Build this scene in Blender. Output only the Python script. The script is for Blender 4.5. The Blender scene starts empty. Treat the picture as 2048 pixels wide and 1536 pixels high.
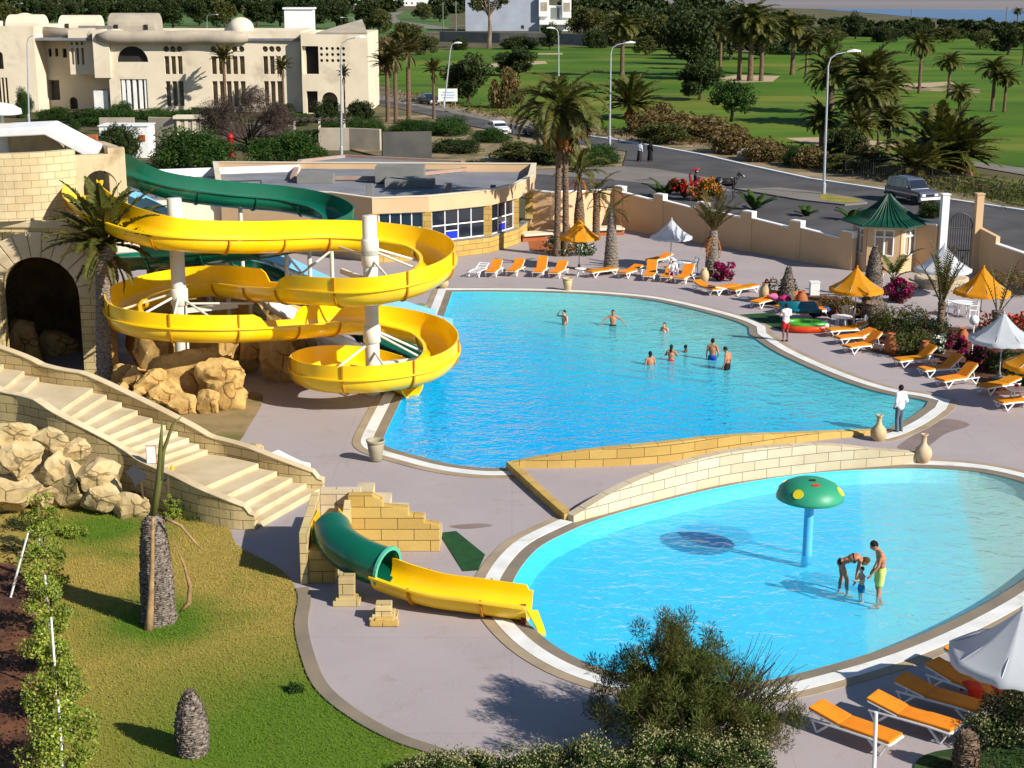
import bpy, bmesh, math, random
import numpy as np
from mathutils import Vector, Matrix, noise as mn
from mathutils.geometry import tessellate_polygon
rnd = random.Random(11)
nr = np.random.default_rng(11)
SC = bpy.context.scene
COL = SC.collection
pi = math.pi
# ---------------------------------------------------------------- camera maths (photo pixel -> point on the ground)
F, H, YH = 3100.0, 16.0, -30.0
PHI = math.atan((768 - YH) / F)
CP, SP = math.cos(PHI), math.sin(PHI)
def ray(x, y):
    a = (x - 1024) / F; b = (768 - y) / F
    return a, CP + b * SP, -SP + b * CP
def P(x, y, z=0.0):
    d = ray(x, y); t = (z - H) / d[2]
    return Vector((d[0] * t, d[1] * t, z))
def D(x, y, Y):
    d = ray(x, y); t = Y / d[1]
    return Vector((d[0] * t, Y, H + d[2] * t))
def ppm(y):
    d = ray(1024, y); return F * d[2] / -H
def PG(pts, z=0.0):
    return [P(x, y, z) for x, y in pts]
def HT(px, pyb, pyt):                      # height of a thing whose foot is at pyb and top at pyt
    return D(px, pyt, P(px, pyb).y).z
# ---------------------------------------------------------------- colours and materials
def hx(r, g, b, k=1.0):
    def f(c):
        c /= 255.0
        return (c / 12.92 if c <= .04045 else ((c + .055) / 1.055) ** 2.4) * k
    return (f(r), f(g), f(b))
class NT:
    def __init__(s, name):
        s.m = bpy.data.materials.new(name); s.m.use_nodes = True
        s.t = s.m.node_tree; s.n = s.t.nodes
        s.b = s.n['Principled BSDF']; s.out = s.n['Material Output']
    def add(s, kind, **kw):
        o = s.n.new('ShaderNode' + kind)
        for k, v in kw.items(): setattr(o, k, v)
        return o
    def link(s, a, b): s.t.links.new(a, b)
    def mix(s, fac, a, b, blend='MIX'):
        o = s.n.new('ShaderNodeMix'); o.data_type = 'RGBA'; o.blend_type = blend
        for sock, v in ((o.inputs[0], fac), (o.inputs[6], a), (o.inputs[7], b)):
            if isinstance(v, bpy.types.NodeSocket): s.link(v, sock)
            elif isinstance(v, (int, float)): sock.default_value = v
            else: sock.default_value = (*v, 1)
        return o.outputs[2]
    def noise(s, vec, scale, detail=4, rough=.55, dist=0):
        o = s.add('TexNoise'); o.inputs['Scale'].default_value = scale; o.inputs['Detail'].default_value = detail
        o.inputs['Roughness'].default_value = rough; o.inputs['Distortion'].default_value = dist
        if vec: s.link(vec, o.inputs['Vector'])
        return o.outputs[0]
    def ramp(s, fac, lo, hi):
        o = s.add('MapRange'); o.inputs[1].default_value = lo; o.inputs[2].default_value = hi
        s.link(fac, o.inputs[0]); return o.outputs[0]
    def coord(s, kind='Object', scale=None):
        o = s.add('TexCoord').outputs[kind]
        if scale:
            m = s.add('Mapping'); m.inputs['Scale'].default_value = scale; s.link(o, m.inputs[0]); o = m.outputs[0]
        return o
    def bump(s, h, strength, dist=.02):
        o = s.add('Bump'); o.inputs['Strength'].default_value = strength; o.inputs['Distance'].default_value = dist
        s.link(h, o.inputs['Height']); s.link(o.outputs[0], s.b.inputs['Normal']); return o
    def col(s, c): s.link(c, s.b.inputs['Base Color'])
def M(name, c1, c2=None, scale=3.0, rough=.65, bump=.0, bscale=None, spec=.4, detail=5, lo=.35, hi=.65, stretch=None, metal=0, dirt=None, coat=0, bdist=.02):
    t = NT(name); b = t.b
    b.inputs['Roughness'].default_value = rough; b.inputs['Specular IOR Level'].default_value = spec; b.inputs['Metallic'].default_value = metal
    b.inputs['Coat Weight'].default_value = coat; b.inputs['Coat Roughness'].default_value = .12
    v = t.coord('Object', stretch)
    if c2 is None: c2 = tuple(min(1, x * .82) for x in c1)
    c = t.mix(t.ramp(t.noise(v, scale, detail), lo, hi), c1, c2)
    if dirt:
        c = t.mix(t.ramp(t.noise(v, dirt[1], 6, .65, .6), dirt[2], dirt[3]), c, dirt[0])
    t.col(c)
    if bump: t.bump(t.noise(v, bscale or scale * 4, 6, .6), bump, bdist)
    return t.m
def leafmat(name, c1, c2, c3=None, rough=.6, trans=.25):
    t = NT(name); b = t.b
    b.inputs['Roughness'].default_value = rough; b.inputs['Specular IOR Level'].default_value = .25
    g = t.add('NewGeometry')
    v = t.coord('Object')
    c = t.mix(g.outputs['Random Per Island'], c1, c2)
    c = t.mix(t.ramp(t.noise(v, .8, 3), .4, .7), c, c3 or tuple(x * .6 for x in c1))
    t.col(c)
    tr = t.add('BsdfTranslucent'); t.link(c, tr.inputs[0])
    mx = t.add('MixShader'); mx.inputs[0].default_value = trans
    t.link(b.outputs[0], mx.inputs[1]); t.link(tr.outputs[0], mx.inputs[2]); t.link(mx.outputs[0], t.out.inputs[0])
    return t.m
def brickmat(name, c1, c2, cm, bw=.55, bh=.24, mortar=.012, bump=.4, dirt=None, noise_s=1.3, off=.5):
    t = NT(name); t.b.inputs['Roughness'].default_value = .85; t.b.inputs['Specular IOR Level'].default_value = .2
    uv = t.coord('UV'); ob = t.coord('Object')
    br = t.add('TexBrick'); t.link(uv, br.inputs['Vector'])
    br.offset = off
    br.inputs['Scale'].default_value = 1; br.inputs['Brick Width'].default_value = bw; br.inputs['Row Height'].default_value = bh
    br.inputs['Mortar Size'].default_value = mortar; br.inputs['Mortar Smooth'].default_value = .3; br.inputs['Bias'].default_value = 0
    br.inputs['Color1'].default_value = (*c1, 1); br.inputs['Color2'].default_value = (*c2, 1); br.inputs['Mortar'].default_value = (*cm, 1)
    c = t.mix(t.ramp(t.noise(ob, noise_s, 6, .65), .3, .75), br.outputs[0], c2, 'MIX')
    c = t.mix(.45, br.outputs[0], c)
    c = t.mix(t.ramp(t.noise(ob, .35, 4), .5, .8), c, dirt or tuple(x * .75 for x in c2))
    c = t.mix(br.outputs['Fac'], c, cm)
    t.col(c)
    h = t.add('Math', operation='SUBTRACT'); t.link(t.noise(ob, 9, 6, .7), h.inputs[0]); t.link(br.outputs['Fac'], h.inputs[1])
    t.bump(h.outputs[0], bump, .03)
    return t.m
# ---------------------------------------------------------------- mesh builder
class MB:
    def __init__(s): s.v = []; s.f = []; s.uv = {}
    def face(s, ids, uv=None):
        if uv: s.uv[len(s.f)] = uv
        s.f.append(tuple(ids))
    def add(s, vs, fs):
        o = len(s.v); s.v += [tuple(v) for v in vs]
        for f in fs: s.f.append(tuple(i + o for i in f))
        return o
    def box(s, c, d, rz=0, rx=0, ry=0, taper=1.0):
        x, y, z = d[0] / 2, d[1] / 2, d[2] / 2
        vs = [(-x, -y, -z), (x, -y, -z), (x, y, -z), (-x, y, -z), (-x * taper, -y * taper, z), (x * taper, -y * taper, z), (x * taper, y * taper, z), (-x * taper, y * taper, z)]
        m = Matrix.Translation(c) @ Matrix.Rotation(rz, 4, 'Z') @ Matrix.Rotation(ry, 4, 'Y') @ Matrix.Rotation(rx, 4, 'X')
        s.add([m @ Vector(v) for v in vs], [(3, 2, 1, 0), (4, 5, 6, 7), (0, 1, 5, 4), (1, 2, 6, 5), (2, 3, 7, 6), (3, 0, 4, 7)])
        return s
    def beam(s, a, b, w, h=None):                # a rectangular bar from a to b
        a, b = Vector(a), Vector(b); h = h or w; d = (b - a)
        q = d.normalized(); u = q.cross(Vector((0, 0, 1)))
        u = Vector((1, 0, 0)) if u.length < 1e-3 else u.normalized()
        n = u.cross(q)
        vs = []
        for p in (a, b):
            for i, j in ((-1, -1), (1, -1), (1, 1), (-1, 1)): vs.append(p + u * (i * w / 2) + n * (j * h / 2))
        s.add(vs, [(0, 1, 2, 3), (7, 6, 5, 4), (1, 0, 4, 5), (2, 1, 5, 6), (3, 2, 6, 7), (0, 3, 7, 4)])
        return s
    def tube(s, pts, r, n=8, caps=True):
        pts = [Vector(p) for p in pts]; k = len(pts)
        rs = [r] * k if isinstance(r, (int, float)) else list(r)
        ref = Vector((0, 0, 1)); prev = None; rings = []
        for i, p in enumerate(pts):
            t = (pts[min(i + 1, k - 1)] - pts[max(i - 1, 0)]).normalized()
            if prev is None:
                u = t.cross(ref)
                u = t.cross(Vector((1, 0, 0))) if u.length < .05 else u
            else: u = prev - t * prev.dot(t)
            u.normalize(); prev = u; w = t.cross(u)
            rings.append([p + (u * math.cos(2 * pi * j / n) + w * math.sin(2 * pi * j / n)) * rs[i] for j in range(n)])
        s.loft(rings, True, caps); return s
    def loft(s, rings, closed=True, caps=False):
        o = len(s.v); n = len(rings[0])
        for r in rings: s.v += [tuple(v) for v in r]
        for i in range(len(rings) - 1):
            for j in range(n if closed else n - 1):
                a = o + i * n + j; b = o + i * n + (j + 1) % n
                s.f.append((a, b, b + n, a + n))
        if caps:
            s.f.append(tuple(o + j for j in reversed(range(n))))
            s.f.append(tuple(o + (len(rings) - 1) * n + j for j in range(n)))
        return s
    def lathe(s, prof, n=20, c=(0, 0, 0), caps=True, sx=1, sy=1):
        s.loft([[(c[0] + r * sx * math.cos(2 * pi * j / n), c[1] + r * sy * math.sin(2 * pi * j / n), c[2] + z) for j in range(n)] for r, z in prof], True, caps); return s
    def ball(s, c, r, n=12, m=8, mat=None):
        r = (r, r, r) if isinstance(r, (int, float)) else r
        rings = []
        for i in range(m + 1):
            a = -pi / 2 + pi * i / m; q = max(math.cos(a), .02)
            rings.append([Vector((r[0] * q * math.cos(2 * pi * j / n), r[1] * q * math.sin(2 * pi * j / n), r[2] * math.sin(a))) for j in range(n)])
        if mat is not None: rings = [[mat @ p for p in q] for q in rings]
        s.loft([[p + Vector(c) for p in q] for q in rings], True, True); return s
    def poly(s, pts):
        o = len(s.v); s.v += [tuple(p) for p in pts]; s.f.append(tuple(range(o, o + len(pts)))); return s
    def tess(s, loops, z=None, flip=False):      # filled polygon with holes; loops of Vectors
        loops = [[Vector((p[0], p[1], p[2] if z is None else z)) for p in l] for l in loops]
        flat = [p for l in loops for p in l]; o = len(s.v)
        s.v += [tuple(p) for p in flat]
        for t in tessellate_polygon(loops):
            a, b, c = (flat[i] for i in t)
            if ((b - a).cross(c - a)).z < 0: t = (t[0], t[2], t[1])
            s.f.append(tuple(i + o for i in t))
        return s
    def prism(s, pts, z0, z1):                   # solid slab over a ground outline
        n = len(pts); a2 = sum(pts[i][0] * pts[(i + 1) % n][1] - pts[(i + 1) % n][0] * pts[i][1] for i in range(n))
        if a2 < 0: pts = list(reversed(pts))
        o = len(s.v)
        s.v += [(p[0], p[1], z0) for p in pts] + [(p[0], p[1], z1) for p in pts]
        for i in range(n):
            j = (i + 1) % n; s.f.append((o + i, o + j, o + n + j, o + n + i))
        s.f.append(tuple(o + n + i for i in range(n))); s.f.append(tuple(o + i for i in reversed(range(n))))
        return s
    def wall(s, path, zb, zt, th, closed=False, uo=0.0):   # wall along a ground path; zb/zt scalar or per point
        path = [Vector((p[0], p[1], 0)) for p in path]; n = len(path)
        zb = [zb] * n if isinstance(zb, (int, float)) else list(zb); zt = [zt] * n if isinstance(zt, (int, float)) else list(zt)
        nor = normals(path, closed); L = [uo]
        for i in range(1, n + (1 if closed else 0)): L.append(L[-1] + (path[i % n] - path[i - 1]).length)
        o = len(s.v)
        for i, p in enumerate(path):
            q = nor[i] * th / 2
            s.v += [(*(p + q).xy, zb[i]), (*(p + q).xy, zt[i]), (*(p - q).xy, zt[i]), (*(p - q).xy, zb[i])]
        for i in range(n if closed else n - 1):
            a = o + 4 * i; b = o + 4 * ((i + 1) % n); j = (i + 1) % n; u0, u1 = L[i], L[i + 1]
            s.face((a, b, b + 1, a + 1), [(u0, zb[i]), (u1, zb[j]), (u1, zt[j]), (u0, zt[i])])
            s.face((a + 1, b + 1, b + 2, a + 2), [(u0, 0), (u1, 0), (u1, .2), (u0, .2)])
            s.face((a + 2, b + 2, b + 3, a + 3), [(u0, zt[i]), (u1, zt[j]), (u1, zb[j]), (u0, zb[i])])
            s.face((a + 3, b + 3, b, a))
        if not closed:
            s.face((o, o + 1, o + 2, o + 3)); e = o + 4 * (n - 1); s.face((e + 3, e + 2, e + 1, e))
        return s
    def holed(s, p0, p1, z0, z1, th, holes=(), top=None):  # straight wall p0->p1 with openings given in (u, z); top: outline above
        p0, p1 = Vector((p0[0], p0[1], 0)), Vector((p1[0], p1[1], 0)); d = (p1 - p0); L = d.length; d.normalize(); nn = Vector((d.y, -d.x, 0))
        outer = [(0, z0), (L, z0)] + ([(L, z1), (0, z1)] if top is None else list(top))
        loops = [outer] + [list(h) for h in holes]
        flat = [p for l in loops for p in l]
        tris = tessellate_polygon([[Vector((a, b, 0)) for a, b in l] for l in loops])
        o = len(s.v); n = len(flat)
        for off in (nn * th / 2, nn * -th / 2):
            for u, z in flat:
                q = p0 + d * u + off; s.v.append((q.x, q.y, z))
        for t in tris:
            a, b, c = (flat[i] for i in t)
            if (b[0] - a[0]) * (c[1] - a[1]) - (b[1] - a[1]) * (c[0] - a[0]) < 0: t = (t[0], t[2], t[1])
            s.face([o + i for i in t], [flat[i] for i in t]); s.face([o + n + i for i in reversed(t)], [flat[i] for i in reversed(t)])
        k = 0
        for l in loops:
            for i in range(len(l)):
                a = o + k + i; b = o + k + (i + 1) % len(l); s.f.append((a, a + n, b + n, b))
            k += len(l)
        return s
    def mesh(s, name, mat=None, smooth=False, recalc=False):
        me = bpy.data.meshes.new(name); me.from_pydata(s.v, [], s.f)
        ul = me.uv_layers.new(name='UVMap'); co = me.vertices; data = [0.0] * (2 * len(me.loops))
        for p in me.polygons:
            e = s.uv.get(p.index)
            if e is None:
                n = p.normal
                if abs(n.z) > .75:
                    for li in p.loop_indices:
                        c = co[me.loops[li].vertex_index].co; data[2 * li] = c.x; data[2 * li + 1] = c.y
                else:
                    tx, ty = -n.y, n.x; l = math.hypot(tx, ty); tx /= l; ty /= l
                    for li in p.loop_indices:
                        c = co[me.loops[li].vertex_index].co; data[2 * li] = c.x * tx + c.y * ty; data[2 * li + 1] = c.z
            else:
                for q, li in enumerate(p.loop_indices): data[2 * li], data[2 * li + 1] = e[q]
        ul.data.foreach_set('uv', data)
        if recalc:
            bm = bmesh.new(); bm.from_mesh(me); bmesh.ops.recalc_face_normals(bm, faces=bm.faces); bm.to_mesh(me); bm.free()
        if smooth: me.polygons.foreach_set('use_smooth', [True] * len(me.polygons))
        if mat: me.materials.append(mat)
        return me
    def build(s, name, mat, parent=None, smooth=False, loc=None, bevel=0, recalc=False, solid=0, auto=None):
        o = bpy.data.objects.new(name, s.mesh(name, mat, smooth or auto is not None, recalc)); COL.objects.link(o)
        if parent: o.parent = parent
        if loc is not None: o.location = loc
        if solid:
            m = o.modifiers.new('thick', 'SOLIDIFY'); m.thickness = solid; m.offset = 0
        if bevel:
            m = o.modifiers.new('edge', 'BEVEL'); m.width = bevel; m.segments = 2; m.limit_method = 'ANGLE'
        if auto is not None: o.data.set_sharp_from_angle(angle=auto)
        return o
def normals(path, closed):
    n = len(path); out = []
    for i in range(n):
        a = path[i - 1] if (i or closed) else path[0]; b = path[(i + 1) % n] if (i < n - 1 or closed) else path[-1]
        if (b - a).length < 1e-6: a = path[i - 1]; b = path[i]
        d1 = (path[i] - a); d2 = (b - path[i])
        d1 = d1.normalized() if d1.length > 1e-6 else d2.normalized(); d2 = d2.normalized() if d2.length > 1e-6 else d1
        d = (d1 + d2); d = d.normalized() if d.length > 1e-4 else d1
        k = 1 / max(.5, d.dot(d1))
        out.append(Vector((d.y, -d.x, 0)) * k)
    return out
def offset(path, d):                             # outward for a counter-clockwise outline
    return [p + n * d for p, n in zip(path, normals(path, True))]
def ccw(pts):
    n = len(pts); a = sum(pts[i][0] * pts[(i + 1) % n][1] - pts[(i + 1) % n][0] * pts[i][1] for i in range(n))
    return pts if a > 0 else list(reversed(pts))
def spline(pts, k=8, closed=False):
    pts = [Vector(p) for p in pts]; n = len(pts); out = []
    for i in range(n if closed else n - 1):
        p1, p2 = pts[i], pts[(i + 1) % n]
        p0 = pts[i - 1] if (i or closed) else p1 * 2 - p2
        p3 = pts[(i + 2) % n] if (i + 2 < n or closed) else p2 * 2 - p1
        for j in range(k):
            t = j / k
            out.append(.5 * ((2 * p1) + (p2 - p0) * t + (2 * p0 - 5 * p1 + 4 * p2 - p3) * t * t + (3 * p1 - p0 - 3 * p2 + p3) * t ** 3))
    if not closed: out.append(pts[-1].copy())
    return out
def arch(u0, u1, z0, z1, n=10):                  # an arched opening outline, z1 = crown
    r = (u1 - u0) / 2; zs = z1 - r
    return [(u0, z0), (u1, z0)] + [(u0 + r + r * math.cos(pi * i / n), zs + r * math.sin(pi * i / n)) for i in range(n + 1)]
def rect(u0, u1, z0, z1): return [(u0, z0), (u1, z0), (u1, z1), (u0, z1)]
def disc(u, z, r, n=12): return [(u + r * math.cos(2 * pi * i / n), z + r * math.sin(2 * pi * i / n)) for i in range(n)]
# ---------------------------------------------------------------- tags
def tag(o, label, cat, group=None):
    o['label'] = label; o['category'] = cat
    if group: o['group'] = group
    return o
def struct(o): o['kind'] = 'structure'; return o
def stuff(o, label, cat): o['kind'] = 'stuff'; o['label'] = label; o['category'] = cat; return o
def thing(name, label, cat, loc=(0, 0, 0), rz=0, group=None, scale=1):
    o = bpy.data.objects.new(name, None); COL.objects.link(o); o.location = loc; o.rotation_euler = (0, 0, rz)
    o.empty_display_size = .2; o.scale = (scale,) * 3
    return tag(o, label, cat, group)
def dup(root, label, loc, rz=0, group=None, scale=None):
    r = root.copy(); COL.objects.link(r); r.location = loc; r.rotation_euler = (0, 0, rz); r['label'] = label
    if group: r['group'] = group
    if scale: r.scale = scale if hasattr(scale, '__len__') else (scale,) * 3
    for ch in list(root.children):
        c = ch.copy(); COL.objects.link(c); c.parent = r
        for g in ch.children:
            e = g.copy(); COL.objects.link(e); e.parent = c
    return r
# ---------------------------------------------------------------- foliage
def cards(name, C, size, mat, parent=None, aspect=.5, flat=0.0, loc=None, normals_=None, link=True):
    C = np.asarray(C, float); n = len(C)
    size = np.full(n, size) if np.isscalar(size) else np.asarray(size)
    size = size * nr.uniform(.7, 1.3, n)
    a = nr.normal(size=(n, 3)) if normals_ is None else normals_ + nr.normal(size=(n, 3)) * .35
    a[:, 2] *= (1 - flat); a /= np.linalg.norm(a, axis=1)[:, None]
    b = np.cross(a, nr.normal(size=(n, 3))); b /= np.linalg.norm(b, axis=1)[:, None]
    V = np.empty((n, 4, 3)); h = size[:, None]
    V[:, 0] = C - a * h * .5; V[:, 1] = C + b * h * aspect * .5; V[:, 2] = C + a * h * .5; V[:, 3] = C - b * h * aspect * .5
    me = bpy.data.meshes.new(name)
    me.vertices.add(4 * n); me.vertices.foreach_set('co', V.ravel())
    me.loops.add(4 * n); me.loops.foreach_set('vertex_index', np.arange(4 * n, dtype=np.int32))
    me.polygons.add(n); me.polygons.foreach_set('loop_start', np.arange(0, 4 * n, 4, dtype=np.int32))
    me.update(); me.materials.append(mat)
    if not link: return me
    o = bpy.data.objects.new(name, me); COL.objects.link(o)
    if parent: o.parent = parent
    if loc is not None: o.location = loc
    return o
def clumps(n, rad, k, rc, c=(0, 0, 0), shell=.55, zmin=-1.0, pow_=1.0):
    d = nr.normal(size=(k * 3, 3)); d /= np.linalg.norm(d, axis=1)[:, None]; d = d[d[:, 2] > zmin][:k]
    q = d * (shell + (1 - shell) * nr.uniform(0, 1, (len(d), 1)) ** pow_) * np.asarray(rad)
    i = nr.integers(0, len(q), n); e = nr.normal(size=(n, 3)); e /= np.linalg.norm(e, axis=1)[:, None]
    e *= nr.uniform(.25, 1, (n, 1)) ** .5
    rcs = rc * nr.uniform(.6, 1.3, len(q))
    return q[i] + e * rcs[i][:, None] * np.array([1, 1, .8]) + np.asarray(c)
def frond(mb, base, az, el, L, droop, nl, lw, ll, vshape=.5, twist=0):
    seg = max(5, nl // 2); p = Vector(base); pts = [p.copy()]; dirs = []; e = el
    for i in range(seg):
        d = Vector((math.cos(e) * math.cos(az), math.cos(e) * math.sin(az), math.sin(e)))
        p = p + d * (L / seg); pts.append(p.copy()); dirs.append(d); e -= droop / seg * (0.4 + 1.2 * i / seg)
    dirs.append(dirs[-1])
    mb.tube(pts, [.035 * (1 - .8 * i / seg) * (L / 3) + .006 for i in range(len(pts))], 4, False)
    for k in range(nl):
        t = .12 + .88 * (k + .5) / nl; x = t * seg; i = min(int(x), seg - 1); q = pts[i].lerp(pts[i + 1], x - i); d = dirs[i]
        side = d.cross(Vector((0, 0, 1)))
        side = Vector((-math.sin(az), math.cos(az), 0)) if side.length < .05 else side.normalized()
        up = side.cross(d); l = ll * L * (math.sin(pi * min(1, t * .86 + .14)) ** .6) * rnd.uniform(.85, 1.15)
        for sgn in (-1, 1):
            v = (side * sgn * .8 + d * (.5 + .5 * t) + up * vshape * rnd.uniform(.2, 1)).normalized()
            tip = q + v * l + Vector((0, 0, -.25 * l * rnd.uniform(.3, 1.2))); m = q + v * l * .5
            w = d * (lw * .5)
            mb.add([q - w, m - w * 1.3, tip, m + w * 1.3 , q + w], [(0, 1, 3, 4), (1, 2, 3)])
# ================================================================ MATERIALS
def deckmat():
    t = NT('deck concrete'); t.b.inputs['Roughness'].default_value = .7; t.b.inputs['Specular IOR Level'].default_value = .3
    v = t.coord('Object')
    c = t.mix(t.ramp(t.noise(v, .22, 6, .6), .35, .7), hx(174, 161, 162, .86), hx(160, 148, 149, .84))
    c = t.mix(t.ramp(t.noise(v, .9, 6, .7, 1.2), .56, .8), c, hx(156, 136, 122, .78))
    c = t.mix(t.ramp(t.noise(v, 14, 3, .6), .3, .9), c, hx(178, 168, 164, .86))
    br = t.add('TexBrick'); t.link(v, br.inputs[0]); br.offset = 0
    for k, a in (('Scale', 1), ('Brick Width', 6.0), ('Row Height', 5.2), ('Mortar Size', .012), ('Mortar Smooth', .5)): br.inputs[k].default_value = a
    f = t.add('Math', operation='MULTIPLY'); t.link(br.outputs['Fac'], f.inputs[0]); f.inputs[1].default_value = .25
    c = t.mix(f.outputs[0], c, hx(110, 98, 95, .7))
    t.col(c); t.bump(t.noise(v, 30, 4), .15, .01); return t.m
m_deck = deckmat()
m_ground = M('dry ground', hx(120, 105, 62, .55), hx(66, 78, 34, .55), .06, .95, .4, 1.2, dirt=(hx(165, 135, 100, .6), .12, .52, .75))
m_golf = M('fairway grass', hx(98, 130, 36, .7), hx(66, 104, 30, .66), .05, .9, .25, 2.5, .1, stretch=(.5, 1.2, 1), dirt=(hx(150, 146, 62, .66), .03, .5, .75))
m_road = M('asphalt', hx(112, 108, 108, .58), hx(94, 91, 92, .56), .25, .9, .2, 8, spec=.15, dirt=(hx(135, 130, 125, .6), .5, .6, .85))
m_lane = M('pale paving', hx(158, 150, 142, .6), hx(144, 136, 128, .58), .3, .9, .15, 6, spec=.15)
m_verge = M('sandy verge', hx(190, 165, 130, .62), hx(130, 112, 70, .6), .35, .95, .6, 3, dirt=(hx(80, 82, 38, .6), .25, .5, .7))
m_sand = M('bunker sand', hx(215, 190, 155, .62), hx(195, 168, 130, .62), .2, .95)
m_lagoon = M('lagoon water', hx(62, 98, 150, .7), hx(80, 115, 160, .7), .02, .3, 0, stretch=(.3, 1, 1))
m_flat = M('sand flats', hx(158, 150, 152, .65), hx(140, 130, 128, .6), .004, .9, stretch=(.3, 2, 1))
m_white = M('white paint', (.78, .77, .74), (.7, .69, .66), 2, .55)
m_whiteplastic = M('white plastic', (.8, .8, .78), (.74, .74, .73), 3, .35)
m_coping = M('white coping', (.74, .73, .7), (.62, .61, .57), 1.2, .6, dirt=(hx(190, 175, 150, .7), .9, .6, .8))
m_tan = M('tan coping stone', hx(190, 168, 138, .72), hx(170, 150, 124, .7), 1.0, .75, .1)
m_slope = M('pool beach render', hx(160, 143, 120, .7), hx(140, 128, 110, .7), .8, .6)
m_cream = M('cream render', hx(231, 216, 190, .88), hx(220, 203, 176, .86), .25, .85, .15, 3, dirt=(hx(170, 150, 125, .75), .18, .55, .85))
m_greyplaster = M('grey weathered render', hx(190, 176, 155, .8), hx(165, 152, 135, .8), .4, .85, .2, 3)
m_peach = M('peach render', hx(226, 190, 146, .82), hx(214, 176, 134, .82), .3, .85, .1, 3, dirt=(hx(180, 148, 116, .8), .4, .6, .85))
m_roof = M('flat roof membrane', hx(150, 150, 156, .7), hx(126, 126, 132, .7), .3, .85, .1, dirt=(hx(90, 90, 98, .7), .2, .55, .7))
m_concrete = M('concrete', hx(150, 147, 142, .7), hx(128, 126, 122, .7), .5, .85, .2)
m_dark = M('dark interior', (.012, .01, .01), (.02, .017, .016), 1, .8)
m_glass = NT('window glass'); m_glass.b.inputs['Base Color'].default_value = (.012, .016, .025, 1); m_glass.b.inputs['Roughness'].default_value = .06; m_glass.b.inputs['Specular IOR Level'].default_value = .8; m_glass = m_glass.m
m_blue = M('blue panel', hx(20, 50, 190, .9), None, 2, .4)
m_greyglass = M('louvred window', hx(150, 132, 104, .7), hx(104, 92, 74, .7), 1.2, .5)
c_s = hx(228, 205, 150, .74)
m_stone = brickmat('cut sandstone blocks', c_s, hx(208, 182, 126, .74), hx(120, 98, 62, .6), .75, .3, .012, .35)
m_stonepale = brickmat('pale limestone blocks', hx(226, 210, 180, .76), hx(212, 190, 154, .76), hx(140, 120, 92, .6), .95, .33, .012, .4)
m_stoneyel = brickmat('yellow limestone blocks', hx(226, 190, 110, .72), hx(206, 168, 92, .72), hx(120, 94, 50, .6), .95, .34, .012, .45)
m_stair = M('sandstone steps', hx(226, 206, 168, .76), hx(206, 182, 140, .74), .6, .85, .3, 5, dirt=(hx(170, 145, 105, .7), .5, .55, .8))
def rockmat(name, c1, c2, c3, s=1.0):
    t = NT(name); t.b.inputs['Roughness'].default_value = .92; t.b.inputs['Specular IOR Level'].default_value = .15
    v = t.coord('Object'); nz = t.add('TexNoise'); nz.inputs['Scale'].default_value = 1.6; nz.inputs['Detail'].default_value = 5; t.link(v, nz.inputs[0])
    w = t.mix(.35, v, nz.outputs['Color'], 'ADD'); vo = t.add('TexVoronoi', feature='DISTANCE_TO_EDGE'); vo.inputs['Scale'].default_value = .5 * s; t.link(w, vo.inputs[0])
    c = t.mix(t.ramp(t.noise(v, .8, 6, .65), .35, .65), c1, c2); c = t.mix(t.ramp(t.noise(v, 1.7, 7, .7, .8), .52, .74), c, c3); ck = t.add('Math', operation='MULTIPLY'); t.link(t.ramp(vo.outputs[0], .022, .0), ck.inputs[0]); t.link(t.ramp(t.noise(v, .9, 2), .48, .58), ck.inputs[1]); c = t.mix(ck.outputs[0], c, tuple(x * .6 for x in c3)); t.col(c)
    h = t.add('Math', operation='MULTIPLY_ADD'); t.link(ck.outputs[0], h.inputs[0]); h.inputs[1].default_value = -.3; t.link(t.noise(v, 3.2, 9, .72), h.inputs[2]); t.bump(h.outputs[0], .8, .06); return t.m
m_rock = rockmat('ochre boulder', hx(226, 190, 122, .74), hx(202, 158, 90, .7), hx(150, 108, 58, .62))
m_rockpale = rockmat('pale boulder', hx(222, 200, 154, .76), hx(198, 168, 114, .72), hx(150, 130, 92, .64), 1.2)
def lawncol(t, k):
    v = t.coord('Object'); f = t.ramp(t.noise(v, .3, 6, .65), .48, .7)
    for (x, y), r0, r1 in (((-9.2, 37.3), .9, 2.6), ((-4.5, 31.0), 2.0, 7.0), ((-12.5, 44.5), .8, 2.6)):
        d = t.add('VectorMath', operation='DISTANCE'); t.link(v, d.inputs[0]); d.inputs[1].default_value = (x, y, 0)
        n = t.add('Math', operation='MULTIPLY_ADD'); t.link(t.noise(v, .7, 4), n.inputs[0]); n.inputs[1].default_value = 1.6; t.link(d.outputs['Value'], n.inputs[2])
        q = t.ramp(n.outputs[0], r1 + .8, r0 + .8); m = t.add('Math', operation='MAXIMUM'); t.link(q, m.inputs[0]); t.link(f, m.inputs[1]); f = m.outputs[0]
    g = t.add('Math', operation='MULTIPLY'); t.link(f, g.inputs[0]); g.inputs[1].default_value = .9
    c = t.mix(g.outputs[0], hx(186, 162, 80, .64 * k), hx(92, 136, 30, .58 * k))
    return t.mix(t.ramp(t.noise(v, 1.1, 6, .7), .62, .82), c, hx(150, 110, 66, .55 * k))
def lawnmat(name, k=1.0, island=False):
    t = NT(name); t.b.inputs['Roughness'].default_value = .9; t.b.inputs['Specular IOR Level'].default_value = .15; t.col(lawncol(t, k)); t.bump(t.noise(t.coord('Object'), 14, 5, .7), .5, .03); return t.m
m_lawn = lawnmat('lawn turf', 1.0)
m_soil = M('red garden soil', hx(135, 84, 52, .6), hx(92, 56, 36, .55), 1.0, .95, 1.0, 4, bdist=.08)
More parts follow.
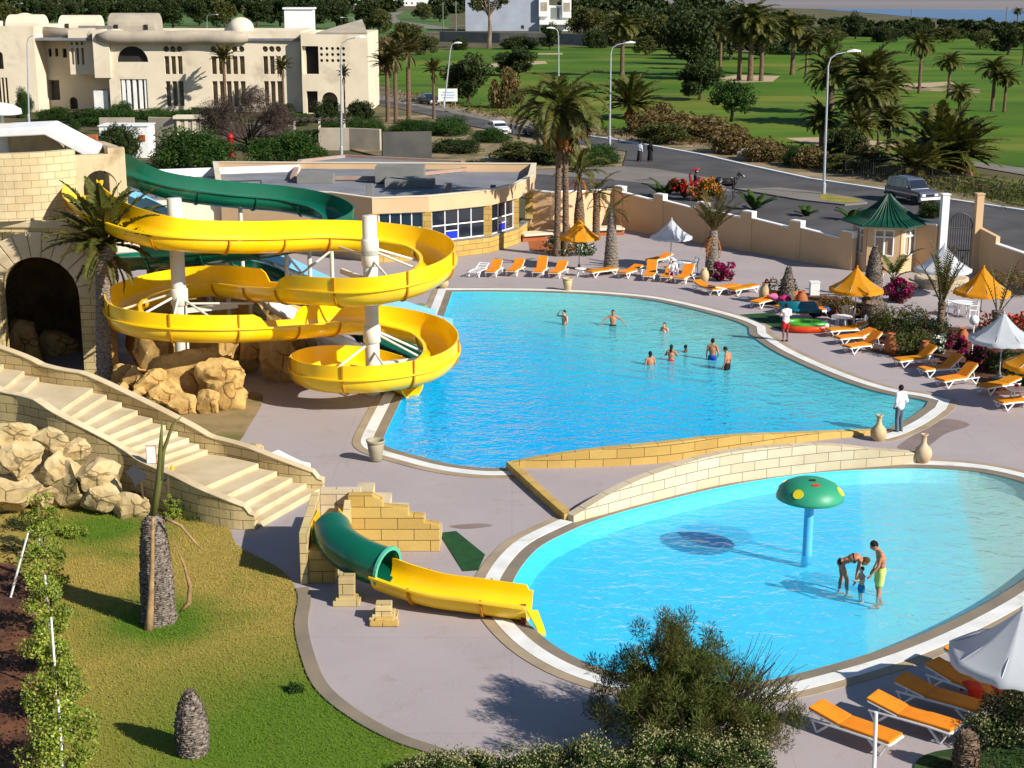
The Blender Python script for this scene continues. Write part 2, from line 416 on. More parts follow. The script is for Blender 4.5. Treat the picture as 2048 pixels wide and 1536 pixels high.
m_steel = M('galvanised pole', hx(190, 196, 200, .8), hx(170, 178, 182, .8), 2, .45, metal=.2)
m_darkmetal = M('dark iron', (.02, .02, .02), (.03, .028, .025), 3, .5)
m_yellow = M('yellow fibreglass', hx(255, 211, 14, .94), hx(253, 200, 10, .92), .5, .28, spec=.5, coat=.35, dirt=(hx(226, 164, 15, .85), .9, .62, .9))
m_yellowj = M('yellow flange', hx(220, 150, 10, .7), None, 2, .4)
m_green = M('green fibreglass', hx(10, 118, 88, .64), hx(8, 104, 78, .62), .5, .28, spec=.5, coat=.35)
m_greenj = M('green flange', hx(10, 90, 70, .7), None, 2, .4)
m_bluefib = M('pale blue fibreglass', hx(130, 190, 230, .85), hx(120, 180, 222, .85), .5, .35, coat=.2)
m_mat = M('green artificial turf', hx(20, 92, 36, .6), hx(14, 74, 28, .6), 3, .95, .6, 40)
m_tile = M('green roof tiles', hx(16, 88, 62, .6), hx(12, 68, 50, .6), 1, .5)
m_terra = M('terracotta', hx(190, 110, 60, .7), hx(170, 92, 48, .7), 1.5, .8)
m_clay = M('pale clay jar', hx(214, 190, 146, .78), hx(190, 162, 118, .75), 2, .85, .2)
m_orange = M('orange canvas cushion', hx(240, 142, 10, .86), hx(228, 126, 6, .84), 1.5, .75, .2, 20)
m_orangecan = M('orange parasol canvas', hx(250, 172, 20, .85), hx(240, 156, 12, .85), .8, .8)
m_whitecan = M('white parasol canvas', hx(226, 230, 234, .86), hx(212, 218, 226, .86), .8, .8)
for m_ in (m_orangecan, m_whitecan):                   # thin canvas lets some sun through
    nt_ = m_.node_tree; p_ = nt_.nodes['Principled BSDF']; tl = nt_.nodes.new('ShaderNodeBsdfTranslucent'); mx_ = nt_.nodes.new('ShaderNodeMixShader'); mx_.inputs[0].default_value = .4
    nt_.links.new(p_.inputs['Base Color'].links[0].from_socket, tl.inputs[0]); nt_.links.new(p_.outputs[0], mx_.inputs[1]); nt_.links.new(tl.outputs[0], mx_.inputs[2]); nt_.links.new(mx_.outputs[0], nt_.nodes['Material Output'].inputs[0])
# water and basins
def watermat(name, tint, wav, s1, ramp_, body):
    t = NT(name); t.n.remove(t.b)
    v = t.coord('Object')
    n1 = t.noise(v, s1, 2, .5, .9); n2 = t.noise(t.coord('Object', (1, 1.6, 1)), s1 * .33, 2, .5, .8); n3 = t.noise(v, s1 * 2.4, 1, .5, .4)
    a = t.add('Math', operation='MULTIPLY_ADD'); t.link(n2, a.inputs[0]); a.inputs[1].default_value = 1.8; t.link(n1, a.inputs[2])
    b = t.add('Math', operation='MULTIPLY_ADD'); t.link(n3, b.inputs[0]); b.inputs[1].default_value = .3; t.link(a.outputs[0], b.inputs[2])
    bp = t.add('Bump'); bp.inputs['Strength'].default_value = 1; bp.inputs['Distance'].default_value = wav; t.link(b.outputs[0], bp.inputs['Height'])
    gm = t.add('NewGeometry'); dt = t.add('VectorMath', operation='DOT_PRODUCT'); t.link(gm.outputs['Incoming'], dt.inputs[0]); t.link(bp.outputs[0], dt.inputs[1])
    ab = t.add('Math', operation='ABSOLUTE'); t.link(dt.outputs['Value'], ab.inputs[0])
    om = t.add('Math', operation='SUBTRACT'); om.use_clamp = True; om.inputs[0].default_value = 1; t.link(ab.outputs[0], om.inputs[1])
    pw_ = t.add('Math', operation='POWER'); t.link(om.outputs[0], pw_.inputs[0]); pw_.inputs[1].default_value = 5.0
    fr = t.add('Math', operation='MULTIPLY_ADD'); t.link(pw_.outputs[0], fr.inputs[0]); fr.inputs[1].default_value = .72; fr.inputs[2].default_value = .02
    g = t.add('BsdfGlossy'); g.inputs['Roughness'].default_value = .05; t.link(bp.outputs[0], g.inputs['Normal'])
    tr = t.add('BsdfTransparent'); tr.inputs[0].default_value = (*tint, 1)
    df = t.add('BsdfDiffuse'); t.link(poolcol(t, *ramp_), df.inputs[0]); t.link(bp.outputs[0], df.inputs[1])
    m0 = t.add('MixShader'); m0.inputs[0].default_value = body; t.link(tr.outputs[0], m0.inputs[1]); t.link(df.outputs[0], m0.inputs[2])
    mx = t.add('MixShader'); t.link(fr.outputs[0], mx.inputs[0]); t.link(m0.outputs[0], mx.inputs[1]); t.link(g.outputs[0], mx.inputs[2])
    t.link(mx.outputs[0], t.out.inputs[0]); return t.m
def poolcol(t, stops, org, ax, span, band=False):
    g = t.coord('Object'); s = t.add('VectorMath', operation='SUBTRACT'); t.link(g, s.inputs[0]); s.inputs[1].default_value = (*org, 0)
    d = t.add('VectorMath', operation='DOT_PRODUCT'); t.link(s.outputs[0], d.inputs[0]); d.inputs[1].default_value = (ax[0] / span, ax[1] / span, 0)
    f = d.outputs['Value']
    if not band:
        q = t.add('Math', operation='MULTIPLY_ADD'); t.link(t.noise(g, .12, 2), q.inputs[0]); q.inputs[1].default_value = .35; q.inputs[2].default_value = -.17
        e = t.add('Math', operation='ADD'); t.link(f, e.inputs[0]); t.link(q.outputs[0], e.inputs[1]); f = e.outputs[0]
    r = t.add('ValToRGB'); t.link(f, r.inputs[0]); cr = r.color_ramp
    for i, (p, c) in enumerate(stops):
        e = cr.elements[i] if i < 2 else cr.elements.new(p)
        e.position = p; e.color = (*c, 1)
    # faint random tint, cell by cell, over the pool colour
    vo = t.add('TexVoronoi'); vo.inputs['Scale'].default_value = 2.2; t.link(g, vo.inputs[0])
    c = t.mix(.12, r.outputs[0], vo.outputs['Color'], 'SOFT_LIGHT')
    return c
def basinmat(name, *a):
    t = NT(name); t.b.inputs['Roughness'].default_value = .6; t.col(poolcol(t, *a))
    return t.m
# ================================================================ GROUND, WATER, ROADS
def sheet(name, loops, z, mat): return struct(MB().tess(loops, z).build(name, mat))
W1 = [P(*p) for p in []]
seg = spline(PG([(905, 583), (1000, 583), (1100, 585), (1200, 590), (1300, 600), (1400, 622), (1470, 642), (1497, 654)]), 5)
seg += spline(PG([(1499, 668), (1540, 697), (1600, 727), (1680, 760), (1760, 785), (1830, 797), (1856, 803)]), 5)
seg += spline(PG([(1850, 814), (1815, 838), (1775, 858), (1746, 867)]), 3)
BW = spline(PG([(1745, 870), (1600, 886), (1450, 908), (1310, 928), (1150, 936), (1022, 938)]), 6)     # far parapet line of the bridge
seg += [p + Vector((0, .22, 0)) for p in BW[1:-1]]
seg += spline(PG([(1012, 937), (960, 936), (890, 926), (820, 908), (780, 896), (766, 885), (770, 868)]), 4)
seg += PG([(785, 836), (800, 805), (842, 725), (885, 640), (895, 612)])
W1 = ccw(seg)
W2 = ccw(spline(PG([(1035, 1145), (1075, 1097), (1130, 1066), (1200, 1037), (1300, 1008), (1450, 972), (1600, 948), (1740, 938), (1870, 937), (1980, 948), (2080, 978), (2140, 1025), (2130, 1085), (2060, 1150), (1950, 1218), (1800, 1286), (1640, 1336), (1480, 1370), (1330, 1366), (1200, 1336), (1110, 1292), (1050, 1238), (1022, 1190)]), 5, True))
V = Vector
wallA, wallB = P(1238, 456), P(1693, 538)
gateA, gateB = P(1880, 546), P(1948, 545)
deck_out = [V(p) for p in ((-34, 25, 0), (30, 25, 0), (36, 60, 0), (31, 80, 0))] + [gateB + V((.5, 0, 0)), wallB + V((.6, .4, 0)), wallA + V((.5, .5, 0))] + [V(p) for p in ((1.2, 104, 0), (0, 112, 0), (-34, 112, 0))]
sheet('pool_deck', [ccw(deck_out), list(reversed(W1)), list(reversed(W2))], 0, m_deck)
gh = [V(p) for p in ((-9.5, 30, 0), (18, 30, 0), (25, 60, 0), (20, 86, 0), (-6, 88, 0), (-9.5, 60, 0))]
sheet('ground', [[V(p) for p in ((-900, -60, 0), (1500, -60, 0), (1500, 3200, 0), (-900, 3200, 0))], list(reversed(gh))], -.06, m_ground)
# the two pools
def pool(word, W, depth, wz, mfloor, mwater, ring):
    inn = offset(W, -ring)
    wo = offset(W, .03); b = MB(); b.loft([[p + V((0, 0, -5)) for p in wo], [p + V((0, 0, -.02)) for p in wo], [p + V((0, 0, -.02)) for p in W], [p + V((0, 0, -.25 if depth > .5 else -.1)) for p in W], [p + V((0, 0, -depth)) for p in inn]], True)
    b.tess([inn], -depth); b.tess([wo], -5); o_ = struct(b.build(word + '_basin', mfloor)); bm = bmesh.new(); bm.from_mesh(o_.data); bmesh.ops.remove_doubles(bm, verts=bm.verts, dist=.001); bmesh.ops.recalc_face_normals(bm, faces=bm.faces); bm.to_mesh(o_.data); bm.free()
    struct(MB().tess([W], wz).build(word + '_water', mwater))
    for nm, a, c, z, mm in (('slope', -.0, .38, .012, m_slope), ('white_edge', .38, .8, .03, m_coping), ('kerb', .8, 1.1, .02, m_tan)):
        o1, o2 = offset(W, a), offset(W, c)
        q = MB().loft([[p + V((0, 0, -.02)) for p in o1], [p + V((0, 0, z)) for p in o1], [p + V((0, 0, z)) for p in o2], [p + V((0, 0, -.02)) for p in o2]], True)
        struct(q.build(word + '_' + nm, mm))
deep = P(960, 800); shal = P(1640, 690)
ax = (shal - deep); Ld = ax.length; ax.normalize()
r1_ = ([(0.0, hx(0, 186, 244, .9)), (.34, hx(24, 198, 240, .92)), (.6, hx(104, 214, 222, .9)), (1.0, hx(168, 220, 210, .84))], deep.xy, ax.xy, Ld * 1.15)
m_b1 = basinmat('blue pool paint', *r1_); m_water = watermat('pool water', (.93, .98, .99), .13, 2.3, r1_, .55)
pool('pool', W1, .75, -.05, m_b1, m_water, 1.1)
u0, u1 = P(1700, 1010), P(1860, 1010)
bx = V((.98, -.2, 0)).normalized()
r2_ = ([(0.0, hx(56, 206, 250, .94)), (.42, hx(66, 208, 248, .94)), (.60, hx(84, 210, 242, .94)), (.605, hx(120, 218, 236, .92)), (.74, hx(150, 220, 226, .9)), (.75, hx(172, 214, 208, .86)), (1.0, hx(186, 212, 196, .83))], (-4.0, 42.0), bx.xy, 23.0, True)
m_b2 = basinmat('paddling pool paint', *r2_); m_water2 = watermat('paddling pool water', (.94, .98, .99), .06, 2.8, r2_, .22)
pool('paddling_pool', W2, .42, -.05, m_b2, m_water2, .35)
# beyond the walls
sheet('golf_lawn', [ccw(PG([(700, 150), (830, 190), (940, 225), (1060, 240), (1260, 262), (1420, 275), (1560, 290), (1700, 300), (1900, 322), (2048, 333), (2400, 370), (2400, 75), (1900, 72), (1650, 75), (1400, 85), (1200, 92), (980, 95), (860, 100), (740, 125)]))], -.02, m_golf)
sheet('far_meadow', [ccw(PG([(-200, 16), (900, 22), (900, 60), (700, 80), (-200, 80)]))], -.03, M('meadow', hx(104, 136, 44, .55), hx(70, 110, 30, .5), .02, .95, stretch=(.5, 2, 1)))
for i, pts in enumerate([[(965, 130), (1010, 124), (1090, 122), (1095, 127), (1030, 131), (980, 134)], [(1430, 158), (1470, 150), (1560, 152), (1545, 163), (1470, 165)], [(1075, 106), (1125, 106), (1125, 109), (1075, 109)], [(1570, 276), (1640, 274), (1800, 285), (1800, 293), (1640, 292)], [(1800, 168), (1900, 163), (1910, 168), (1830, 178)], [(1400, 97), (1560, 98), (1560, 104), (1400, 104)], [(1690, 168), (1960, 178), (1960, 186), (1700, 176)]]):
    struct(MB().tess([ccw(PG(pts))], -.008).build('sand_bunker', m_sand if i not in (5, 6) else m_verge))
sheet('sand_flats', [ccw(PG([(1150, -14), (2900, -14), (2900, 34), (1640, 18), (1150, 8)]))], .0, m_flat)
sheet('lagoon', [ccw(PG([(1630, 17), (2700, 24), (2700, 66), (2048, 47), (1850, 36), (1700, 23)]))], .05, m_lagoon)
sheet('verge', [ccw(PG([(740, 205), (800, 180), (885, 205), (980, 225), (1060, 238), (1260, 268), (1400, 280), (1560, 298), (1760, 345), (1900, 352), (2048, 380), (2400, 430), (2400, 480), (2048, 425), (1760, 380), (1500, 333), (1260, 285), (1060, 258), (885, 221)]))], 0, m_verge)
sheet('golf_path', [ccw(PG([(1940, 322), (2048, 336), (2400, 375), (2400, 390), (2048, 350), (1945, 332)]))], .02, m_lane)
sheet('grass_bank', [ccw(PG([(1900, 350), (2048, 362), (2400, 400), (2400, 455), (2048, 412), (1880, 372)]))], .035, M('rough grass', hx(130, 140, 40, .55), hx(96, 110, 36, .5), .3, .95, .5, 3))
w_off = V((.85, .65, 0))
sheet('road', [ccw(PG([(740, 196), (885, 222), (960, 238), (1055, 258), (1160, 272), (1260, 286), (1400, 311), (1500, 334), (1620, 360), (1760, 381), (1900, 402), (2048, 424), (2400, 478), (2400, 600), (2048, 520)]) + [gateB + w_off * 2, wallB + w_off, wallA + w_off] + PG([(1060, 398), (860, 352), (700, 336), (700, 318), (860, 322), (1060, 340), (1245, 333), (1254, 303), (1150, 287), (1050, 274), (930, 249), (850, 228), (740, 207)]))], .01, m_road)
sheet('pavement', [ccw(PG([(700, 319), (860, 323), (1060, 340), (1245, 333), (1310, 338), (1420, 356), (1465, 384), (1240, 362), (1060, 348), (860, 340), (700, 334)]))], .03, m_lane)
sheet('footpath', [ccw(PG([(740, 186), (836, 205), (900, 217), (1000, 240), (1060, 253), (1060, 258), (960, 238), (885, 222), (740, 196)]))], .025, m_lane)
kp = PG([(1055, 257), (1160, 271), (1260, 285), (1400, 310), (1500, 333), (1620, 359), (1760, 380), (1900, 401), (2048, 423), (2400, 477)])
struct(MB().wall(kp, -.03, .14, .35).build('road_kerb', m_white))
isl = PG([(1470, 380), (1560, 378), (1650, 388), (1720, 400), (1735, 408), (1690, 412), (1600, 402)])
struct(MB().prism(isl, -.05, .13).build('traffic_island', m_lane))
sheet('island_turf', [ccw(PG([(1640, 390), (1715, 401), (1722, 407), (1690, 409), (1640, 402)]))], .14, m_lawn)
# ---- front garden
lawn_edge = spline(PG([(462, 1062), (478, 1095), (560, 1140), (596, 1190), (590, 1250), (601, 1310), (628, 1375), (690, 1430), (780, 1480), (870, 1512), (980, 1570)]), 5)
sheet('lawn', [ccw(PG([(-260, 960), (0, 955), (140, 985), (280, 960), (380, 1000)]) + lawn_edge + PG([(980, 1660), (-260, 1660)]))], .03, m_lawn)
struct(MB().wall([p + V((.16, 0, 0)) for p in lawn_edge[14:]], -.02, .07, .34).build('lawn_kerb', m_slope))
sheet('soil_bed', [ccw(spline(PG([(-260, 1130), (0, 1128), (40, 1150), (70, 1200), (80, 1300), (70, 1400), (95, 1500), (110, 1640), (-260, 1680)]), 4, True))], .05, m_soil)
m_patch = M('dry worn grass', hx(176, 148, 104, .62), hx(128, 124, 58, .58), .45, .95, .5, 6, lo=.45, hi=.62)
sheet('dry_grass_patch', [ccw(spline(PG([(215, 790), (350, 800), (500, 785), (526, 800), (500, 850), (468, 890), (400, 885), (300, 850)]), 4, True))], .02, m_patch)
sheet('corner_lawn', [ccw(spline(PG([(1830, 1560), (1850, 1512), (1960, 1492), (2100, 1470), (2250, 1600), (1900, 1700)]), 4, True))], .03, M('shady turf', hx(70, 100, 28, .55), hx(44, 74, 20, .5), 1.2, .95, .6, 14, dirt=(hx(150, 130, 90, .55), .5, .6, .8)))  # dark green grass, with some of the corner's shade put into the colour
sheet('planting_bed', [ccw(spline(PG([(1500, 600), (1600, 588), (1700, 600), (1800, 640), (1940, 660), (2060, 690), (2100, 760), (2000, 790), (1900, 735), (1780, 712), (1720, 690), (1680, 640), (1600, 622)]), 4, True))], .02, m_soil)
struct(MB().prism(PG([(1055, 470), (1060, 500), (1110, 508), (1180, 497), (1160, 470)]), -.02, .015).build('flower_bed', m_terra))
hedge_isl = ccw(PG([(850, 232), (930, 253), (1050, 277), (1150, 290), (1250, 306), (1243, 331), (1060, 337), (860, 319), (760, 315), (700, 300), (700, 240)]))
struct(MB().prism(hedge_isl, -.05, .12).build('verge_bed', m_verge))
# patches of wear, splashes and hatch covers on the deck
for pts in ([(1100, 800), (1101, 801), (1102, 800)],):
    pass
wet = M('wet concrete', hx(160, 138, 128, .72), hx(146, 124, 114, .68), .8, .4)
sheet('wet_deck', [ccw(spline(PG([(1790, 900), (1840, 862), (1890, 838), (1940, 850), (1890, 868), (1850, 895)]), 4, True))], .006, wet)
sheet('wet_deck', [ccw(spline(PG([(900, 1052), (960, 1047), (985, 1052), (930, 1058)]), 4, True))], .006, wet)
# ================================================================ PEOPLE
def skinmat(name, c, k=.8):
    t = NT(name); b = t.b; b.inputs['Roughness'].default_value = .55; b.inputs['Specular IOR Level'].default_value = .35
    v = t.coord('Object'); c1 = hx(*c, k); t.col(t.mix(t.ramp(t.noise(v, 7, 4), .35, .7), c1, (c1[0] * .86, c1[1] * .74, c1[2] * .7)))
    b.inputs['Subsurface Weight'].default_value = .08; b.inputs['Subsurface Radius'].default_value = (.02, .01, .005); return t.m
SK_fair = skinmat('skin fair', (224, 170, 136)); SK_tan = skinmat('skin tanned', (196, 134, 98)); SK_brown = skinmat('skin brown', (140, 90, 62)); SK_dark = skinmat('skin deep', (92, 58, 42))
def clothm(name, c, k=.8, c2=None): return M(name, hx(*c, k), hx(*(c2 or c), k * .85), 6, .9, .3, 30)
def capsule(mb, a, b, r0, r1, n=14, sq=1.0, side=None):
    a, b = V(a), V(b); d = (b - a); L = d.length; d = d.normalized() if L > 1e-6 else V((0, 0, 1)); u = d.cross(V((0, 1, 0)) if abs(d.y) < .9 else V((1, 0, 0))); u.normalize()
    if side is not None: u = (V(side) - d * d.dot(V(side))).normalized()
    w = d.cross(u); rg = []
    for i in range(1, 6): an = pi / 2 * i / 5; rg.append((a - d * r0 * math.cos(an), r0 * math.sin(an)))
    for i in range(1, 4): rg.append((a.lerp(b, i / 4), r0 + (r1 - r0) * i / 4))
    for i in range(5, 0, -1): an = pi / 2 * i / 5; rg.append((b + d * r1 * math.cos(an), r1 * math.sin(an)))
    mb.loft([[p + u * r * math.cos(2 * pi * j / n) + w * r * sq * math.sin(2 * pi * j / n) for j in range(n)] for p, r in rg], True, True)
def frame(fwd, up):
    f = V(fwd).normalized(); u = V(up); x = f.cross(u).normalized(); u = x.cross(f)
    return Matrix((x, f, u)).transposed()
def remesh(mb, name, mat, parent, vox, smooth=4):
    me = mb.mesh(name, mat, True, True); tmp = bpy.data.objects.new(name + '_tmp', me); COL.objects.link(tmp)
    m = tmp.modifiers.new('r', 'REMESH'); m.mode = 'VOXEL'; m.voxel_size = vox; m.use_smooth_shade = True
    if smooth: s = tmp.modifiers.new('s', 'SMOOTH'); s.factor = .5; s.iterations = smooth
    dg = bpy.context.evaluated_depsgraph_get(); out = bpy.data.meshes.new_from_object(tmp.evaluated_get(dg)); bpy.data.objects.remove(tmp)
    out.name = name; out.materials.clear(); out.materials.append(mat); out.polygons.foreach_set('use_smooth', [True] * len(out.polygons))
    o = bpy.data.objects.new(name, out); COL.objects.link(o); o.parent = parent; return o
BASE = dict(pel=(0, 0, .95), chest=(0, .0, 1.26), neck=(0, -.01, 1.47), head=(0, .02, 1.625), hd=(0, 1, 0), hu=(0, 0, 1), shL=(-.175, -.01, 1.41), shR=(.175, -.01, 1.41), elL=(-.235, -.03, 1.13), elR=(.235, -.03, 1.13), wrL=(-.25, .05, .89), wrR=(.25, .05, .89),
            hiL=(-.09, 0, .92), hiR=(.09, 0, .92), knL=(-.10, .02, .50), knR=(.10, .02, .50), anL=(-.10, -.02, .085), anR=(.10, -.02, .085), toe=(0, 1, 0), spineF=(0, 1, 0))
def hand(mb, el, wr, s, inward):
    d = (V(wr) - V(el)).normalized(); x = V(inward); x = (x - d * x.dot(d)).normalized(); w = d.cross(x)      # x = palm normal, w = across the palm
    wr = V(wr); c = wr + d * .05
    mb.ball(c, (.038, .018, .05), 10, 8, Matrix((w, x, d)).transposed())
    for k, (o, L) in enumerate(((-.029, .062), (-.010, .074), (.010, .070), (.028, .055))):
        a = wr + d * .085 + w * o * s; b = a + d * L * .5 + x * .006; e = b + d * L * .42 + x * .02
        capsule(mb, a, b, .0105, .0095, 8); capsule(mb, b, e, .0095, .008, 8)
    a = wr + d * .03 - w * .03 * s; b = a + d * .035 - w * .028 * s + x * .01; capsule(mb, a, b, .013, .011, 8); capsule(mb, b, b + d * .03 + x * .012, .011, .009, 8)
def person(lab, px, rz, pose=None, skin=None, hair=(30, 22, 18), garments=(), scale=1.0, z=0.0, vox=.016, hairlong=0.0, cap=None, loc=None, grp=None, female=False, legs=True, eyes=True):
    j = dict(BASE); j.update(pose or {}); g = {k: V(v) for k, v in j.items()}; skin = skin or SK_tan
    t = thing('person', lab, 'person', loc if loc is not None else P(px[0], px[1], z), rz, grp, scale)
    up = (g['neck'] - g['pel']).normalized(); fm = frame(g['spineF'] - up * up.dot(g['spineF']), up)
    def torso(b, k=0.0, lo=True, hi=True):
        w = .93 if female else 1.0
        if lo: b.ball(g['pel'], ((.158 if not female else .168) + k, .108 + k, .125 + k), 16, 12, fm)
        b.ball(g['pel'].lerp(g['chest'], .5), (.135 * w + k, .092 + k, .15 + k), 16, 12, fm)
        if hi:
            b.ball(g['chest'], (.165 * w + k, .112 + k, .18 + k), 16, 12, fm); capsule(b, g['shL'], g['shR'], .062 + k, .062 + k); capsule(b, g['shL'].lerp(g['neck'], .25), g['neck'], .055 + k, .05 + k); capsule(b, g['shR'].lerp(g['neck'], .25), g['neck'], .055 + k, .05 + k)
    b = MB(); torso(b)
    if female:
        for s in (-1, 1): b.ball(g['chest'] + fm @ V((s * .075, .085, -.01)), (.06, .05, .06), 12, 8, fm)
    capsule(b, g['neck'] - up * .03, g['head'] - V(g['hu']) * .05, .056, .05)
    hm = frame(g['hd'], g['hu']); hp = g['head']; hl = lambda x, y, zz: hp + hm @ V((x, y, zz))
    b.ball(hp, (.074, .094, .112), 18, 14, hm); b.ball(hl(0, .03, -.07), (.054, .058, .052), 14, 10, hm); capsule(b, hl(0, .088, .012), hl(0, .108, -.022), .011, .015, 8); capsule(b, hl(-.02, .082, -.062), hl(.02, .082, -.062), .012, .012, 8)
    capsule(b, hl(-.04, .083, .03), hl(.04, .083, .03), .014, .014, 8)
    for s in (-1, 1): b.ball(hl(s * .077, -.008, -.012), (.012, .022, .034), 8, 8, hm)
    for q, s in (('L', -1), ('R', 1)):
        capsule(b, g['sh' + q], g['el' + q], .05, .037); capsule(b, g['el' + q], g['wr' + q], .038, .025); hand(b, g['el' + q], g['wr' + q], s, fm @ V((-s, .3, 0)))
        if legs:
            capsule(b, g['hi' + q], g['kn' + q], .084, .054); k = g['kn' + q]; a = g['an' + q]; capsule(b, k, a, .052, .034); capsule(b, k.lerp(a, .12) + V((0, -.02, 0)), k.lerp(a, .45) + V((0, -.02, 0)), .042, .044)
            tv = V(g['toe']).normalized(); capsule(b, a + V((0, 0, -.045)) - tv * .05, a + V((0, 0, -.055)) + tv * .15, .036, .03, 12); 
    remesh(b, 'body', skin, t, vox)
    if hair:
        h = MB(); h.ball(hl(0, -.02, .024), (.083, .096, .110), 18, 14, hm)
        h.v = [tuple(V(v) + V((mn.noise(V(v) * 60), mn.noise(V(v) * 55 + V((3, 0, 0))), mn.noise(V(v) * 50))) * .008) for v in h.v]
        if hairlong: capsule(h, hl(0, -.06, .0), hl(0, -.085, -hairlong), .075, .045, 12, .7)
        h.build('hair', clothm('hair %d' % hair[0], hair, .6), t, True)
    if eyes:
        for s in (-1, 1): MB().ball(hl(s * .031, .083, .008), .0125, 8, 6).build('eye', m_eye, t, True)
    if cap:
        h = MB(); h.lathe([(.2, 0), (.2, .012), (.1, .02), (.095, .09), (.07, .115), (.01, .12)], 20); h.v = [tuple(hl(0, -.01, .05) + hm @ V(v)) for v in h.v]; h.build('hat', cap, t, True)
    for kind, mt, f in garments:
        c = MB()
        if kind in ('shorts', 'trousers', 'skirt'):
            c.ball(g['pel'] + up * .0, (.175, .125, .125), 16, 12, fm)
            for q in 'LR':
                if kind == 'trousers': capsule(c, g['hi' + q], g['kn' + q], .098, .075); capsule(c, g['kn' + q], g['an' + q] + V((0, 0, .0)), .074, .066)
                else: capsule(c, g['hi' + q], g['hi' + q].lerp(g['kn' + q], f), .103, .10)
            if kind == 'skirt': c.lathe([(.17, g['pel'].z + .05), (.22, g['pel'].z - .3), (.28, .1), (.27, .06)], 18, (0, 0, 0), True, 1, .8)
        elif kind in ('shirt', 'tshirt', 'robe'):
            torso(c, .024); c.ball(g['pel'].lerp(g['chest'], .1), (.178, .13, .14), 16, 12, fm)
            for q in 'LR':
                capsule(c, g['sh' + q], g['sh' + q].lerp(g['el' + q], .75 if kind == 'tshirt' else 1), .072, .066)
                if kind != 'tshirt': capsule(c, g['el' + q], g['el' + q].lerp(g['wr' + q], .9), .06, .046)
            if kind == 'robe': c.lathe([(.19, g['pel'].z + .1), (.23, g['pel'].z - .3), (.27, .12), (.26, .08)], 18, (0, 0, 0), True, 1, .85)
        elif kind == 'briefs':
            c.ball(g['pel'] - up * .02, (.172, .12, .085), 16, 12, fm)
        elif kind == 'bra':
            c.ball(g['chest'] + up * .0, (.165, .125, .05), 16, 12, fm)
        elif kind == 'scarf':
            c.ball(hl(0, -.02, .01), (.095, .105, .13), 16, 12, hm); capsule(c, hl(0, -.05, -.08), g['chest'] + V((0, -.02, .08)), .1, .16)
        remesh(c, {'robe': 'robe', 'tshirt': 'shirt', 'bra': 'bikini_top', 'briefs': 'bikini_bottom', 'scarf': 'headscarf'}.get(kind, kind), mt, t, max(vox, .018), 3)
    return t
m_eye = M('eye dark', (.02, .015, .012), None, 3, .3)
c_lime = clothm('lime swim shorts', (206, 222, 120), .85); c_black = clothm('black cloth', (18, 18, 22)); c_blue = clothm('blue swim shorts', (24, 70, 170)); c_red = clothm('red shorts', (200, 20, 24)); c_white = clothm('white shirt cotton', (236, 238, 244), .88, (222, 226, 236)); c_grey = clothm('grey blue trousers', (96, 112, 128)); c_cyan = clothm('toddler blue shorts', (40, 140, 200)); c_dgrey = clothm('dark trousers', (50, 48, 52))
t = NT('white shirt red print'); vv = t.coord('Object'); t.col(t.mix(t.ramp(t.noise(vv, 9, 4, .6, .5), .52, .58), hx(238, 226, 230, .86), hx(216, 100, 112, .8))); t.b.inputs['Roughness'].default_value = .9; c_print = t.m
# family in the paddling pool
person('man in lime green shorts standing bent headed in paddling pool', (1756, 1215), pi / 2 + .05, dict(pel=(0, -.02, .96), chest=(0, .0, 1.27), neck=(0, .08, 1.49), head=(0, .19, 1.6), hd=(0, .8, -.6), hu=(0, .6, .8), shL=(-.175, .05, 1.42), shR=(.175, .05, 1.42), elL=(-.22, .12, 1.15), wrL=(-.2, .27, .94), elR=(.24, -.0, 1.13), wrR=(.25, .1, .9), knL=(-.1, .04, .5), anL=(-.1, .06, .09), anR=(.11, -.1, .09)), SK_tan, (16, 14, 14), [('shorts', c_lime, .62)], 1.12, -.43, .011)
person('woman in black bikini bending over to hold the toddler', (1690, 1192), -pi / 2 - .15, dict(pel=(0, -.14, .93), chest=(0, .17, 1.08), neck=(0, .36, 1.06), head=(0, .47, .99), hd=(0, .35, -.93), hu=(0, .9, .2), spineF=(0, .2, -1), shL=(-.17, .31, 1.05), shR=(.17, .31, 1.05), elL=(-.17, .36, .77), wrL=(-.1, .42, .55), elR=(.16, .26, .76), wrR=(.12, .24, .52), hiL=(-.09, -.14, .9), hiR=(.09, -.14, .9), knL=(-.1, -.1, .49), knR=(.1, .02, .5), anL=(-.1, -.16, .09), anR=(.11, .04, .09)), SK_tan, (96, 72, 44), [('briefs', c_black, 0), ('bra', c_black, 0)], 1.06, -.43, .011, .12, female=True)
person('toddler in blue shorts standing between the two adults', (1721, 1205), pi / 2 + .4, dict(pel=(0, 0, .72), chest=(0, .0, 1.02), neck=(0, -.01, 1.26), head=(0, .03, 1.47), shL=(-.16, 0, 1.2), shR=(.16, 0, 1.2), elL=(-.24, .2, 1.1), wrL=(-.2, .42, 1.12), elR=(.24, .05, .98), wrR=(.22, .2, .82), hiL=(-.08, 0, .7), hiR=(.08, 0, .7), knL=(-.09, .02, .4), knR=(.09, .02, .4)), SK_fair, (110, 80, 50), [('shorts', c_cyan, .5)], .66, -.43, .014)
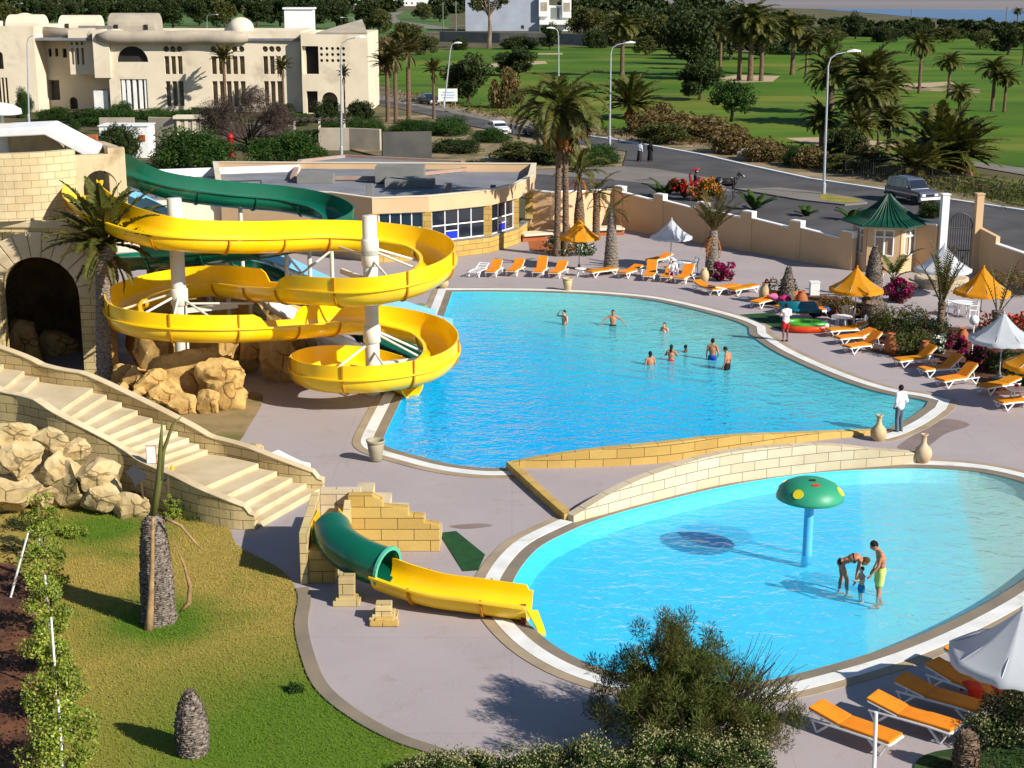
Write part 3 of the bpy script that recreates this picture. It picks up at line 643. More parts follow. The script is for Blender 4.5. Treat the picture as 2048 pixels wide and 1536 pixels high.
# swimmers
S = 'bathers in the large pool'; wz = -1.14
person('bather with one hand raised to his ear, leftmost in pool', (1128, 690), pi * .72, dict(elR=(.4, .12, 1.42), wrR=(.2, .12, 1.66), elL=(-.34, .1, 1.16), wrL=(-.2, .2, .98)), SK_fair, (30, 20, 16), [], 1.0, wz + .05, grp=S)
person('bather facing camera with both arms spread above water', (1225, 690), pi, dict(elL=(-.42, .05, 1.25), wrL=(-.6, .12, 1.04), elR=(.42, .05, 1.25), wrR=(.6, .12, 1.02)), SK_tan, (24, 18, 16), [('shorts', c_black, .5)], 1.0, wz + .12, grp=S)
person('long haired woman up to her shoulders in water', (1327, 712), pi * .8, {}, SK_fair, (90, 60, 34), [], .95, -1.28, hairlong=.2, grp=S, female=True)
person('woman in red bikini bottom seen from behind', (1341, 762), -.2, dict(elL=(-.3, .12, 1.2), wrL=(-.1, .24, 1.25), elR=(.3, .12, 1.2), wrR=(.12, .24, 1.22)), SK_tan, (60, 40, 26), [('briefs', c_red, 0), ('shorts', c_red, .15)], .95, -.98, hairlong=.22, grp=S, female=True)
person('dark haired child up to the shoulders in water', (1370, 748), 1.2, dict(elR=(.36, .16, 1.3), wrR=(.46, .3, 1.26)), SK_dark, (18, 16, 18), [], .78, -1.08, grp=S)
person('dark haired bather seen from behind chest deep in water', (1299, 780), .15, {}, SK_tan, (26, 20, 18), [], 1.0, -1.2, hairlong=.08, grp=S)
person('man in blue swim shorts seen from behind in pool', (1423, 758), -.35, dict(elR=(.27, -.03, 1.12), wrR=(.2, .12, .95)), SK_tan, (24, 18, 16), [('shorts', c_blue, .5)], 1.06, -.92, grp=S)
person('slim bather in black shorts looking down at the water', (1453, 772), .9, dict(neck=(0, .05, 1.47), head=(0, .12, 1.6), hd=(0, .8, -.6), hu=(0, .6, .8)), SK_tan, (24, 18, 16), [('shorts', c_black, .75)], 1.0, -.78, grp=S)
# on the deck
person('man in white shirt and grey trousers at the pool corner', (1797, 864), .55, dict(elL=(-.26, -.06, 1.14), wrL=(-.2, .08, .95), elR=(.26, -.06, 1.14), wrR=(.2, .08, .95), knL=(-.09, .03, .5)), SK_brown, (40, 26, 20), [('shirt', c_white, 1), ('trousers', c_grey, 1)], 1.03, vox=.013)
person('man in red shorts and white printed shirt by the inflatables', (1570, 683), .3, dict(elL=(-.27, .06, 1.16), wrL=(-.16, .26, 1.1), elR=(.26, .05, 1.16), wrR=(.17, .26, 1.1)), SK_brown, (40, 30, 24), [('tshirt', c_print, 1), ('shorts', c_red, .62)], 1.03, vox=.013)
person('child standing beside the kiosk palm stump', (1762, 570), pi * .6, {}, SK_tan, (40, 26, 18), [('shorts', c_white, .4)], .72)
person('person in a white hat sitting on an orange lounger', (1345, 562), pi - .3, dict(pel=(0, 0, .48), chest=(0, -.06, .78), neck=(0, -.06, .98), head=(0, -.02, 1.13), shL=(-.17, -.06, .93), shR=(.17, -.06, .93), elL=(-.24, .06, .68), wrL=(-.14, .24, .6), elR=(.24, .06, .68), wrR=(.14, .24, .6), hiL=(-.09, .02, .46), hiR=(.09, .02, .46), knL=(-.12, .42, .5), knR=(.12, .42, .5), anL=(-.12, .5, .1), anR=(.12, .5, .1)), SK_tan, (70, 50, 30), [('tshirt', c_white, 1), ('shorts', c_blue, .6)], 1.0, cap=c_white)
person('walker in a white top and dark skirt on the road', (1279, 323), -.6, dict(knL=(-.1, .12, .5), anL=(-.1, .14, .09), anR=(.1, -.18, .1)), SK_brown, (20, 16, 16), [('shirt', c_white, 1), ('skirt', c_dgrey, 1)], 1.05, vox=.024)
person('walker dressed all in black with a headscarf on the road', (1300, 323), -.6, dict(knL=(-.1, .12, .5), anL=(-.1, .14, .09), anR=(.1, -.18, .1)), SK_brown, None, [('robe', c_black, 1), ('scarf', c_black, 1)], 1.05, vox=.024)
# ================================================================ HORSE AND CARRIAGE
hpos = P(1452, 394); hz0 = math.radians(-8)
hr = thing('horse', 'black and white horse pulling the red carriage', 'horse', hpos, hz0)
b = MB()                                         # the horse faces +x
b.ball((.0, 0, 1.18), (.62, .27, .31), 18, 12); b.ball((.48, 0, 1.22), (.34, .25, .34), 16, 12); b.ball((-.55, 0, 1.24), (.36, .27, .32), 16, 12); b.ball((.15, 0, 1.08), (.5, .24, .26), 16, 12)
capsule(b, (.62, 0, 1.34), (.98, 0, 1.82), .2, .12, 14, .7); capsule(b, (.98, 0, 1.86), (1.34, 0, 1.6), .115, .065, 14, .8); b.ball((1.02, 0, 1.84), (.14, .1, .13), 12, 8)
for s in (-.05, .05): capsule(b, (.96, s, 1.94), (.97, s * 1.2, 2.06), .03, .012, 8)
for s in (-.14, .14):
    f = .08 if s > 0 else -.04
    capsule(b, (.52, s, 1.05), (.54 + f, s, .62), .11, .06); capsule(b, (.54 + f, s, .62), (.53 + f, s, .2), .055, .036); capsule(b, (.53 + f, s, .2), (.58 + f, s, .05), .045, .055)
    capsule(b, (-.62, s, 1.15), (-.5 - f, s, .82), .17, .1); capsule(b, (-.5 - f, s, .82), (-.72 - f, s, .55), .085, .052); capsule(b, (-.72 - f, s, .55), (-.68 - f, s, .2), .048, .036); capsule(b, (-.68 - f, s, .2), (-.62 - f, s, .05), .045, .055)
t = NT('piebald coat'); t.b.inputs['Roughness'].default_value = .6; t.col(t.mix(t.ramp(t.noise(t.coord('Object'), 1.6, 2), .62, .66), hx(28, 24, 24, .8), hx(210, 205, 200, .8)))
remesh(b, 'body', t.m, hr, .022); mn_ = MB()
for i in range(12): q = i / 11; mn_.tube([(.98 - .34 * q, 0, 1.95 - .45 * q), (.9 - .34 * q, .03, 1.9 - .45 * q), (.86 - .34 * q, .08, 1.72 - .42 * q)], .03, 5)
mn_.build('mane', c_black, hr, True); MB().tube([(-.88, 0, 1.36), (-1.0, 0, 1.2), (-1.02, 0, .8), (-1.0, 0, .6)], [.05, .07, .06, .02], 8).build('tail', c_black, hr, True)
MB().tube([(.66 + .0, .26 * math.cos(a), 1.25 + .32 * math.sin(a)) for a in [2 * pi * i / 16 for i in range(17)]], .035, 6).tube([(.6, -.3, 1.15), (-1.2, -.34, 1.0)], .03, 6).tube([(.6, .3, 1.15), (-1.2, .34, 1.0)], .03, 6).build('harness', M('leather', (.05, .03, .02), None, 3, .6), hr)
cpos = P(1398, 392); cg = thing('carriage', 'red two wheeled horse carriage on the road', 'carriage', cpos, hz0); m_cred = M('carriage red', hx(196, 26, 22, .85), hx(170, 18, 18, .8), 2, .4)
for s in (-.75, .75):
    w = MB(); w.tube([(.62 * math.cos(2 * pi * i / 28), s, .65 + .62 * math.sin(2 * pi * i / 28)) for i in range(29)], .04, 6, False)
    for i in range(10): w.tube([(0, s, .65), (.6 * math.cos(2 * pi * i / 10), s, .65 + .6 * math.sin(2 * pi * i / 10))], .022, 5)
    w.ball((0, s, .65), .09, 10, 6); w.build('wheel', m_cred, cg)
MB().loft([[(-.8, y, 1.3), (-.7, y, .8), (.6, y, .75), (.85, y, 1.05), (.8, y, 1.05), (.55, y, .82), (-.62, y, .86), (-.72, y, 1.3)] for y in (-.62, .62)], True, True).build('tub', m_cred, cg, recalc=True)
MB().box((-.45, 0, 1.02), (.5, 1.15, .22)).box((-.72, 0, 1.4), (.14, 1.15, .6), 0, 0, -.2).build('bench_seat', M('red leather', hx(150, 20, 18, .8), None, 2, .5), cg, bevel=.05)
q = MB(); q.loft([[(-.78 + .55 * (1 - math.cos(a)) , y, 1.55 + .6 * math.sin(a)) for a in [pi * .62 * i / 8 for i in range(9)]] for y in (-.64, .64)], False); q.build('hood', m_cred, cg, True, solid=.03); MB().tube([(0, -.75, .65), (0, .75, .65)], .04, 6).build('axle', m_eye, cg)
person('driver in dark clothes and pale cap on the carriage', (1386, 392), hz0 - pi / 2, dict(pel=(0, 0, .5), chest=(0, .02, .8), neck=(0, .04, 1.0), head=(0, .08, 1.15), shL=(-.17, .02, .95), shR=(.17, .02, .95), elL=(-.22, .12, .72), wrL=(-.12, .36, .72), elR=(.22, .12, .72), wrR=(.12, .36, .72), hiL=(-.1, .02, .48), hiR=(.1, .02, .48), knL=(-.12, .44, .5), knR=(.12, .44, .5), anL=(-.12, .52, .1), anR=(.12, .52, .1)), SK_dark, (20, 16, 16), [('shirt', c_dgrey, 1), ('trousers', c_black, 1)], 1.0, vox=.024, loc=cpos + V((-.35, 0, .72)), cap=clothm('pale cap', (190, 180, 170)))
# ================================================================ VEHICLES
m_tyre = M('tyre rubber', (.02, .02, .02), (.03, .03, .03), 8, .9); m_rim = M('alloy rim', (.45, .45, .46), None, 3, .35, metal=.7); m_cglass = NT('car glass'); m_cglass.b.inputs['Base Color'].default_value = (.015, .02, .03, 1); m_cglass.b.inputs['Roughness'].default_value = .04; m_cglass.b.inputs['Specular IOR Level'].default_value = .9; m_cglass = m_cglass.m
def car(lab, loc, rz, paint, suv=True, nm='parked_car', cat='car'):
    t = thing(nm, lab, cat, loc, rz); W = .9 if suv else .84; g = .0
    if suv:
        low = [(-2.15, .5), (-2.2, .8), (-2.15, 1.08), (.75, 1.1), (2.0, 1.0), (2.2, .86), (2.22, .5), (1.95, .38), (-1.95, .38)]; cab = [(-2.12, 1.08), (-1.98, 1.78), (-1.6, 1.84), (.25, 1.82), (.42, 1.76), (1.0, 1.09)]; wr = .38; wx = (-1.35, 1.42)
    else:
        low = [(-2.05, .4), (-2.1, .7), (-2.0, .88), (.9, .88), (1.9, .74), (2.05, .6), (2.05, .35), (1.85, .26), (-1.9, .26)]; cab = [(-1.75, .87), (-1.15, 1.36), (-.8, 1.42), (.1, 1.4), (.3, 1.34), (1.0, .87)]; wr = .3; wx = (-1.25, 1.3)
    def prof(pts, ws): return [[(x, s * (w if hasattr(ws, '__len__') is False else 0) if False else s * wv, z) for (x, z), wv in zip(pts, ws)] for s in (-1, 1)]
    o = MB().loft(prof(low, [W * .96, W, W, W, W * .97, W * .93, W * .95, W * .9, W * .9]), True, True).build('body', paint, t, recalc=True, bevel=.05)
    MB().loft(prof(cab, [W * .95, W * .84, W * .8, W * .8, W * .82, W * .93]), True, True).build('cabin', paint, t, recalc=True, bevel=.04)
    gl = MB()
    z0, z1 = cab[0][1] + .09, max(p[1] for p in cab) - .16
    def wy(z): k = (z - cab[0][1]) / (max(p[1] for p in cab) - cab[0][1]); return W * (.95 - .13 * k) + .008
    xs = [(-1.9, -1.05), (-.97, -.12), (-.04, .72)] if suv else [(-1.35, -.45), (-.38, .55)]
    for s in (-1, 1):
        for a, b in xs:
            k = .22 if b > .5 else .03; ka = .25 if (not suv and a < -1) else .03
            gl.poly([(a, s * wy(z0), z0), (b, s * wy(z0), z0), (b - k * 1.6, s * wy(z1), z1), (a + ka, s * wy(z1), z1)][::s])
    f0, f1 = cab[-1], cab[-2]
    gl.poly([(f0[0] - .04 + .02, -W * .86, f0[1] + .07), (f0[0] - .04 + .02, W * .86, f0[1] + .07), (f1[0] + .05, W * .76, f1[1] - .05), (f1[0] + .05, -W * .76, f1[1] - .05)])
    r0, r1 = cab[0], cab[1]; gl.poly([(r0[0] + .01, W * .8, r0[1] + .12), (r0[0] + .01, -W * .8, r0[1] + .12), (r1[0] - .03, -W * .72, r1[1] - .1), (r1[0] - .03, W * .72, r1[1] - .1)])
    gl.build('window', m_cglass, t)
    for x in wx:
        for s in (-1, 1):
            w = MB(); w.lathe([(wr * .6, -.11), (wr * .95, -.11), (wr, -.07), (wr, .07), (wr * .95, .11), (wr * .6, .11)], 22); w.v = [(x + a, s * (W - .1) + c, wr + b) for a, b, c in w.v]; wo = w.build('wheel', m_tyre, t)
            r = MB(); r.lathe([(wr * .6, -.09), (wr * .6, .09), (.05, .1)], 16); r.v = [(x + a, s * (W - .09) + c * (1 if s > 0 else -1), wr + b) for a, b, c in r.v]; r.build('rim', m_rim, wo)
    xf = low[5][0]; zf = low[5][1] - .1
    for s in (-.62, .62): MB().box((xf + .02, s * W, zf), (.06, .3, .17)).build('headlight', m_whiteplastic, t, bevel=.02)
    gr = MB().box((xf + .02, 0, zf), (.05, .75, .15)); gr.build('grille', m_eye, t); MB().box((xf + .06, 0, zf - .26), (.2, W * 2.0, .18)).build('front_bumper', m_whiteplastic if suv else m_eye, t, bevel=.04); MB().box((xf + .17, 0, zf - .24), (.02, .5, .11)).build('number_plate', m_whiteplastic, t)
    MB().box((low[0][0] - .06, 0, low[0][1] + .02), (.18, W * 1.96, .16)).build('rear_bumper', m_eye, t, bevel=.03)
    for s in (-1, 1): MB().box((.62, s * (W + .09), cab[0][1] + .12), (.12, .18, .13)).build('wing_mirror', m_eye, t, bevel=.02)
    if suv:
        rr = MB(); 
        for s in (-.62, .62): rr.tube([(-1.7, s, 1.9), (.1, s, 1.89)], .025, 6).tube([(-1.7, s, 1.82), (-1.7, s, 1.9)], .02, 5).tube([(.1, s, 1.81), (.1, s, 1.89)], .02, 5)
        rr.build('roof_rail', m_eye, t); MB().box((0, -W - .012, .78), (3.9, .03, .14)).box((0, W + .012, .78), (3.9, .03, .14)).build('side_moulding', m_rim, t)
    return t
m_silver = M('silver paint', hx(112, 116, 132, .75), None, 1, .3, metal=.3, coat=.6); m_darkcar = M('dark blue paint', hx(44, 54, 74, .7), None, 1, .3, coat=.6); m_whitecar = M('white car paint', (.75, .75, .75), None, 1, .3, coat=.6)  # silver grey is darkened: the car body's shade is in its paint colour
a, b = P(1560, 372), P(1900, 432); rzc = math.atan2((b - a).y, (b - a).x)
car('silver grey off roader driving on the road behind kiosk', P(1822, 404) + V((0, 0, .012)), rzc - .1, m_silver)
a, b = P(860, 225), P(1040, 268); rz2 = math.atan2((b - a).y, (b - a).x)
car('dark blue car on the road behind the palms', P(858, 208) + V((0, 0, .02)), rz2 + .1, m_darkcar, False); car('white car mostly hidden behind the verge shrubs', P(996, 268) + V((0, 0, .02)), rz2, m_whitecar, False); car('dark car partly hidden behind the big palm crown', P(1072, 272) + V((0, 0, .02)), rz2 + pi, m_darkcar, False)
# ================================================================ WALLS AND BUILDINGS
# ---- bridge between the pools
br = thing('stone_bridge', 'pale limestone footbridge with curved parapets between the two pools', 'bridge')
near = PG([(1140, 1043), (1210, 1024), (1300, 1000), (1450, 965), (1630, 941), (1750, 931), (1835, 924)])
nearh = [.22, .62, .92, 1.1, .95, .6, .36]
nw = spline([V((p.x, p.y, h)) for p, h in zip(near, nearh)], 6)
plat = [p.copy() for p in BW] + [P(1140, 1042)] + [V((p.x, p.y, 0)) for p in nw[1:]]
MB().prism([p for p in plat], -1.3, .07).build('walkway', m_deck, br)
MB().wall([V((p.x, p.y, 0)) for p in nw], -.02, [p.z for p in nw], .34).build('parapet', m_stonepale, br, bevel=.02)
bh = spline([V((i, 0, h)) for i, h in enumerate([.2, .4, .68, .76, .6, .25])], 6)
bw = MB(); bw.wall(BW, -1.2, [p.z for p in bh], .34)
o = bw.build('parapet', m_stoneyel, br, bevel=.02); o['label'] = 'yellow stone parapet along the large pool'
MB().wall([P(1020, 937), P(1085, 996), P(1137, 1041)], -.02, [.26, .24, .22], .3).build('end_kerb', m_stoneyel, br, bevel=.02)
# ---- perimeter wall
pw = thing('perimeter_wall', 'long peach rendered boundary wall with stepped white capped piers', 'wall')
d = wallB - wallA; Lw = d.length; d.normalize(); nseg = 5
bd = MB(); cp = MB(); pr_ = MB()
for i in range(nseg):
    a = wallA + d * (Lw * i / nseg); b = wallA + d * (Lw * (i + 1) / nseg)
    h0 = 2.35 - .12 * i
    bd.wall([a, b], -.05, [h0 + .1, h0 - .16], .28); cp.wall([a + d * .5, b], [h0 + .085, h0 - .155], [h0 + .15, h0 - .09], .34)
for i in range(nseg + 1):
    a = wallA + d * (Lw * i / nseg); h0 = 2.35 - .12 * i
    pr_.box((a.x, a.y, (h0 + .45) / 2), (.95, .36, h0 + .45), math.atan2(d.y, d.x)); cp.box((a.x + d.x * .1, a.y + d.y * .1, h0 + .49), (.8, .44, .09), math.atan2(d.y, d.x)); cp.box((a.x + d.x * .47, a.y + d.y * .47, h0 + .3), (.07, .4, .34), math.atan2(d.y, d.x))
bd.build('wall_panel', m_peach, pw); pr_.build('pier', m_peach, pw); cp.build('coping', m_white, pw)
w2 = thing('low_wall', 'lit peach wall joining the restaurant to the boundary wall', 'wall')
MB().wall([P(1052, 466), P(1100, 468), wallA - d * .5], -.05, [2.9, 2.75, 2.55], .26).build('wall_panel', m_peach, w2)
MB().wall([P(1052, 466), P(1100, 468), wallA - d * .5], [2.9, 2.75, 2.55], [2.98, 2.83, 2.63], .32).build('coping', m_white, w2)
w3 = thing('boundary_wall', 'stepped peach wall right of the iron gate', 'wall')
q = [gateB + V((.2, 0, 0)), P(1990, 556), P(2048, 572), P(2140, 600)]
MB().wall(q[:2], -.05, [2.6, 2.35], .26).wall(q[1:], -.05, [1.9, 1.75, 1.6], .26).build('wall_panel', m_peach, w3)
MB().wall(q[1:], [1.9, 1.75, 1.6], [1.97, 1.82, 1.67], .34).build('coping', m_white, w3)
w4 = thing('boundary_wall', 'short peach wall between kiosk and iron gate', 'wall')
MB().wall([P(1828, 540), gateA + V((-.3, 0, 0))], -.05, 2.75, .26).build('wall_panel', m_peach, w4)
MB().wall([P(1828, 540), gateA + V((-.3, 0, 0))], 2.75, 2.83, .34).build('coping', m_white, w4)
# ---- gate
g = thing('iron_gate', 'black arched iron gate between two tall pillars', 'gate', gateA)
gw = gateB - gateA; gL = gw.length; ga = math.atan2(gw.y, gw.x); g.rotation_euler = (0, 0, ga)
for x, mm in ((0, m_white), (gL, m_peach)):
    MB().box((x, 0, 2.25), (.42, .42, 4.5)).box((x, 0, 4.53), (.5, .5, .08)).build('pillar', mm, g, bevel=.015)
bars = MB()
for i in range(11):
    x = .32 + (gL - .64) * i / 10; t = (i - 5) / 5; bars.tube([(x, 0, .1), (x, 0, 2.6 + .8 * math.sqrt(max(0, 1 - t * t)))], .022, 6)
bars.tube([(.3 + (gL - .6) * (1 - math.cos(pi * i / 16)) / 2, 0, 2.6 + .85 * math.sin(pi * i / 16)) for i in range(17)], .035, 6)
for z in (.15, 1.3, 2.6): bars.tube([(.3, 0, z), (gL - .3, 0, z)], .03, 6)
bars.build('gate_leaf', m_darkmetal, g)
# ---- kiosk
kc = P(1768, 536); k = thing('kiosk', 'small peach pavilion with a green tiled pyramid roof', 'kiosk', kc, math.radians(14), None, .86)
hexa = [(2.15 * math.cos(2 * pi * i / 6 + pi / 6), 2.0 * math.sin(2 * pi * i / 6 + pi / 6)) for i in range(6)]
body = MB(); fr = MB(); gl = MB(); doorb = MB()
for i in range(6):
    a, b = V((*hexa[i], 0)), V((*hexa[(i + 1) % 6], 0)); L = (b - a).length
    face_cam = (a + b).y < -.1
    hole = [rect(.45, L - .45, 1.15, 2.85)] if i != 5 else [rect(.5, L - .4, .02, 2.6)]
    body.holed(a, b, 0, 3.15, .2, hole)
    dd = (b - a).normalized(); nn = V((dd.y, -dd.x, 0))
    if i != 5:
        z0, z1 = 1.15, 2.85
        for u in (.45, L / 2, L - .45): fr.beam(a + dd * u + V((0, 0, z0)), a + dd * u + V((0, 0, z1)), .09, .24)
        for z in (z0, 2.4, z1): fr.beam(a + dd * .4 + V((0, 0, z)), a + dd * (L - .4) + V((0, 0, z)), .22, .1)
        gl.poly([a + dd * .45 + V((0, 0, z0)), a + dd * (L - .45) + V((0, 0, z0)), a + dd * (L - .45) + V((0, 0, z1)), a + dd * .45 + V((0, 0, z1))])
body.build('wall', m_peach, k); fr.build('window_frame', m_white, k)
gl.build('window_pane', M('pale shutter', hx(190, 160, 130, .8), hx(170, 140, 112, .8), 1, .4), k)
rf = MB(); prof = [(3.0, 3.12), (2.95, 3.2), (2.0, 3.5), (1.1, 4.1), (.5, 4.6), (.12, 5.0), (.0, 5.05)]
rings = []
for r, z in prof: rings.append([V((r * c / 2.15 * 1.0 * (1 if abs(r) > 0 else 0) , r * s / 2.0, z)) for c, s in hexa])
rf.loft(rings, True, True)
for i in range(6):
    for j in range(7):
        p_ = []
        for r, z in prof[1:-1]:
            c = V((*hexa[i], 0)).lerp(V((*hexa[(i + 1) % 6], 0)), j / 7); p_.append((r * c.x / 2.15, r * c.y / 2.0, z + .03))
        rf.tube(p_, .035, 4)
rf.build('roof', m_tile, k); MB().prism([(x * 1.1, y * 1.1) for x, y in hexa], 2.98, 3.14).build('cornice', m_cream, k)
MB().prism([(x * .9, y * .9) for x, y in hexa], 0, .06).build('floor', m_lane, k)
# ---- restaurant
rs = thing('restaurant', 'low peach building with white framed ribbon windows and flat roof', 'building')
fp = PG([(750, 525), (856, 520), (976, 505), (1030, 488), (1058, 468)])
A0, A1 = P(665, 385, 3.85), P(540, 375, 3.85)
foot = [V((A1.x - 3, A1.y, 0)), V((A0.x, A0.y, 0))] + fp + [fp[-1] + V((.3, 7, 0)), fp[-1] + V((-22, 8, 0))]
fpo = offset(ccw(foot), .28)
MB().prism(offset(ccw(foot), -.2), 3.05, 3.3).build('roof', m_roof, rs)
par = MB(); cc = ccw(foot); par.wall(offset(cc, .1), 2.95, 3.85, .3, True); par.build('fascia', m_peach, rs)
MB().wall(offset(cc, .1), 3.85, 3.9, .38, True).build('coping', m_cream, rs)
lo = MB().wall(fp, -.02, 1.0, .36); lo.build('base_wall', m_stoneyel, rs)
MB().wall(fp[:], 1.0, 1.07, .5).build('sill', m_concrete, rs)
MB().wall([foot[0], foot[1], fp[0]], -.02, 2.95, .3).build('wall', m_peach, rs); MB().wall([fp[-1], fp[-1] + V((.3, 7, 0))], -.02, 2.95, .3).build('wall', m_peach, rs)
for p in fp: MB().box((p.x, p.y, 2.0), (.5, .5, 1.9)).build('column', m_stoneyel, rs)
for i in range(3):
    a, b = fp[i], fp[i + 1]; L = (b - a).length; dd = (b - a).normalized(); n_ = 4 if i < 2 else 3
    f = MB(); gp = MB(); bp = MB(); u0_, u1_ = .3, L - .3
    up = lambda u, z: a + dd * u + V((0, 0, z))
    for j in range(n_ + 1):
        u = u0_ + (u1_ - u0_) * j / n_; f.beam(up(u, 1.08), up(u, 2.94), .07, .1)
    for z in (1.1, 2.0, 2.92): f.beam(up(u0_, z), up(u1_, z), .1, .07)
    f.beam(up(u0_ + (u1_ - u0_) / n_, 1.62), up(u0_ + (u1_ - u0_) * 2 / n_, 1.62), .08, .05)
    w_ = f.build('window', m_white, rs)
    gp.poly([up(u0_, 1.1), up(u1_, 1.1), up(u1_, 2.94), up(u0_, 2.94)]).build('pane', m_glass, w_)
    off = V((dd.y, -dd.x, 0)) * .012
    bp.poly([up(u0_ + (u1_ - u0_) * (j / n_), z) + off for j, z in ((1, 1.12), (2, 1.12), (2, 1.58), (1, 1.58))]).build('panel', m_blue, w_)
for x, y, sx, sy, sz in ((-13, 103, 2.4, 1.2, .6), (-6.6, 101, 3.2, 2.4, .55), (-4, 96.5, .5, .4, .75), (-8.8, 96, .4, .35, .8), (-1.2, 98.5, .35, .3, .4)): MB().box((x, y, 3.3 + sz / 2), (sx, sy, sz)).build('roof_duct', m_concrete, rs, bevel=.02)
# ---- long flat roofed annex behind the slides
an = thing('annex_building', 'long flat grey roofed annex behind the green slide', 'building')
fa = [V((p.x, p.y, 0)) for p in (P(200, 402, 3.2), P(520, 392, 3.2), P(560, 385, 3.2), P(600, 345, 3.2), P(290, 356, 3.2), P(150, 365, 3.2))]
MB().prism(fa, -.05, 3.1).build('wall', m_cream, an); MB().prism(offset(ccw(fa), -.25), 3.1, 3.2).build('roof', m_roof, an)
MB().wall([fa[5], fa[4], fa[3]], 3.1, 3.75, .25).build('parapet', m_white, an)
rl = MB()
for z in (.45, .9): rl.tube([fa[0] + V((0, .6, 3.2 + z)), fa[1] + V((0, .6, 3.2 + z))], .04, 6)
for i in range(7):
    p = fa[0].lerp(fa[1], i / 6) + V((0, .6, 0)); rl.tube([p + V((0, 0, 3.1)), p + V((0, 0, 4.1))], .04, 6)
rl.build('roof_railing', m_darkmetal, an)
pp = MB()
for t in (.25, .5, .8): p = fa[0].lerp(fa[1], t) + V((0, 1.6, 0)); pp.box((p.x, p.y, 3.6), (.5, .4, .9))
pp.build('roof_pier', m_concrete, an)
a2 = thing('annex_building', 'small flat roofed block with reddish parapet behind restaurant', 'building')
fb = [V((p.x, p.y, 0)) for p in (P(585, 362, 3.3), P(760, 362, 3.3), P(930, 345, 3.3), P(925, 330, 3.3), P(690, 318, 3.3), P(600, 328, 3.3))]
MB().prism(fb, -.05, 3.4).build('wall', m_white, a2); MB().wall(fb, 3.4, 3.62, .3, True).build('parapet', M('faded red trim', hx(190, 140, 120, .7), hx(180, 165, 150, .7), 1, .8), a2)
MB().prism(offset(ccw(fb), -.3), 3.4, 3.45).build('roof', m_roof, a2)
hb = MB(); c0 = P(795, 372, 3.4)
hb.box((c0.x, c0.y + 3, 3.9), (3.2, 2.2, 1.0)).build('roof_box', m_concrete, a2)
sl = P(765, 335); s2 = P(863, 332)
cw = tag(MB().wall([sl, s2], -.05, 3.15, .45).build('concrete_wall', M('dark cement render', hx(104, 100, 94, .6), hx(88, 86, 82, .6), .6, .9, .2), bevel=.02), 'tall dark freestanding cement wall beside the garden walls', 'wall')
for nm, pts, h, lab in (('garden_wall', [(640, 300), (700, 300), (762, 303)], 2.2, 'rounded pale garden wall left of the dark cement wall'),
                        ('garden_wall', [(300, 286), (360, 288), (415, 288)], 2.7, 'pale garden wall with pillars below the hotel terrace'),
                        ('garden_wall', [(440, 282), (510, 286), (590, 290)], 2.0, 'pale garden wall behind the bare grey shrub'),
                        ('garden_wall', [(200, 262), (270, 262)], 1.5, 'short low garden wall left of the white hut')):
    o = MB().wall(PG(pts), -.05, h, .35).build(nm, m_greyplaster, bevel=.04); tag(o, lab, 'wall')
pgl = thing('garden_pavilion', 'small white pillared shelter below the hotel terrace', 'shelter', P(385, 287))
for x in (-1.2, -.4, .4, 1.2): MB().box((x, -.6, 1.3), (.35, .35, 2.6)).build('pillar', m_cream, pgl)
MB().box((0, 0, 2.75), (3.4, 2.0, .3)).build('roof', m_cream, pgl)
pb = thing('pergola', 'dark timber pergola beside the garden wall', 'pergola', P(640, 285))
for x in (-2.6, 0, 2.6): MB().box((x, 0, 1.2), (.2, .2, 2.4)).build('post', m_cream, pb)
b_ = MB()
for i in range(9): b_.box((-3.2 + .8 * i, 0, 2.5), (.12, 3.2, .12))
b_.box((0, -1.2, 2.38), (6.8, .14, .14)).box((0, 1.2, 2.38), (6.8, .14, .14)).build('beam', M('dark timber', (.06, .04, .03), None, 2, .7), pb)
hut = thing('white_hut', 'small white block hut with a brown window behind dark shrub', 'hut', P(250, 316))
MB().box((0, 1.5, 1.5), (4.6, 3.0, 3.0)).build('wall', m_white, hut); MB().box((1.75, -.02, 1.9), (.6, .1, .6)).build('window', m_terra, hut); MB().box((0, 1.5, 3.04), (4.8, 3.2, .08)).build('roof', m_white, hut)
rp = thing('red_post', 'red painted rounded post beside the bare grey shrub', 'post', P(462, 312)); MB().lathe([(.28, 0), (.3, .3), (.28, 1.7), (.34, 1.8), (.3, 2.05), (.1, 2.2)], 12).build('shaft', M('red paint', hx(170, 30, 24, .8), None, 2, .5), rp, auto=.6)
rk = tag(MB().lathe([(.3, 0), (.75, .3), (.9, .9), (.7, 1.5), (.3, 1.8), (.08, 1.85)], 14, P(352, 308)).build('red_dome', M('red paint dull', hx(160, 34, 28, .7), None, 2, .6), smooth=True), 'red dome shaped ornament between two green shrubs', 'ornament')
# ---- hotel
ht = thing('hotel', 'cream two storey hotel with arches, round windows and roof domes', 'building')
YF = 207.0
def X_(px, Y): return D(px, 200, Y).x
def Z_(py, Y): return D(400, py, Y).z
def front(px0, px1, Y, ztop, holes, name='wall', mat=m_cream, depth=14, back=True, th=.5, zb=0):
    x0, x1 = X_(px0, Y), X_(px1, Y)
    b = MB().holed((x0, Y), (x1, Y), zb, ztop, th, holes)
    if back: b.prism([(x0, Y + depth), (x1, Y + depth), (x1, Y + depth - .3), (x0, Y + depth - .3)], zb, ztop); b.prism([(x0 - .0, Y + .25), (x0 + .5, Y + .25), (x0 + .5, Y + depth - .3), (x0, Y + depth - .3)], zb, ztop); b.prism([(x1 - .5, Y + .25), (x1, Y + .25), (x1, Y + depth - .3), (x1 - .5, Y + depth - .3)], zb, ztop)
    return b.build(name, mat, ht)
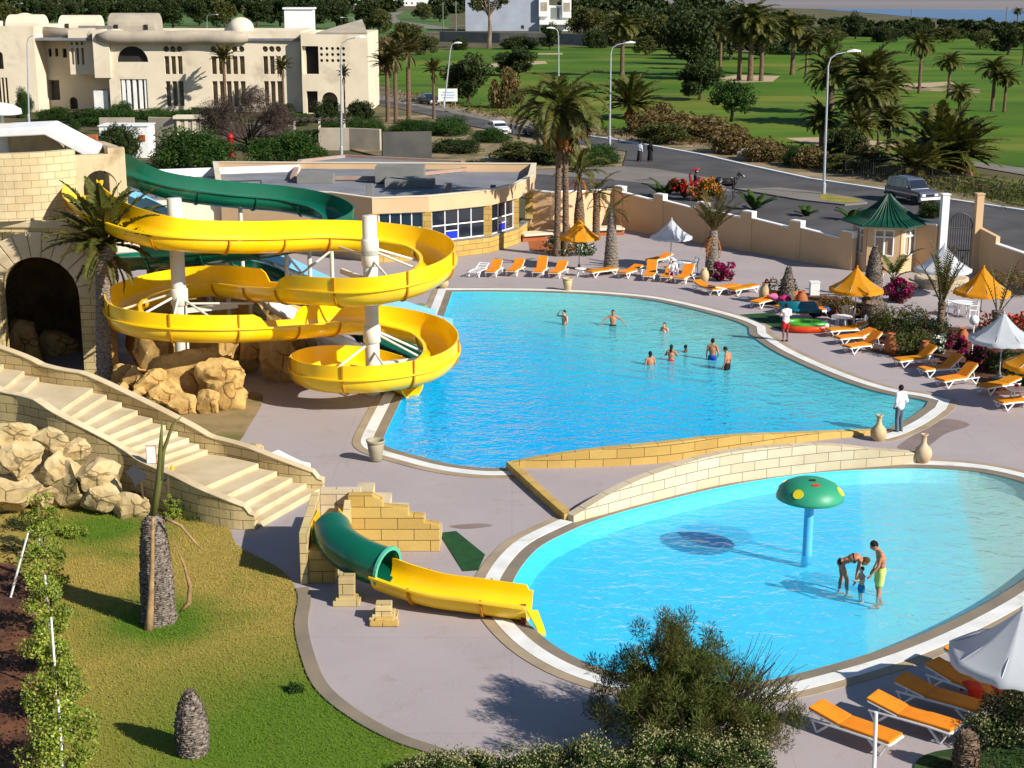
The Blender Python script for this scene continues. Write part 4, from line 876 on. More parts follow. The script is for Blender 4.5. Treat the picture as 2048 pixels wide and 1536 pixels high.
def hole(px0, px1, py0, py1, o, Y, kind=rect):
    return kind(X_(px0, Y) - X_(o, Y), X_(px1, Y) - X_(o, Y), Z_(py1, Y), Z_(py0, Y))
Ym = 204.0
zt = Z_(62, Ym)
hs = [hole(242, 305, 92, 124, 225, Ym, arch), hole(246, 300, 158, 218, 225, Ym)]
for a, b in ((337, 376), (430, 500), (533, 572)):
    n = 3 if b - a < 50 else 5
    for j in range(n):
        u0_, u1_ = a + (b - a) * j / n, a + (b - a) * (j + .72) / n
        hs.append(hole(u0_, u1_, 112, 148, 225, Ym)); hs.append(hole(u0_, u1_, 162, 212, 225, Ym))
        r = .38; hs.append(disc(X_((u0_ + u1_) / 2, Ym) - X_(225, Ym), Z_(98, Ym), r))
front(222, 606, Ym, zt, hs)
front(606, 738, Ym - 1.5, Z_(66, Ym), [hole(608, 640, 92, 148, 606, Ym - 1.5), hole(614, 636, 182, 232, 606, Ym - 1.5, rect), hole(644, 676, 184, 230, 606, Ym - 1.5, arch)] + [disc(X_(646 + 11 * i, Ym - 1.5) - X_(606, Ym - 1.5), Z_(97 + 12 * j, Ym - 1.5), .22, 6) for i in range(5) for j in range(3)], depth=16)
front(78, 224, Ym + 5, Z_(66, Ym), [hole(92 + 13 * i, 98 + 13 * i, 97, 113, 78, Ym + 5) for i in range(3)] + [hole(133, 141, 97, 115, 78, Ym + 5), hole(84, 122, 160, 200, 78, Ym + 5), hole(140, 156, 194, 226, 78, Ym + 5, arch)])
front(-120, 78, Ym, Z_(52, Ym), [hole(0, 14, 103, 138, -120, Ym, arch)] + [hole(0 + 7 * i, 5 + 7 * i, 155, 215, -120, Ym) for i in range(3)])
front(146, 205, Ym + 1.5, Z_(60, Ym), [hole(150 + 10 * i, 155 + 10 * i, 84, 90, 146, Ym + 1.5) for i in range(3)] + [hole(150 + 10 * i, 155 + 10 * i, 96, 129, 146, Ym + 1.5) for i in range(3)], zb=Z_(150, Ym), depth=4)
front(194, 226, Ym - .5, Z_(60, Ym), [], zb=Z_(155, Ym), depth=6)
MB().prism([(X_(186, Ym), Ym + .5), (X_(214, Ym), Ym + .5), (X_(214, Ym), Ym + 4.5), (X_(186, Ym), Ym + 4.5)], 0, Z_(182, Ym)).build('porch', M('white wall', (.75, .73, .68), None, 1, .7), ht)
MB().box(((X_(226, Ym) + X_(605, Ym)) / 2, Ym + .42, 4.2), (X_(605, Ym) - X_(226, Ym) - .4, .12, 8.0)).box((X_(150, Ym), Ym + 6.2, 4), (X_(220, Ym) - X_(82, Ym), .12, 8)).box((X_(-20, Ym), Ym + 1.2, 4), (11, .12, 8)).box((X_(668, Ym), Ym - .3, 4), (7.4, .12, 8)).build('window', m_greyglass, ht)
for p in (249, 259, 271, 283, 294): MB().box((X_(p, Ym) , Ym + .1, Z_(190, Ym)), (.42, .42, 4.2)).build('column', m_white, ht)
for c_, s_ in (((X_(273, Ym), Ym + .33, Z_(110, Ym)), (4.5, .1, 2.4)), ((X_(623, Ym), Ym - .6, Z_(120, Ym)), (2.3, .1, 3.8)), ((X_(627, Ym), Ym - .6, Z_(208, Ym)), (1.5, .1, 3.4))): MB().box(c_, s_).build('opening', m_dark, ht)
# sculpted cornice roll along the roofline
b = MB(); x0, x1 = X_(200, Ym - 1), X_(500, Ym - 1)
b.tube([(x0 + (x1 - x0) * i / 12, Ym - .6, Z_(75, Ym) + .05 * math.sin(i * 1.7)) for i in range(13)], [.5] + [.9 + .05 * math.sin(i * 2.3) for i in range(11)] + [.5], 16)
b.tube([(X_(72, Ym), Ym + 4.4, Z_(66, Ym)), (X_(130, Ym), Ym + 4.2, Z_(70, Ym)), (X_(190, Ym), Ym + 1.6, Z_(68, Ym))], .75, 10)
b.build('cornice', m_greyplaster, ht, smooth=True)
zr = zt - .9
MB().prism([(X_(-120, Ym), Ym + .4), (X_(738, Ym), Ym - .9), (X_(738, Ym), Ym + 15), (X_(600, Ym), Ym + 34), (X_(-120, Ym), Ym + 34)], zr - .3, zr).build('roof', m_roof, ht)
def vault(px, w, h, L, Y, z, mat, nm='roof_vault'):
    n = 10; rings = []
    for s in (0, 1): rings.append([(X_(px, Y) + s * L, Y + w * .5 * -math.cos(pi * i / n), z + h * (.45 + .55 * math.sin(pi * i / n))) for i in range(n + 1)] + [(X_(px, Y) + s * L, Y + w * .5, z), (X_(px, Y) + s * L, Y - w * .5, z)])
    o = MB().loft(rings, True, True).build(nm, mat, ht, recalc=True); return o
v1 = vault(136, 4.5, 2.6, 5.2, Ym + 16, zr, m_cream); v2 = vault(234, 5.0, 3.0, 6.2, Ym + 9, zr, m_greyplaster)
v3 = vault(34, 5.0, 2.8, 4.4, Ym + 10, zr, m_cream)
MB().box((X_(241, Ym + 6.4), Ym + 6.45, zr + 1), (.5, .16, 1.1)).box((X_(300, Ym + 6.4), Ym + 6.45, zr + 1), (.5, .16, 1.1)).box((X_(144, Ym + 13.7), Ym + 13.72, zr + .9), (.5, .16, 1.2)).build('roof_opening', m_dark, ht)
for px, r, Y in ((488, 1.75, Ym + 14), (10, 1.5, Ym + 9), (62, 2.2, Ym + 12)):
    MB().lathe([(r, 0), (r, .5 * r)] + [(r * math.cos(a), .5 * r + r * .85 * math.sin(a)) for a in [pi / 2 * i / 8 for i in range(1, 8)]] + [(.02, 1.35 * r)], 24, (X_(px, Y), Y, zr)).build('dome', m_cream, ht, auto=.7)
MB().box((X_(200, Ym + 5), Ym + 5, zr + .7), (4.4, .2, 1.5)).build('roof_screen', m_concrete, ht)
MB().box((X_(605, Ym + 24), Ym + 24, zr + 1.6), (4.0, 3, 3.4)).box((X_(605, Ym + 24), Ym + 24, zr + 3.4), (4.4, 3.4, .25)).build('stair_tower', m_white, ht)
MB().poly([(X_(640, Ym), Ym - 1.8, Z_(66, Ym) + .02), (X_(740, Ym), Ym - 1.8, Z_(66, Ym) + .02), (X_(715, Ym), Ym + 9, Z_(52, Ym) + .6), (X_(660, Ym), Ym + 9, Z_(58, Ym))]).build('sloped_roof', m_greyplaster, ht, solid=.15)
# ---- white villa and far houses
def house(px, py, w, dp, h, lab, storeys=2, yaw=0.0, mat=m_white):
    b_ = thing('white_house', lab, 'house', P(px, py), yaw)
    MB().box((0, dp / 2, h / 2), (w, dp, h)).build('wall', mat, b_); MB().box((0, dp / 2, h + .15), (w + .3, dp + .3, .3)).build('roof', mat, b_)
    for s in range(storeys):
        for i in range(max(2, int(w / 4))):
            MB().box((-w / 2 + w * (i + .5) / max(2, int(w / 4)), -.02, h * (s + .55) / storeys), (1.2, .12, 1.3)).build('window', m_glass, b_)
    return b_
Yv = P(1040, 62).y; vl = thing('white_villa', 'large white villa with blank grey side wall and balconied end', 'house', (0, 0, 0))
x0, x1, x2 = X_(932, Yv), X_(1078, Yv), X_(1140, Yv)
MB().box(((x0 + x1) / 2, Yv + 8, 5.6), (x1 - x0, 16, 11.2)).build('wall', M('blue grey render', hx(176, 182, 196, .8), None, .2, .8), vl)
fv = MB().box(((x1 + x2) / 2, Yv + 7, 4.4), (x2 - x1, 15, 8.8)); fv.box((x1 + 1.6, Yv + 2, 8.6), (3.6, 8, 7)).box((x2 - 1.5, Yv + 2, 8.2), (3.2, 8, 7)).box(((x1 + x2) / 2, Yv - 1.6, 3.1), (x2 - x1, 2, 1.6)); fv.build('balcony_block', m_white, vl)
for x, z in ((x1 + 1.6, 8.6), (x2 - 1.5, 8.4)): MB().box((x, Yv - 2.05, z), (2.2, .1, 3.0)).build('window', m_greyplaster, vl)
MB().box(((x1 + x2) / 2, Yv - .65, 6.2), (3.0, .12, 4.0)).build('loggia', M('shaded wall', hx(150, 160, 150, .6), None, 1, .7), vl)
MB().box((x1 - 6, Yv - .02, 1.4), (1.0, .1, 1.2)).build('window', m_dark, vl)
vw = tag(MB().wall(PG([(880, 83), (1000, 86), (1115, 88), (1240, 92)]), -.05, 2.9, .4).build('compound_wall', m_concrete), 'long grey compound wall in front of the white villa', 'wall')
for px, py, w, h, lab in ((60, 4, 30, 9, 'far white house above the hotel left dome'), (215, 2, 26, 7, 'far white house behind the pine belt above the vaults'), (520, 8, 34, 8, 'far white house right of the roof dome'), (700, 9, 26, 7, 'far white house above the hotel end wall'), (790, 10, 40, 10, 'far white block at head of the curved lane'), (835, 12, 30, 8, 'far white block right of the curved lane'), (890, 16, 16, 6, 'small far white house beside utility poles'), (1200, 4, 18, 5, 'far low white house right of the villa')):
    house(px, py, w, 12, h, lab)
sheet('far_lane', [ccw(PG([(770, 26), (810, 22), (790, 32), (800, 42), (860, 50), (900, 56), (880, 60), (820, 52), (765, 42)]))], .0, m_lane)
# ================================================================ WATER SLIDES
def flume(root, ctrl, r, sides, mat, jmat, ext=.45, every=2.4, name='channel', dens=10, solidw=.045, open0=0.0):
    """open trough swept along ctrl (rim height); sides = list of (t0,t1,'L'/'R') stretches with a raised outer wall"""
    pts = spline([V(c) for c in ctrl], dens); n = len(pts)
    S = [0.0]
    for i in range(1, n): S.append(S[-1] + (pts[i] - pts[i - 1]).length)
    Lt = S[-1]
    def hgt(t, s):
        h = 0.03
        for a, b, q in sides:
            if q == s:
                k = min((t - a) / .0045, (b - t) / .0045, 1)
                if k > 0: h = max(h, .03 + (ext - .03) * k)
        return h
    rings = []; frames = []
    for i, p in enumerate(pts):
        d = (pts[min(i + 1, n - 1)] - pts[max(i - 1, 0)]); d.z = 0; d.normalize()
        u = V((d.y, -d.x, 0)); t = i / (n - 1); hl, hr = hgt(t, 'L'), hgt(t, 'R')
        R2 = r + solidw; pr = []
        pr += [(-R2, hl), (-R2, .03), (-R2 - .09, .03), (-R2 - .09, -.03), (-R2, -.04)]
        pr += [(-R2 * math.cos(a), -.04 - (R2 * .95) * math.sin(a)) for a in [pi * j / 12 for j in range(1, 12)]]
        pr += [(R2, -.04), (R2 + .09, -.03), (R2 + .09, .03), (R2, .03), (R2, hr), (r, hr), (r, 0)]
        pr += [(r * math.cos(a), -r * .95 * math.sin(a)) for a in [pi * j / 12 for j in range(1, 12)]]
        pr += [(-r, 0), (-r, hl)]
        rings.append([p + u * x + V((0, 0, z)) for x, z in pr]); frames.append((p, u, d, hl, hr))
    MB().loft(rings, True, True).build(name, mat, root, auto=math.radians(38))
    s = every * .6
    while s < Lt - .3:
        i = next(j for j in range(n) if S[j] >= s); p, u, d, hl, hr = frames[i]; R2 = r + solidw + .004
        o1 = [(-R2, hl + .01), (-R2, -.04)] + [(-R2 * math.cos(a), -.04 - R2 * .95 * math.sin(a)) for a in [pi * j / 12 for j in range(1, 12)]] + [(R2, -.04), (R2, hr + .01)]
        o2 = [(x + (.055 if x > 0 else -.055) * (abs(x) / R2) , z - (.055 if z < -.05 else 0)) for x, z in o1]
        m = len(o1)
        q = MB()
        lo = []
        for off in (-.03, .03):
            lo.append([p + u * x + V((0, 0, z)) + d * off for x, z in o1] + [p + u * x + V((0, 0, z)) + d * off for x, z in reversed(o2)])
        q.loft(lo, True, True); q.build('joint_flange', jmat, root)
        s += every
    return pts
ys = thing('water_slide', 'yellow open water slide winding in S curves round two white columns', 'water slide')
yc = [(-17.55, 63.7, 8.2), (-17.2, 62.1, 7.75), (-15.3, 60.1, 7.1), (-12.9, 59.3, 6.70), (-10.2, 60.7, 6.38), (-7.7, 62.8, 6.12), (-5.5, 63.4, 5.92), (-3.6, 62.6, 5.7), (-2.9, 60.6, 5.45), (-3.6, 58.6, 5.15), (-5.5, 57.8, 4.86),
      (-8.0, 58.8, 4.72), (-10.2, 61.0, 4.4), (-12.4, 63.2, 4.15), (-14.3, 63.1, 3.92), (-15.5, 61.2, 3.72), (-14.9, 58.9, 3.55), (-13.2, 58.1, 3.42), (-10.8, 58.7, 3.22), (-8.7, 60.6, 2.92), (-7.0, 62.6, 2.66),
      (-5.3, 63.3, 2.4), (-3.5, 62.6, 2.1), (-2.8, 60.6, 1.84), (-3.4, 58.7, 1.62), (-5.3, 57.8, 1.47), (-7.2, 58.2, 1.38), (-8.1, 59.6, 1.3), (-7.6, 61.0, 1.22), (-6.3, 61.6, 1.05), (-5.0, 61.2, .8), (-4.0, 60.4, .5)]
N_ = len(yc) - 1
flume(ys, yc, .62, [(0.02, 11.3 / N_, 'L'), (12 / N_, 18.4 / N_, 'R'), (19.2 / N_, 31 / N_, 'L')], m_yellow, m_yellowj, .54)
def column(root, x, y, h, arms, r=.29):
    MB().lathe([(r, -.05), (r, h - .02), (r - .02, h)], 20, (x, y, 0)).build('column', m_colw, root, auto=.8)
    for z in arms:
        MB().lathe([(r + .03, z - .75), (r + .06, z - .72), (r + .06, z - .1), (r + .03, z - .07)], 20, (x, y, 0)).build('collar', m_colw, root, auto=.8)
m_colw = M('cream steel column', hx(232, 228, 212, .86), hx(218, 212, 194, .84), .6, .5, dirt=(hx(180, 168, 140, .8), .7, .6, .85))
C1 = (-13.35, 61.1); C2 = (-5.6, 60.5)
column(ys, *C1, 7.85, [7.2, 4.3]); column(ys, *C2, 7.25, [6.4, 2.9, 6.0])
def struts(root, c, pts, r=.05):
    for (x, y, z), zc in pts:
        MB().tube([(c[0], c[1], zc), (x, y, z)], r, 8).build('strut', m_colw, root)
struts(ys, C2, [((-3.6, 61.6, 5.2), 6.0), ((-3.3, 60.2, 5.0), 5.9), ((-4.4, 58.6, 4.7), 5.6), ((-7.0, 62.3, 5.7), 5.6), ((-3.4, 61.2, 1.5), 2.7), ((-3.3, 60.2, 1.4), 2.6), ((-4.6, 58.4, 1.1), 1.9), ((-7.4, 59.2, 1.0), 2.2), ((-5.4, 58.4, 4.4), 4.1)])
struts(ys, C1, [((-15.6, 61.0, 3.4), 4.1), ((-15.0, 59.6, 3.2), 4.0), ((-13.2, 58.7, 3.1), 4.0), ((-11.2, 59.6, 2.9), 3.9), ((-14.0, 62.8, 3.8), 4.2), ((-13.0, 59.8, 6.2), 6.9), ((-12.2, 60.0, 6.1), 6.8), ((-10.4, 61.2, 3.6), 3.6)])
for c, z, a in ((C2, 1.2, .3), (C1, 3.3, .25), (C2, 4.6, 2.2)):
    MB().beam((c[0], c[1], z), (c[0] + 2.3 * math.cos(a), c[1] + 2.3 * math.sin(a), z + .12), .14, .2).build('cantilever_arm', m_colw, ys)
gs = thing('water_slide', 'dark green water slide curving behind the yellow one', 'water slide')
gc = [(-17.3, 66.9, 8.6), (-16.0, 66.6, 8.1), (-14.6, 66.9, 7.6), (-12.4, 67.9, 7.15), (-10.2, 68.9, 6.8), (-8.4, 68.6, 6.45), (-7.5, 67.2, 6.1), (-8.2, 65.7, 5.8), (-10.2, 65.0, 5.45), (-12.6, 65.4, 5.1), (-15.0, 65.9, 4.8), (-16.8, 66.9, 4.55), (-16.2, 68.4, 4.35), (-14.2, 68.9, 4.2), (-12.0, 68.0, 4.05), (-10.4, 66.9, 3.75), (-9.0, 66.4, 3.0), (-7.6, 66.1, 2.2), (-5.8, 65.4, 1.3), (-4.0, 64.4, .75), (-3.2, 64.0, .55)]
n_ = len(gc) - 1
flume(gs, gc, .58, [(0.0, 9.5 / n_, 'L'), (9.8 / n_, 14 / n_, 'R')], m_green, m_greenj, .5)
for x, y, h in ((-9.6, 65.2, 5.0), (-8.8, 66.6, 5.6), (-12.2, 65.5, 4.6), (-12.0, 68.2, 6.6), (-7.8, 66.3, 5.4), (-15.4, 66.2, 4.2)):
    MB().tube([(x, y, -.05), (x, y, h)], .09, 10).build('support_post', m_colw, gs)
MB().tube([(-9.6, 65.2, 3.6), (-7.8, 66.3, 4.9)], .05, 6).tube([(-9.6, 65.2, 4.9), (-8.8, 66.6, 3.4)], .05, 6).build('brace', m_colw, gs)
# straight pale blue slide, two waves, from the tower to the pool
bs = thing('water_slide', 'wide pale blue straight slide descending in waves from the tower', 'water slide')
Sb, Eb = D(222, 392, 68), P(888, 645)
d_ = (Eb - Sb); d_.z = 0; Lb = d_.length; d_.normalize(); u_ = V((d_.y, -d_.x, 0)); zz0 = Sb.z; rings = []; rail = []
def bz(t):
    base = zz0 * (1 - t) ** 1.12 + .12
    return base + .34 * math.sin(t * pi * 5) * (1 - t) * .8 * (t > .08)
for i in range(61):
    t = i / 60; p = Sb.lerp(Eb, t); p.z = bz(t); w = 1.15
    pr = [(-w - .06, .3), (-w - .06, -.1), (w + .06, -.1), (w + .06, .3), (w, .3), (w, 0), (.04, 0), (.04, .14), (-.04, .14), (-.04, 0), (-w, 0), (-w, .3)]
    rings.append([p + u_ * x + V((0, 0, z)) for x, z in pr])
MB().loft(rings, True, True).build('slide_bed', m_bluefib, bs, auto=.7)
MB().tube([Sb.lerp(Eb, i / 30) + V((0, 0, bz(i / 30) - Sb.lerp(Eb, i / 30).z - .3)) + u_ * .6 for i in range(29)], .16, 8).tube([Sb.lerp(Eb, i / 30) + V((0, 0, bz(i / 30) - Sb.lerp(Eb, i / 30).z - .3)) - u_ * .6 for i in range(29)], .16, 8).build('support_beam', m_white, bs)
for t in (.25, .45, .62, .76):
    p = Sb.lerp(Eb, t)
    for s in (-.8, .8): q = p + u_ * s; MB().tube([(q.x, q.y, -.05), (q.x, q.y, bz(t) - .1)], .1, 10).build('support_post', m_colw, bs)
# second narrow white slide in front, ending green at the pool
ws = thing('water_slide', 'narrow white straight slide with green outlet under the yellow curves', 'water slide')
wc = [(-14.6, 66.2, 5.3), (-12.0, 65.4, 4.0), (-10.4, 64.9, 3.1), (-9.0, 64.4, 2.3), (-7.4, 63.8, 1.55), (-5.4, 63.0, .9), (-4.4, 62.6, .62)]
flume(ws, wc, .42, [], m_white, m_colw, .1, 3.0)
flume(ws, [(-4.9, 62.8, .76), (-4.3, 62.55, .60), (-3.6, 62.3, .5)], .46, [], m_green, m_greenj, .1, 3.0, name='outlet')
for x, y, h in ((-11.2, 65.15, 3.2), (-8.2, 64.1, 1.6)): MB().tube([(x, y, -.05), (x, y, h)], .08, 8).build('support_post', m_colw, ws)
# ================================================================ SLIDE TOWER
m_shade = M('stone darkened for shade', hx(190, 148, 96, .7), hx(150, 112, 70, .62), 1.2, .95, .6, 4)  # darker brown stone; shade inside the arch is put into its colour
tw = thing('slide_tower', 'sandstone slide tower with arched base and round brick turret', 'tower')
Yt = 62.6; xl = -24.0; xr = -16.75
def tx(px): return D(px, 600, Yt).x - xl
zA = 6.5
MB().holed((xl, Yt), (xr, Yt), -.05, zA, .7, [arch(tx(6), tx(164), .0, 5.3, 16)]).build('arch_wall', m_stone, tw)
MB().wall([V((xl + .2, Yt + .4, 0)), V((xl + .2, 77, 0))], -.05, zA, .4).build('side_wall', m_stone, tw)
vs_ = MB(); cx_, cr_ = (tx(6) + tx(164)) / 2 + xl, (tx(164) - tx(6)) / 2; zs_ = 5.3 - cr_
for i in range(13):                                   # voussoirs standing proud of the arch wall
    a0, a1 = pi * (i + .04) / 13, pi * (i + .96) / 13
    q = [(cx_ + rr * math.cos(a), zs_ + rr * math.sin(a)) for rr, a in ((cr_ + .01, a0), (cr_ + 1.05, a0), (cr_ + 1.05, a1), (cr_ + .01, a1))]
    o = vs_.add([(x, y, z) for y in (Yt - .42, Yt + .3) for x, z in q], [(0, 1, 2, 3), (7, 6, 5, 4), (0, 4, 5, 1), (1, 5, 6, 2), (2, 6, 7, 3), (3, 7, 4, 0)])
vs_.build('arch_stone', m_stair, tw, recalc=True, bevel=.02)
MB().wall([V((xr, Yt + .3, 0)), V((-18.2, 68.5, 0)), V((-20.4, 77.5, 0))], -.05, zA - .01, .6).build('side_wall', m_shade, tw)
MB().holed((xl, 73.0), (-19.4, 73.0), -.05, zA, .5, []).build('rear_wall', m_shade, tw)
MB().prism([(xl, Yt + .36), (xr - .3, Yt + .36), (-18.5, 68.5), (-20.6, 77.0), (xl, 77.0)], zA - .5, zA - .02).build('floor_slab', m_stone, tw)
MB().prism([(xl, Yt - .45), (-17.9, Yt - .45), (-16.5, Yt + .3), (-16.3, 64.9), (-18.3, 69.9), (xl, 69.9)], zA, zA + .3).build('corbel', m_stair, tw, bevel=.05)
arc_ = [V((-21.2 + 3.6 * math.cos(a), 65.3 + 3.3 * math.sin(a), 0)) for a in [math.radians(x) for x in range(-140, -22, 8)]]
MB().wall(arc_, zA + .3, 9.5, .45).build('turret_wall', m_stonepale2 if False else brickmat('turret brick', hx(226, 208, 166, .78), hx(214, 190, 144, .78), hx(150, 128, 92, .6), .62, .3, .01, .3), tw, bevel=.02)
e0 = arc_[-1]
MB().holed((e0.x, e0.y), (-16.4, 64.6), zA + .3, 9.25, .4, [arch(.35, 1.75, zA + .3, 8.6)]).build('exit_wall', m_stair, tw)
MB().wall([V((-16.45, 64.7, 0)), V((-16.9, 65.8, 0)), V((-18.2, 69.0, 0)), V((-19.4, 69.7, 0)), V((xl, 69.8, 0))], zA + .3, [9.45, 9.45, 9.3, 9.3, 9.3], .45).build('parapet', m_stair, tw, bevel=.04)
MB().box((-16.45, 64.7, 8.1), (.7, .6, 2.75), .3).build('pier', m_stair, tw, bevel=.03)
b = MB(); b.holed((-22.6, 66.6), (-18.9, 66.6), zA + .3, 10.3, .45, [], top=[(3.7, 8.9), (2.5, 10.3), (0, 10.3)]); b.build('buttress', m_stair, tw)
MB().box((-18.6, 67.4, 9.3), (1.4, .3, .9)).build('parapet_panel', m_terra, tw)
cn = MB(); y0, y1 = 65.0, 66.9
top = [(-22.6, 10.15), (-19.4, 10.3), (-17.45, 9.25)]
lo_ = []
for x, z in top: lo_.append([(x, y0, z), (x, y1, z + .1), (x - .05, y1, z - .25), (x - .05, y0, z - .35)])
cn.loft(lo_, True, True).build('canopy_roof', m_white, tw, bevel=.05)
for x_, y_ in ((-18.75, 66.3), (-21.6, 66.4)): MB().tube([(x_, y_, zA + .3), (x_, y_, 9.9)], .2, 14).build('canopy_post', m_white, tw)
sp2 = thing('shade_canopy', 'white curved shade roof edge behind the tower at left', 'canopy', D(2, 218, 78))
MB().lathe([(1.0, -.25), (.95, 0), (.6, .2), (.2, .3), (.02, .32)], 20).build('cover', m_white, sp2, smooth=True); MB().tube([(0, 0, -sp2.location.z), (0, 0, .2)], .1, 8).build('post', m_white, sp2)
# ================================================================ ROCKS
def rock(lab, loc, size, seed, mat=None, rot=0.0, grp=None, cuts=13, sub=4, rough=.06):
    bm = bmesh.new(); bmesh.ops.create_icosphere(bm, subdivisions=sub, radius=1.0)
    r_ = random.Random(seed); off = V((seed * 3.7, seed * 1.3, seed * 2.1)); pl = []
    for i in range(cuts):
        n = V((r_.gauss(0, 1), r_.gauss(0, 1), r_.gauss(0, .8))).normalized(); pl.append((n, r_.uniform(.5, .8)))
    for v in bm.verts:
        p = v.co.copy()
        for n, d in pl:
            k = p.dot(n) - d
            if k > 0: p -= n * k * .97
        q = v.co.normalized()
        p += q * (mn.noise(q * 1.6 + off) * .11 + mn.fractal(q * 3.6 + off, 1.0, 2.0, 4) * rough)
        v.co = V((p.x * size[0], p.y * size[1], p.z * size[2]))
    me = bpy.data.meshes.new('boulder'); bm.to_mesh(me); bm.free(); me.polygons.foreach_set('use_smooth', [True] * len(me.polygons)); me.set_sharp_from_angle(angle=.38)
    me.materials.append(mat or m_rock); o = bpy.data.objects.new('boulder', me); COL.objects.link(o); o.location = loc; o.rotation_euler = (0, 0, rot)
    return tag(o, lab, 'boulder', grp)
G1 = 'ochre boulders piled under the yellow slide'
for i, (px, py, Y, sx, sy, sz, lab) in enumerate([
    (390, 772, 59.8, 1.9, 1.2, 1.4, 'largest flat faced ochre boulder under the yellow slide'),
    (330, 800, 58.2, .75, .7, .75, 'rounded ochre boulder at the left foot of the big flat one'),
    (455, 790, 58.6, 1.1, .8, 1.0, 'ochre boulder at the right foot of the big flat one'),
    (275, 795, 58.4, .6, .6, .55, 'small ochre boulder between palm trunk and big boulder'),
    (242, 790, 58.8, .55, .5, .6, 'small tilted boulder touching the tall palm trunk'),
    (262, 705, 61.5, 1.0, .6, .7, 'leaning slab of rock behind the tall palm trunk'),
    (240, 735, 60.6, .8, .6, .7, 'shaded boulder low behind the tall palm trunk'),
    (330, 715, 62.6, 1.5, 1.2, 1.6, 'shaded brown boulder behind the big flat boulder'),
    (420, 690, 63.6, 2.0, 1.2, 1.7, 'wide shaded boulder under the lowest left bend of slide'),
    (555, 740, 62.8, 1.15, 1.0, 1.5, 'dark rounded boulder left of the lowest slide loop'),
    (500, 700, 64.0, .8, .7, 1.1, 'broken pale rock between the slide bends'),
    (480, 640, 66.5, 1.6, 1.2, 1.9, 'pointed ochre rock beneath the white slide'),
    (600, 690, 65.5, 1.3, 1.0, 1.0, 'low brown rock under the pale blue slide'),
    (305, 650, 65.5, 1.5, 1.0, 2.2, 'tall ochre rock behind the left slide loop'),
    (370, 560, 70.0, 2.6, 1.5, 2.6, 'ochre rock mound at back below the green slide'),
    (500, 560, 72.0, 2.4, 1.4, 2.2, 'ochre rock mound behind the straight slides'),
    (640, 560, 76.0, 2.2, 1.2, 1.1, 'low rock edging by the restaurant end of the slides'),
    (585, 620, 70.0, 1.6, 1.2, 1.2, 'flat rock between the thin slide posts'),
    (300, 770, 58.9, .8, .5, .8, 'angular boulder leaning on the left end of the big flat one'), (440, 745, 59.0, 1.0, .7, .9, 'boulder resting high at the right end of the big flat one'), (365, 812, 57.6, .8, .45, .5, 'low slab boulder before the middle of the big flat one'), (415, 806, 57.7, .6, .45, .55, 'squat boulder before the right half of the big flat one'), (268, 758, 59.6, .7, .5, .7, 'brown boulder stacked right of the tall palm trunk'), (350, 735, 59.9, .9, .5, .55, 'rock slab lying on top of the big flat boulder')]):
    c = D(px, py, Y); c.z = max(c.z, sz * .45)
    if i in (6, 7, 10, 11, 12, 13, 14, 15, 16, 17): c.z = min(c.z, sz * .8)
    if i < 6 or i in (8, 9): c.z = sz * .62
    rock(lab, c, (sx, sy, sz), i + 3, grp=G1, rot=rnd.uniform(-.4, .4) if i else 0, sub=5 if i == 0 else 4, cuts=10, rough=.07)
G2 = 'pale boulders below the staircase'
for i, (px, py, s, sq, lab) in enumerate([
    (15, 950, .95, .7, 'pale boulder at the photo left edge below the stair'), (75, 962, .8, .75, 'squat pale boulder beside the left edge one'), (140, 985, .72, 1.1, 'upright pale boulder nearest the flower bed'), (205, 975, .75, .7, 'pale slab like boulder right of the upright one'), (262, 985, .6, .6, 'small pale boulder beneath the dark cloth'),
    (40, 900, 1.0, .7, 'wide pale boulder in second row at left'), (120, 915, .85, .7, 'pale boulder in second row behind the upright one'), (190, 930, .9, .6, 'long pale boulder in second row under the stair wall'), (20, 862, 1.1, .6, 'pale boulder highest at the photo left edge'), (95, 870, .8, .6, 'small shaded boulder against the stair wall'), (150, 890, .6, .6, 'rounded pale boulder tucked under the stair wall')]):
    wy_ = float(np.interp(px, [-10, 60, 140, 220, 300], [47.0, 47.3, 47.2, 46.8, 46.4]))
    c = D(px, py, wy_ - (.8 if i < 5 else (.6 if i < 8 else .3)))
    if i < 5: s *= 1.35; c.z = s * sq * .6
    elif i < 8: c.z -= .3; c.y -= .15
    else: c.z -= .15
    rock(lab, (c.x, c.y, max(c.z, s * .35)), (s * 1.05, s * .8, s * sq), 40 + i, m_rockpale, rnd.uniform(-.5, .5), G2, cuts=15)
G3 = 'rocks on the stair wall'
for i, (px, py, z, s, lab) in enumerate([(425, 905, .75, (.85, .5, .42), 'large pale rock set into the far stair wall'), (512, 897, .6, (.4, .3, .28), 'small rock right of the large one on stair wall'), (478, 895, .65, (.45, .3, .2), 'flat rock between two others on the stair wall'), (405, 882, .8, (.3, .25, .2), 'small rock left of the large one on stair wall')]):
    rock(lab, P(px, py, z), s, 70 + i, m_rockpale, .3, G3, sub=3)
rock('rock lying in shade inside the tower arch', D(45, 690, 66), (1.0, .8, 1.3), 81); rock('brown rock mass deep in the tower arch', D(120, 700, 68), (1.4, .8, 1.2), 82)
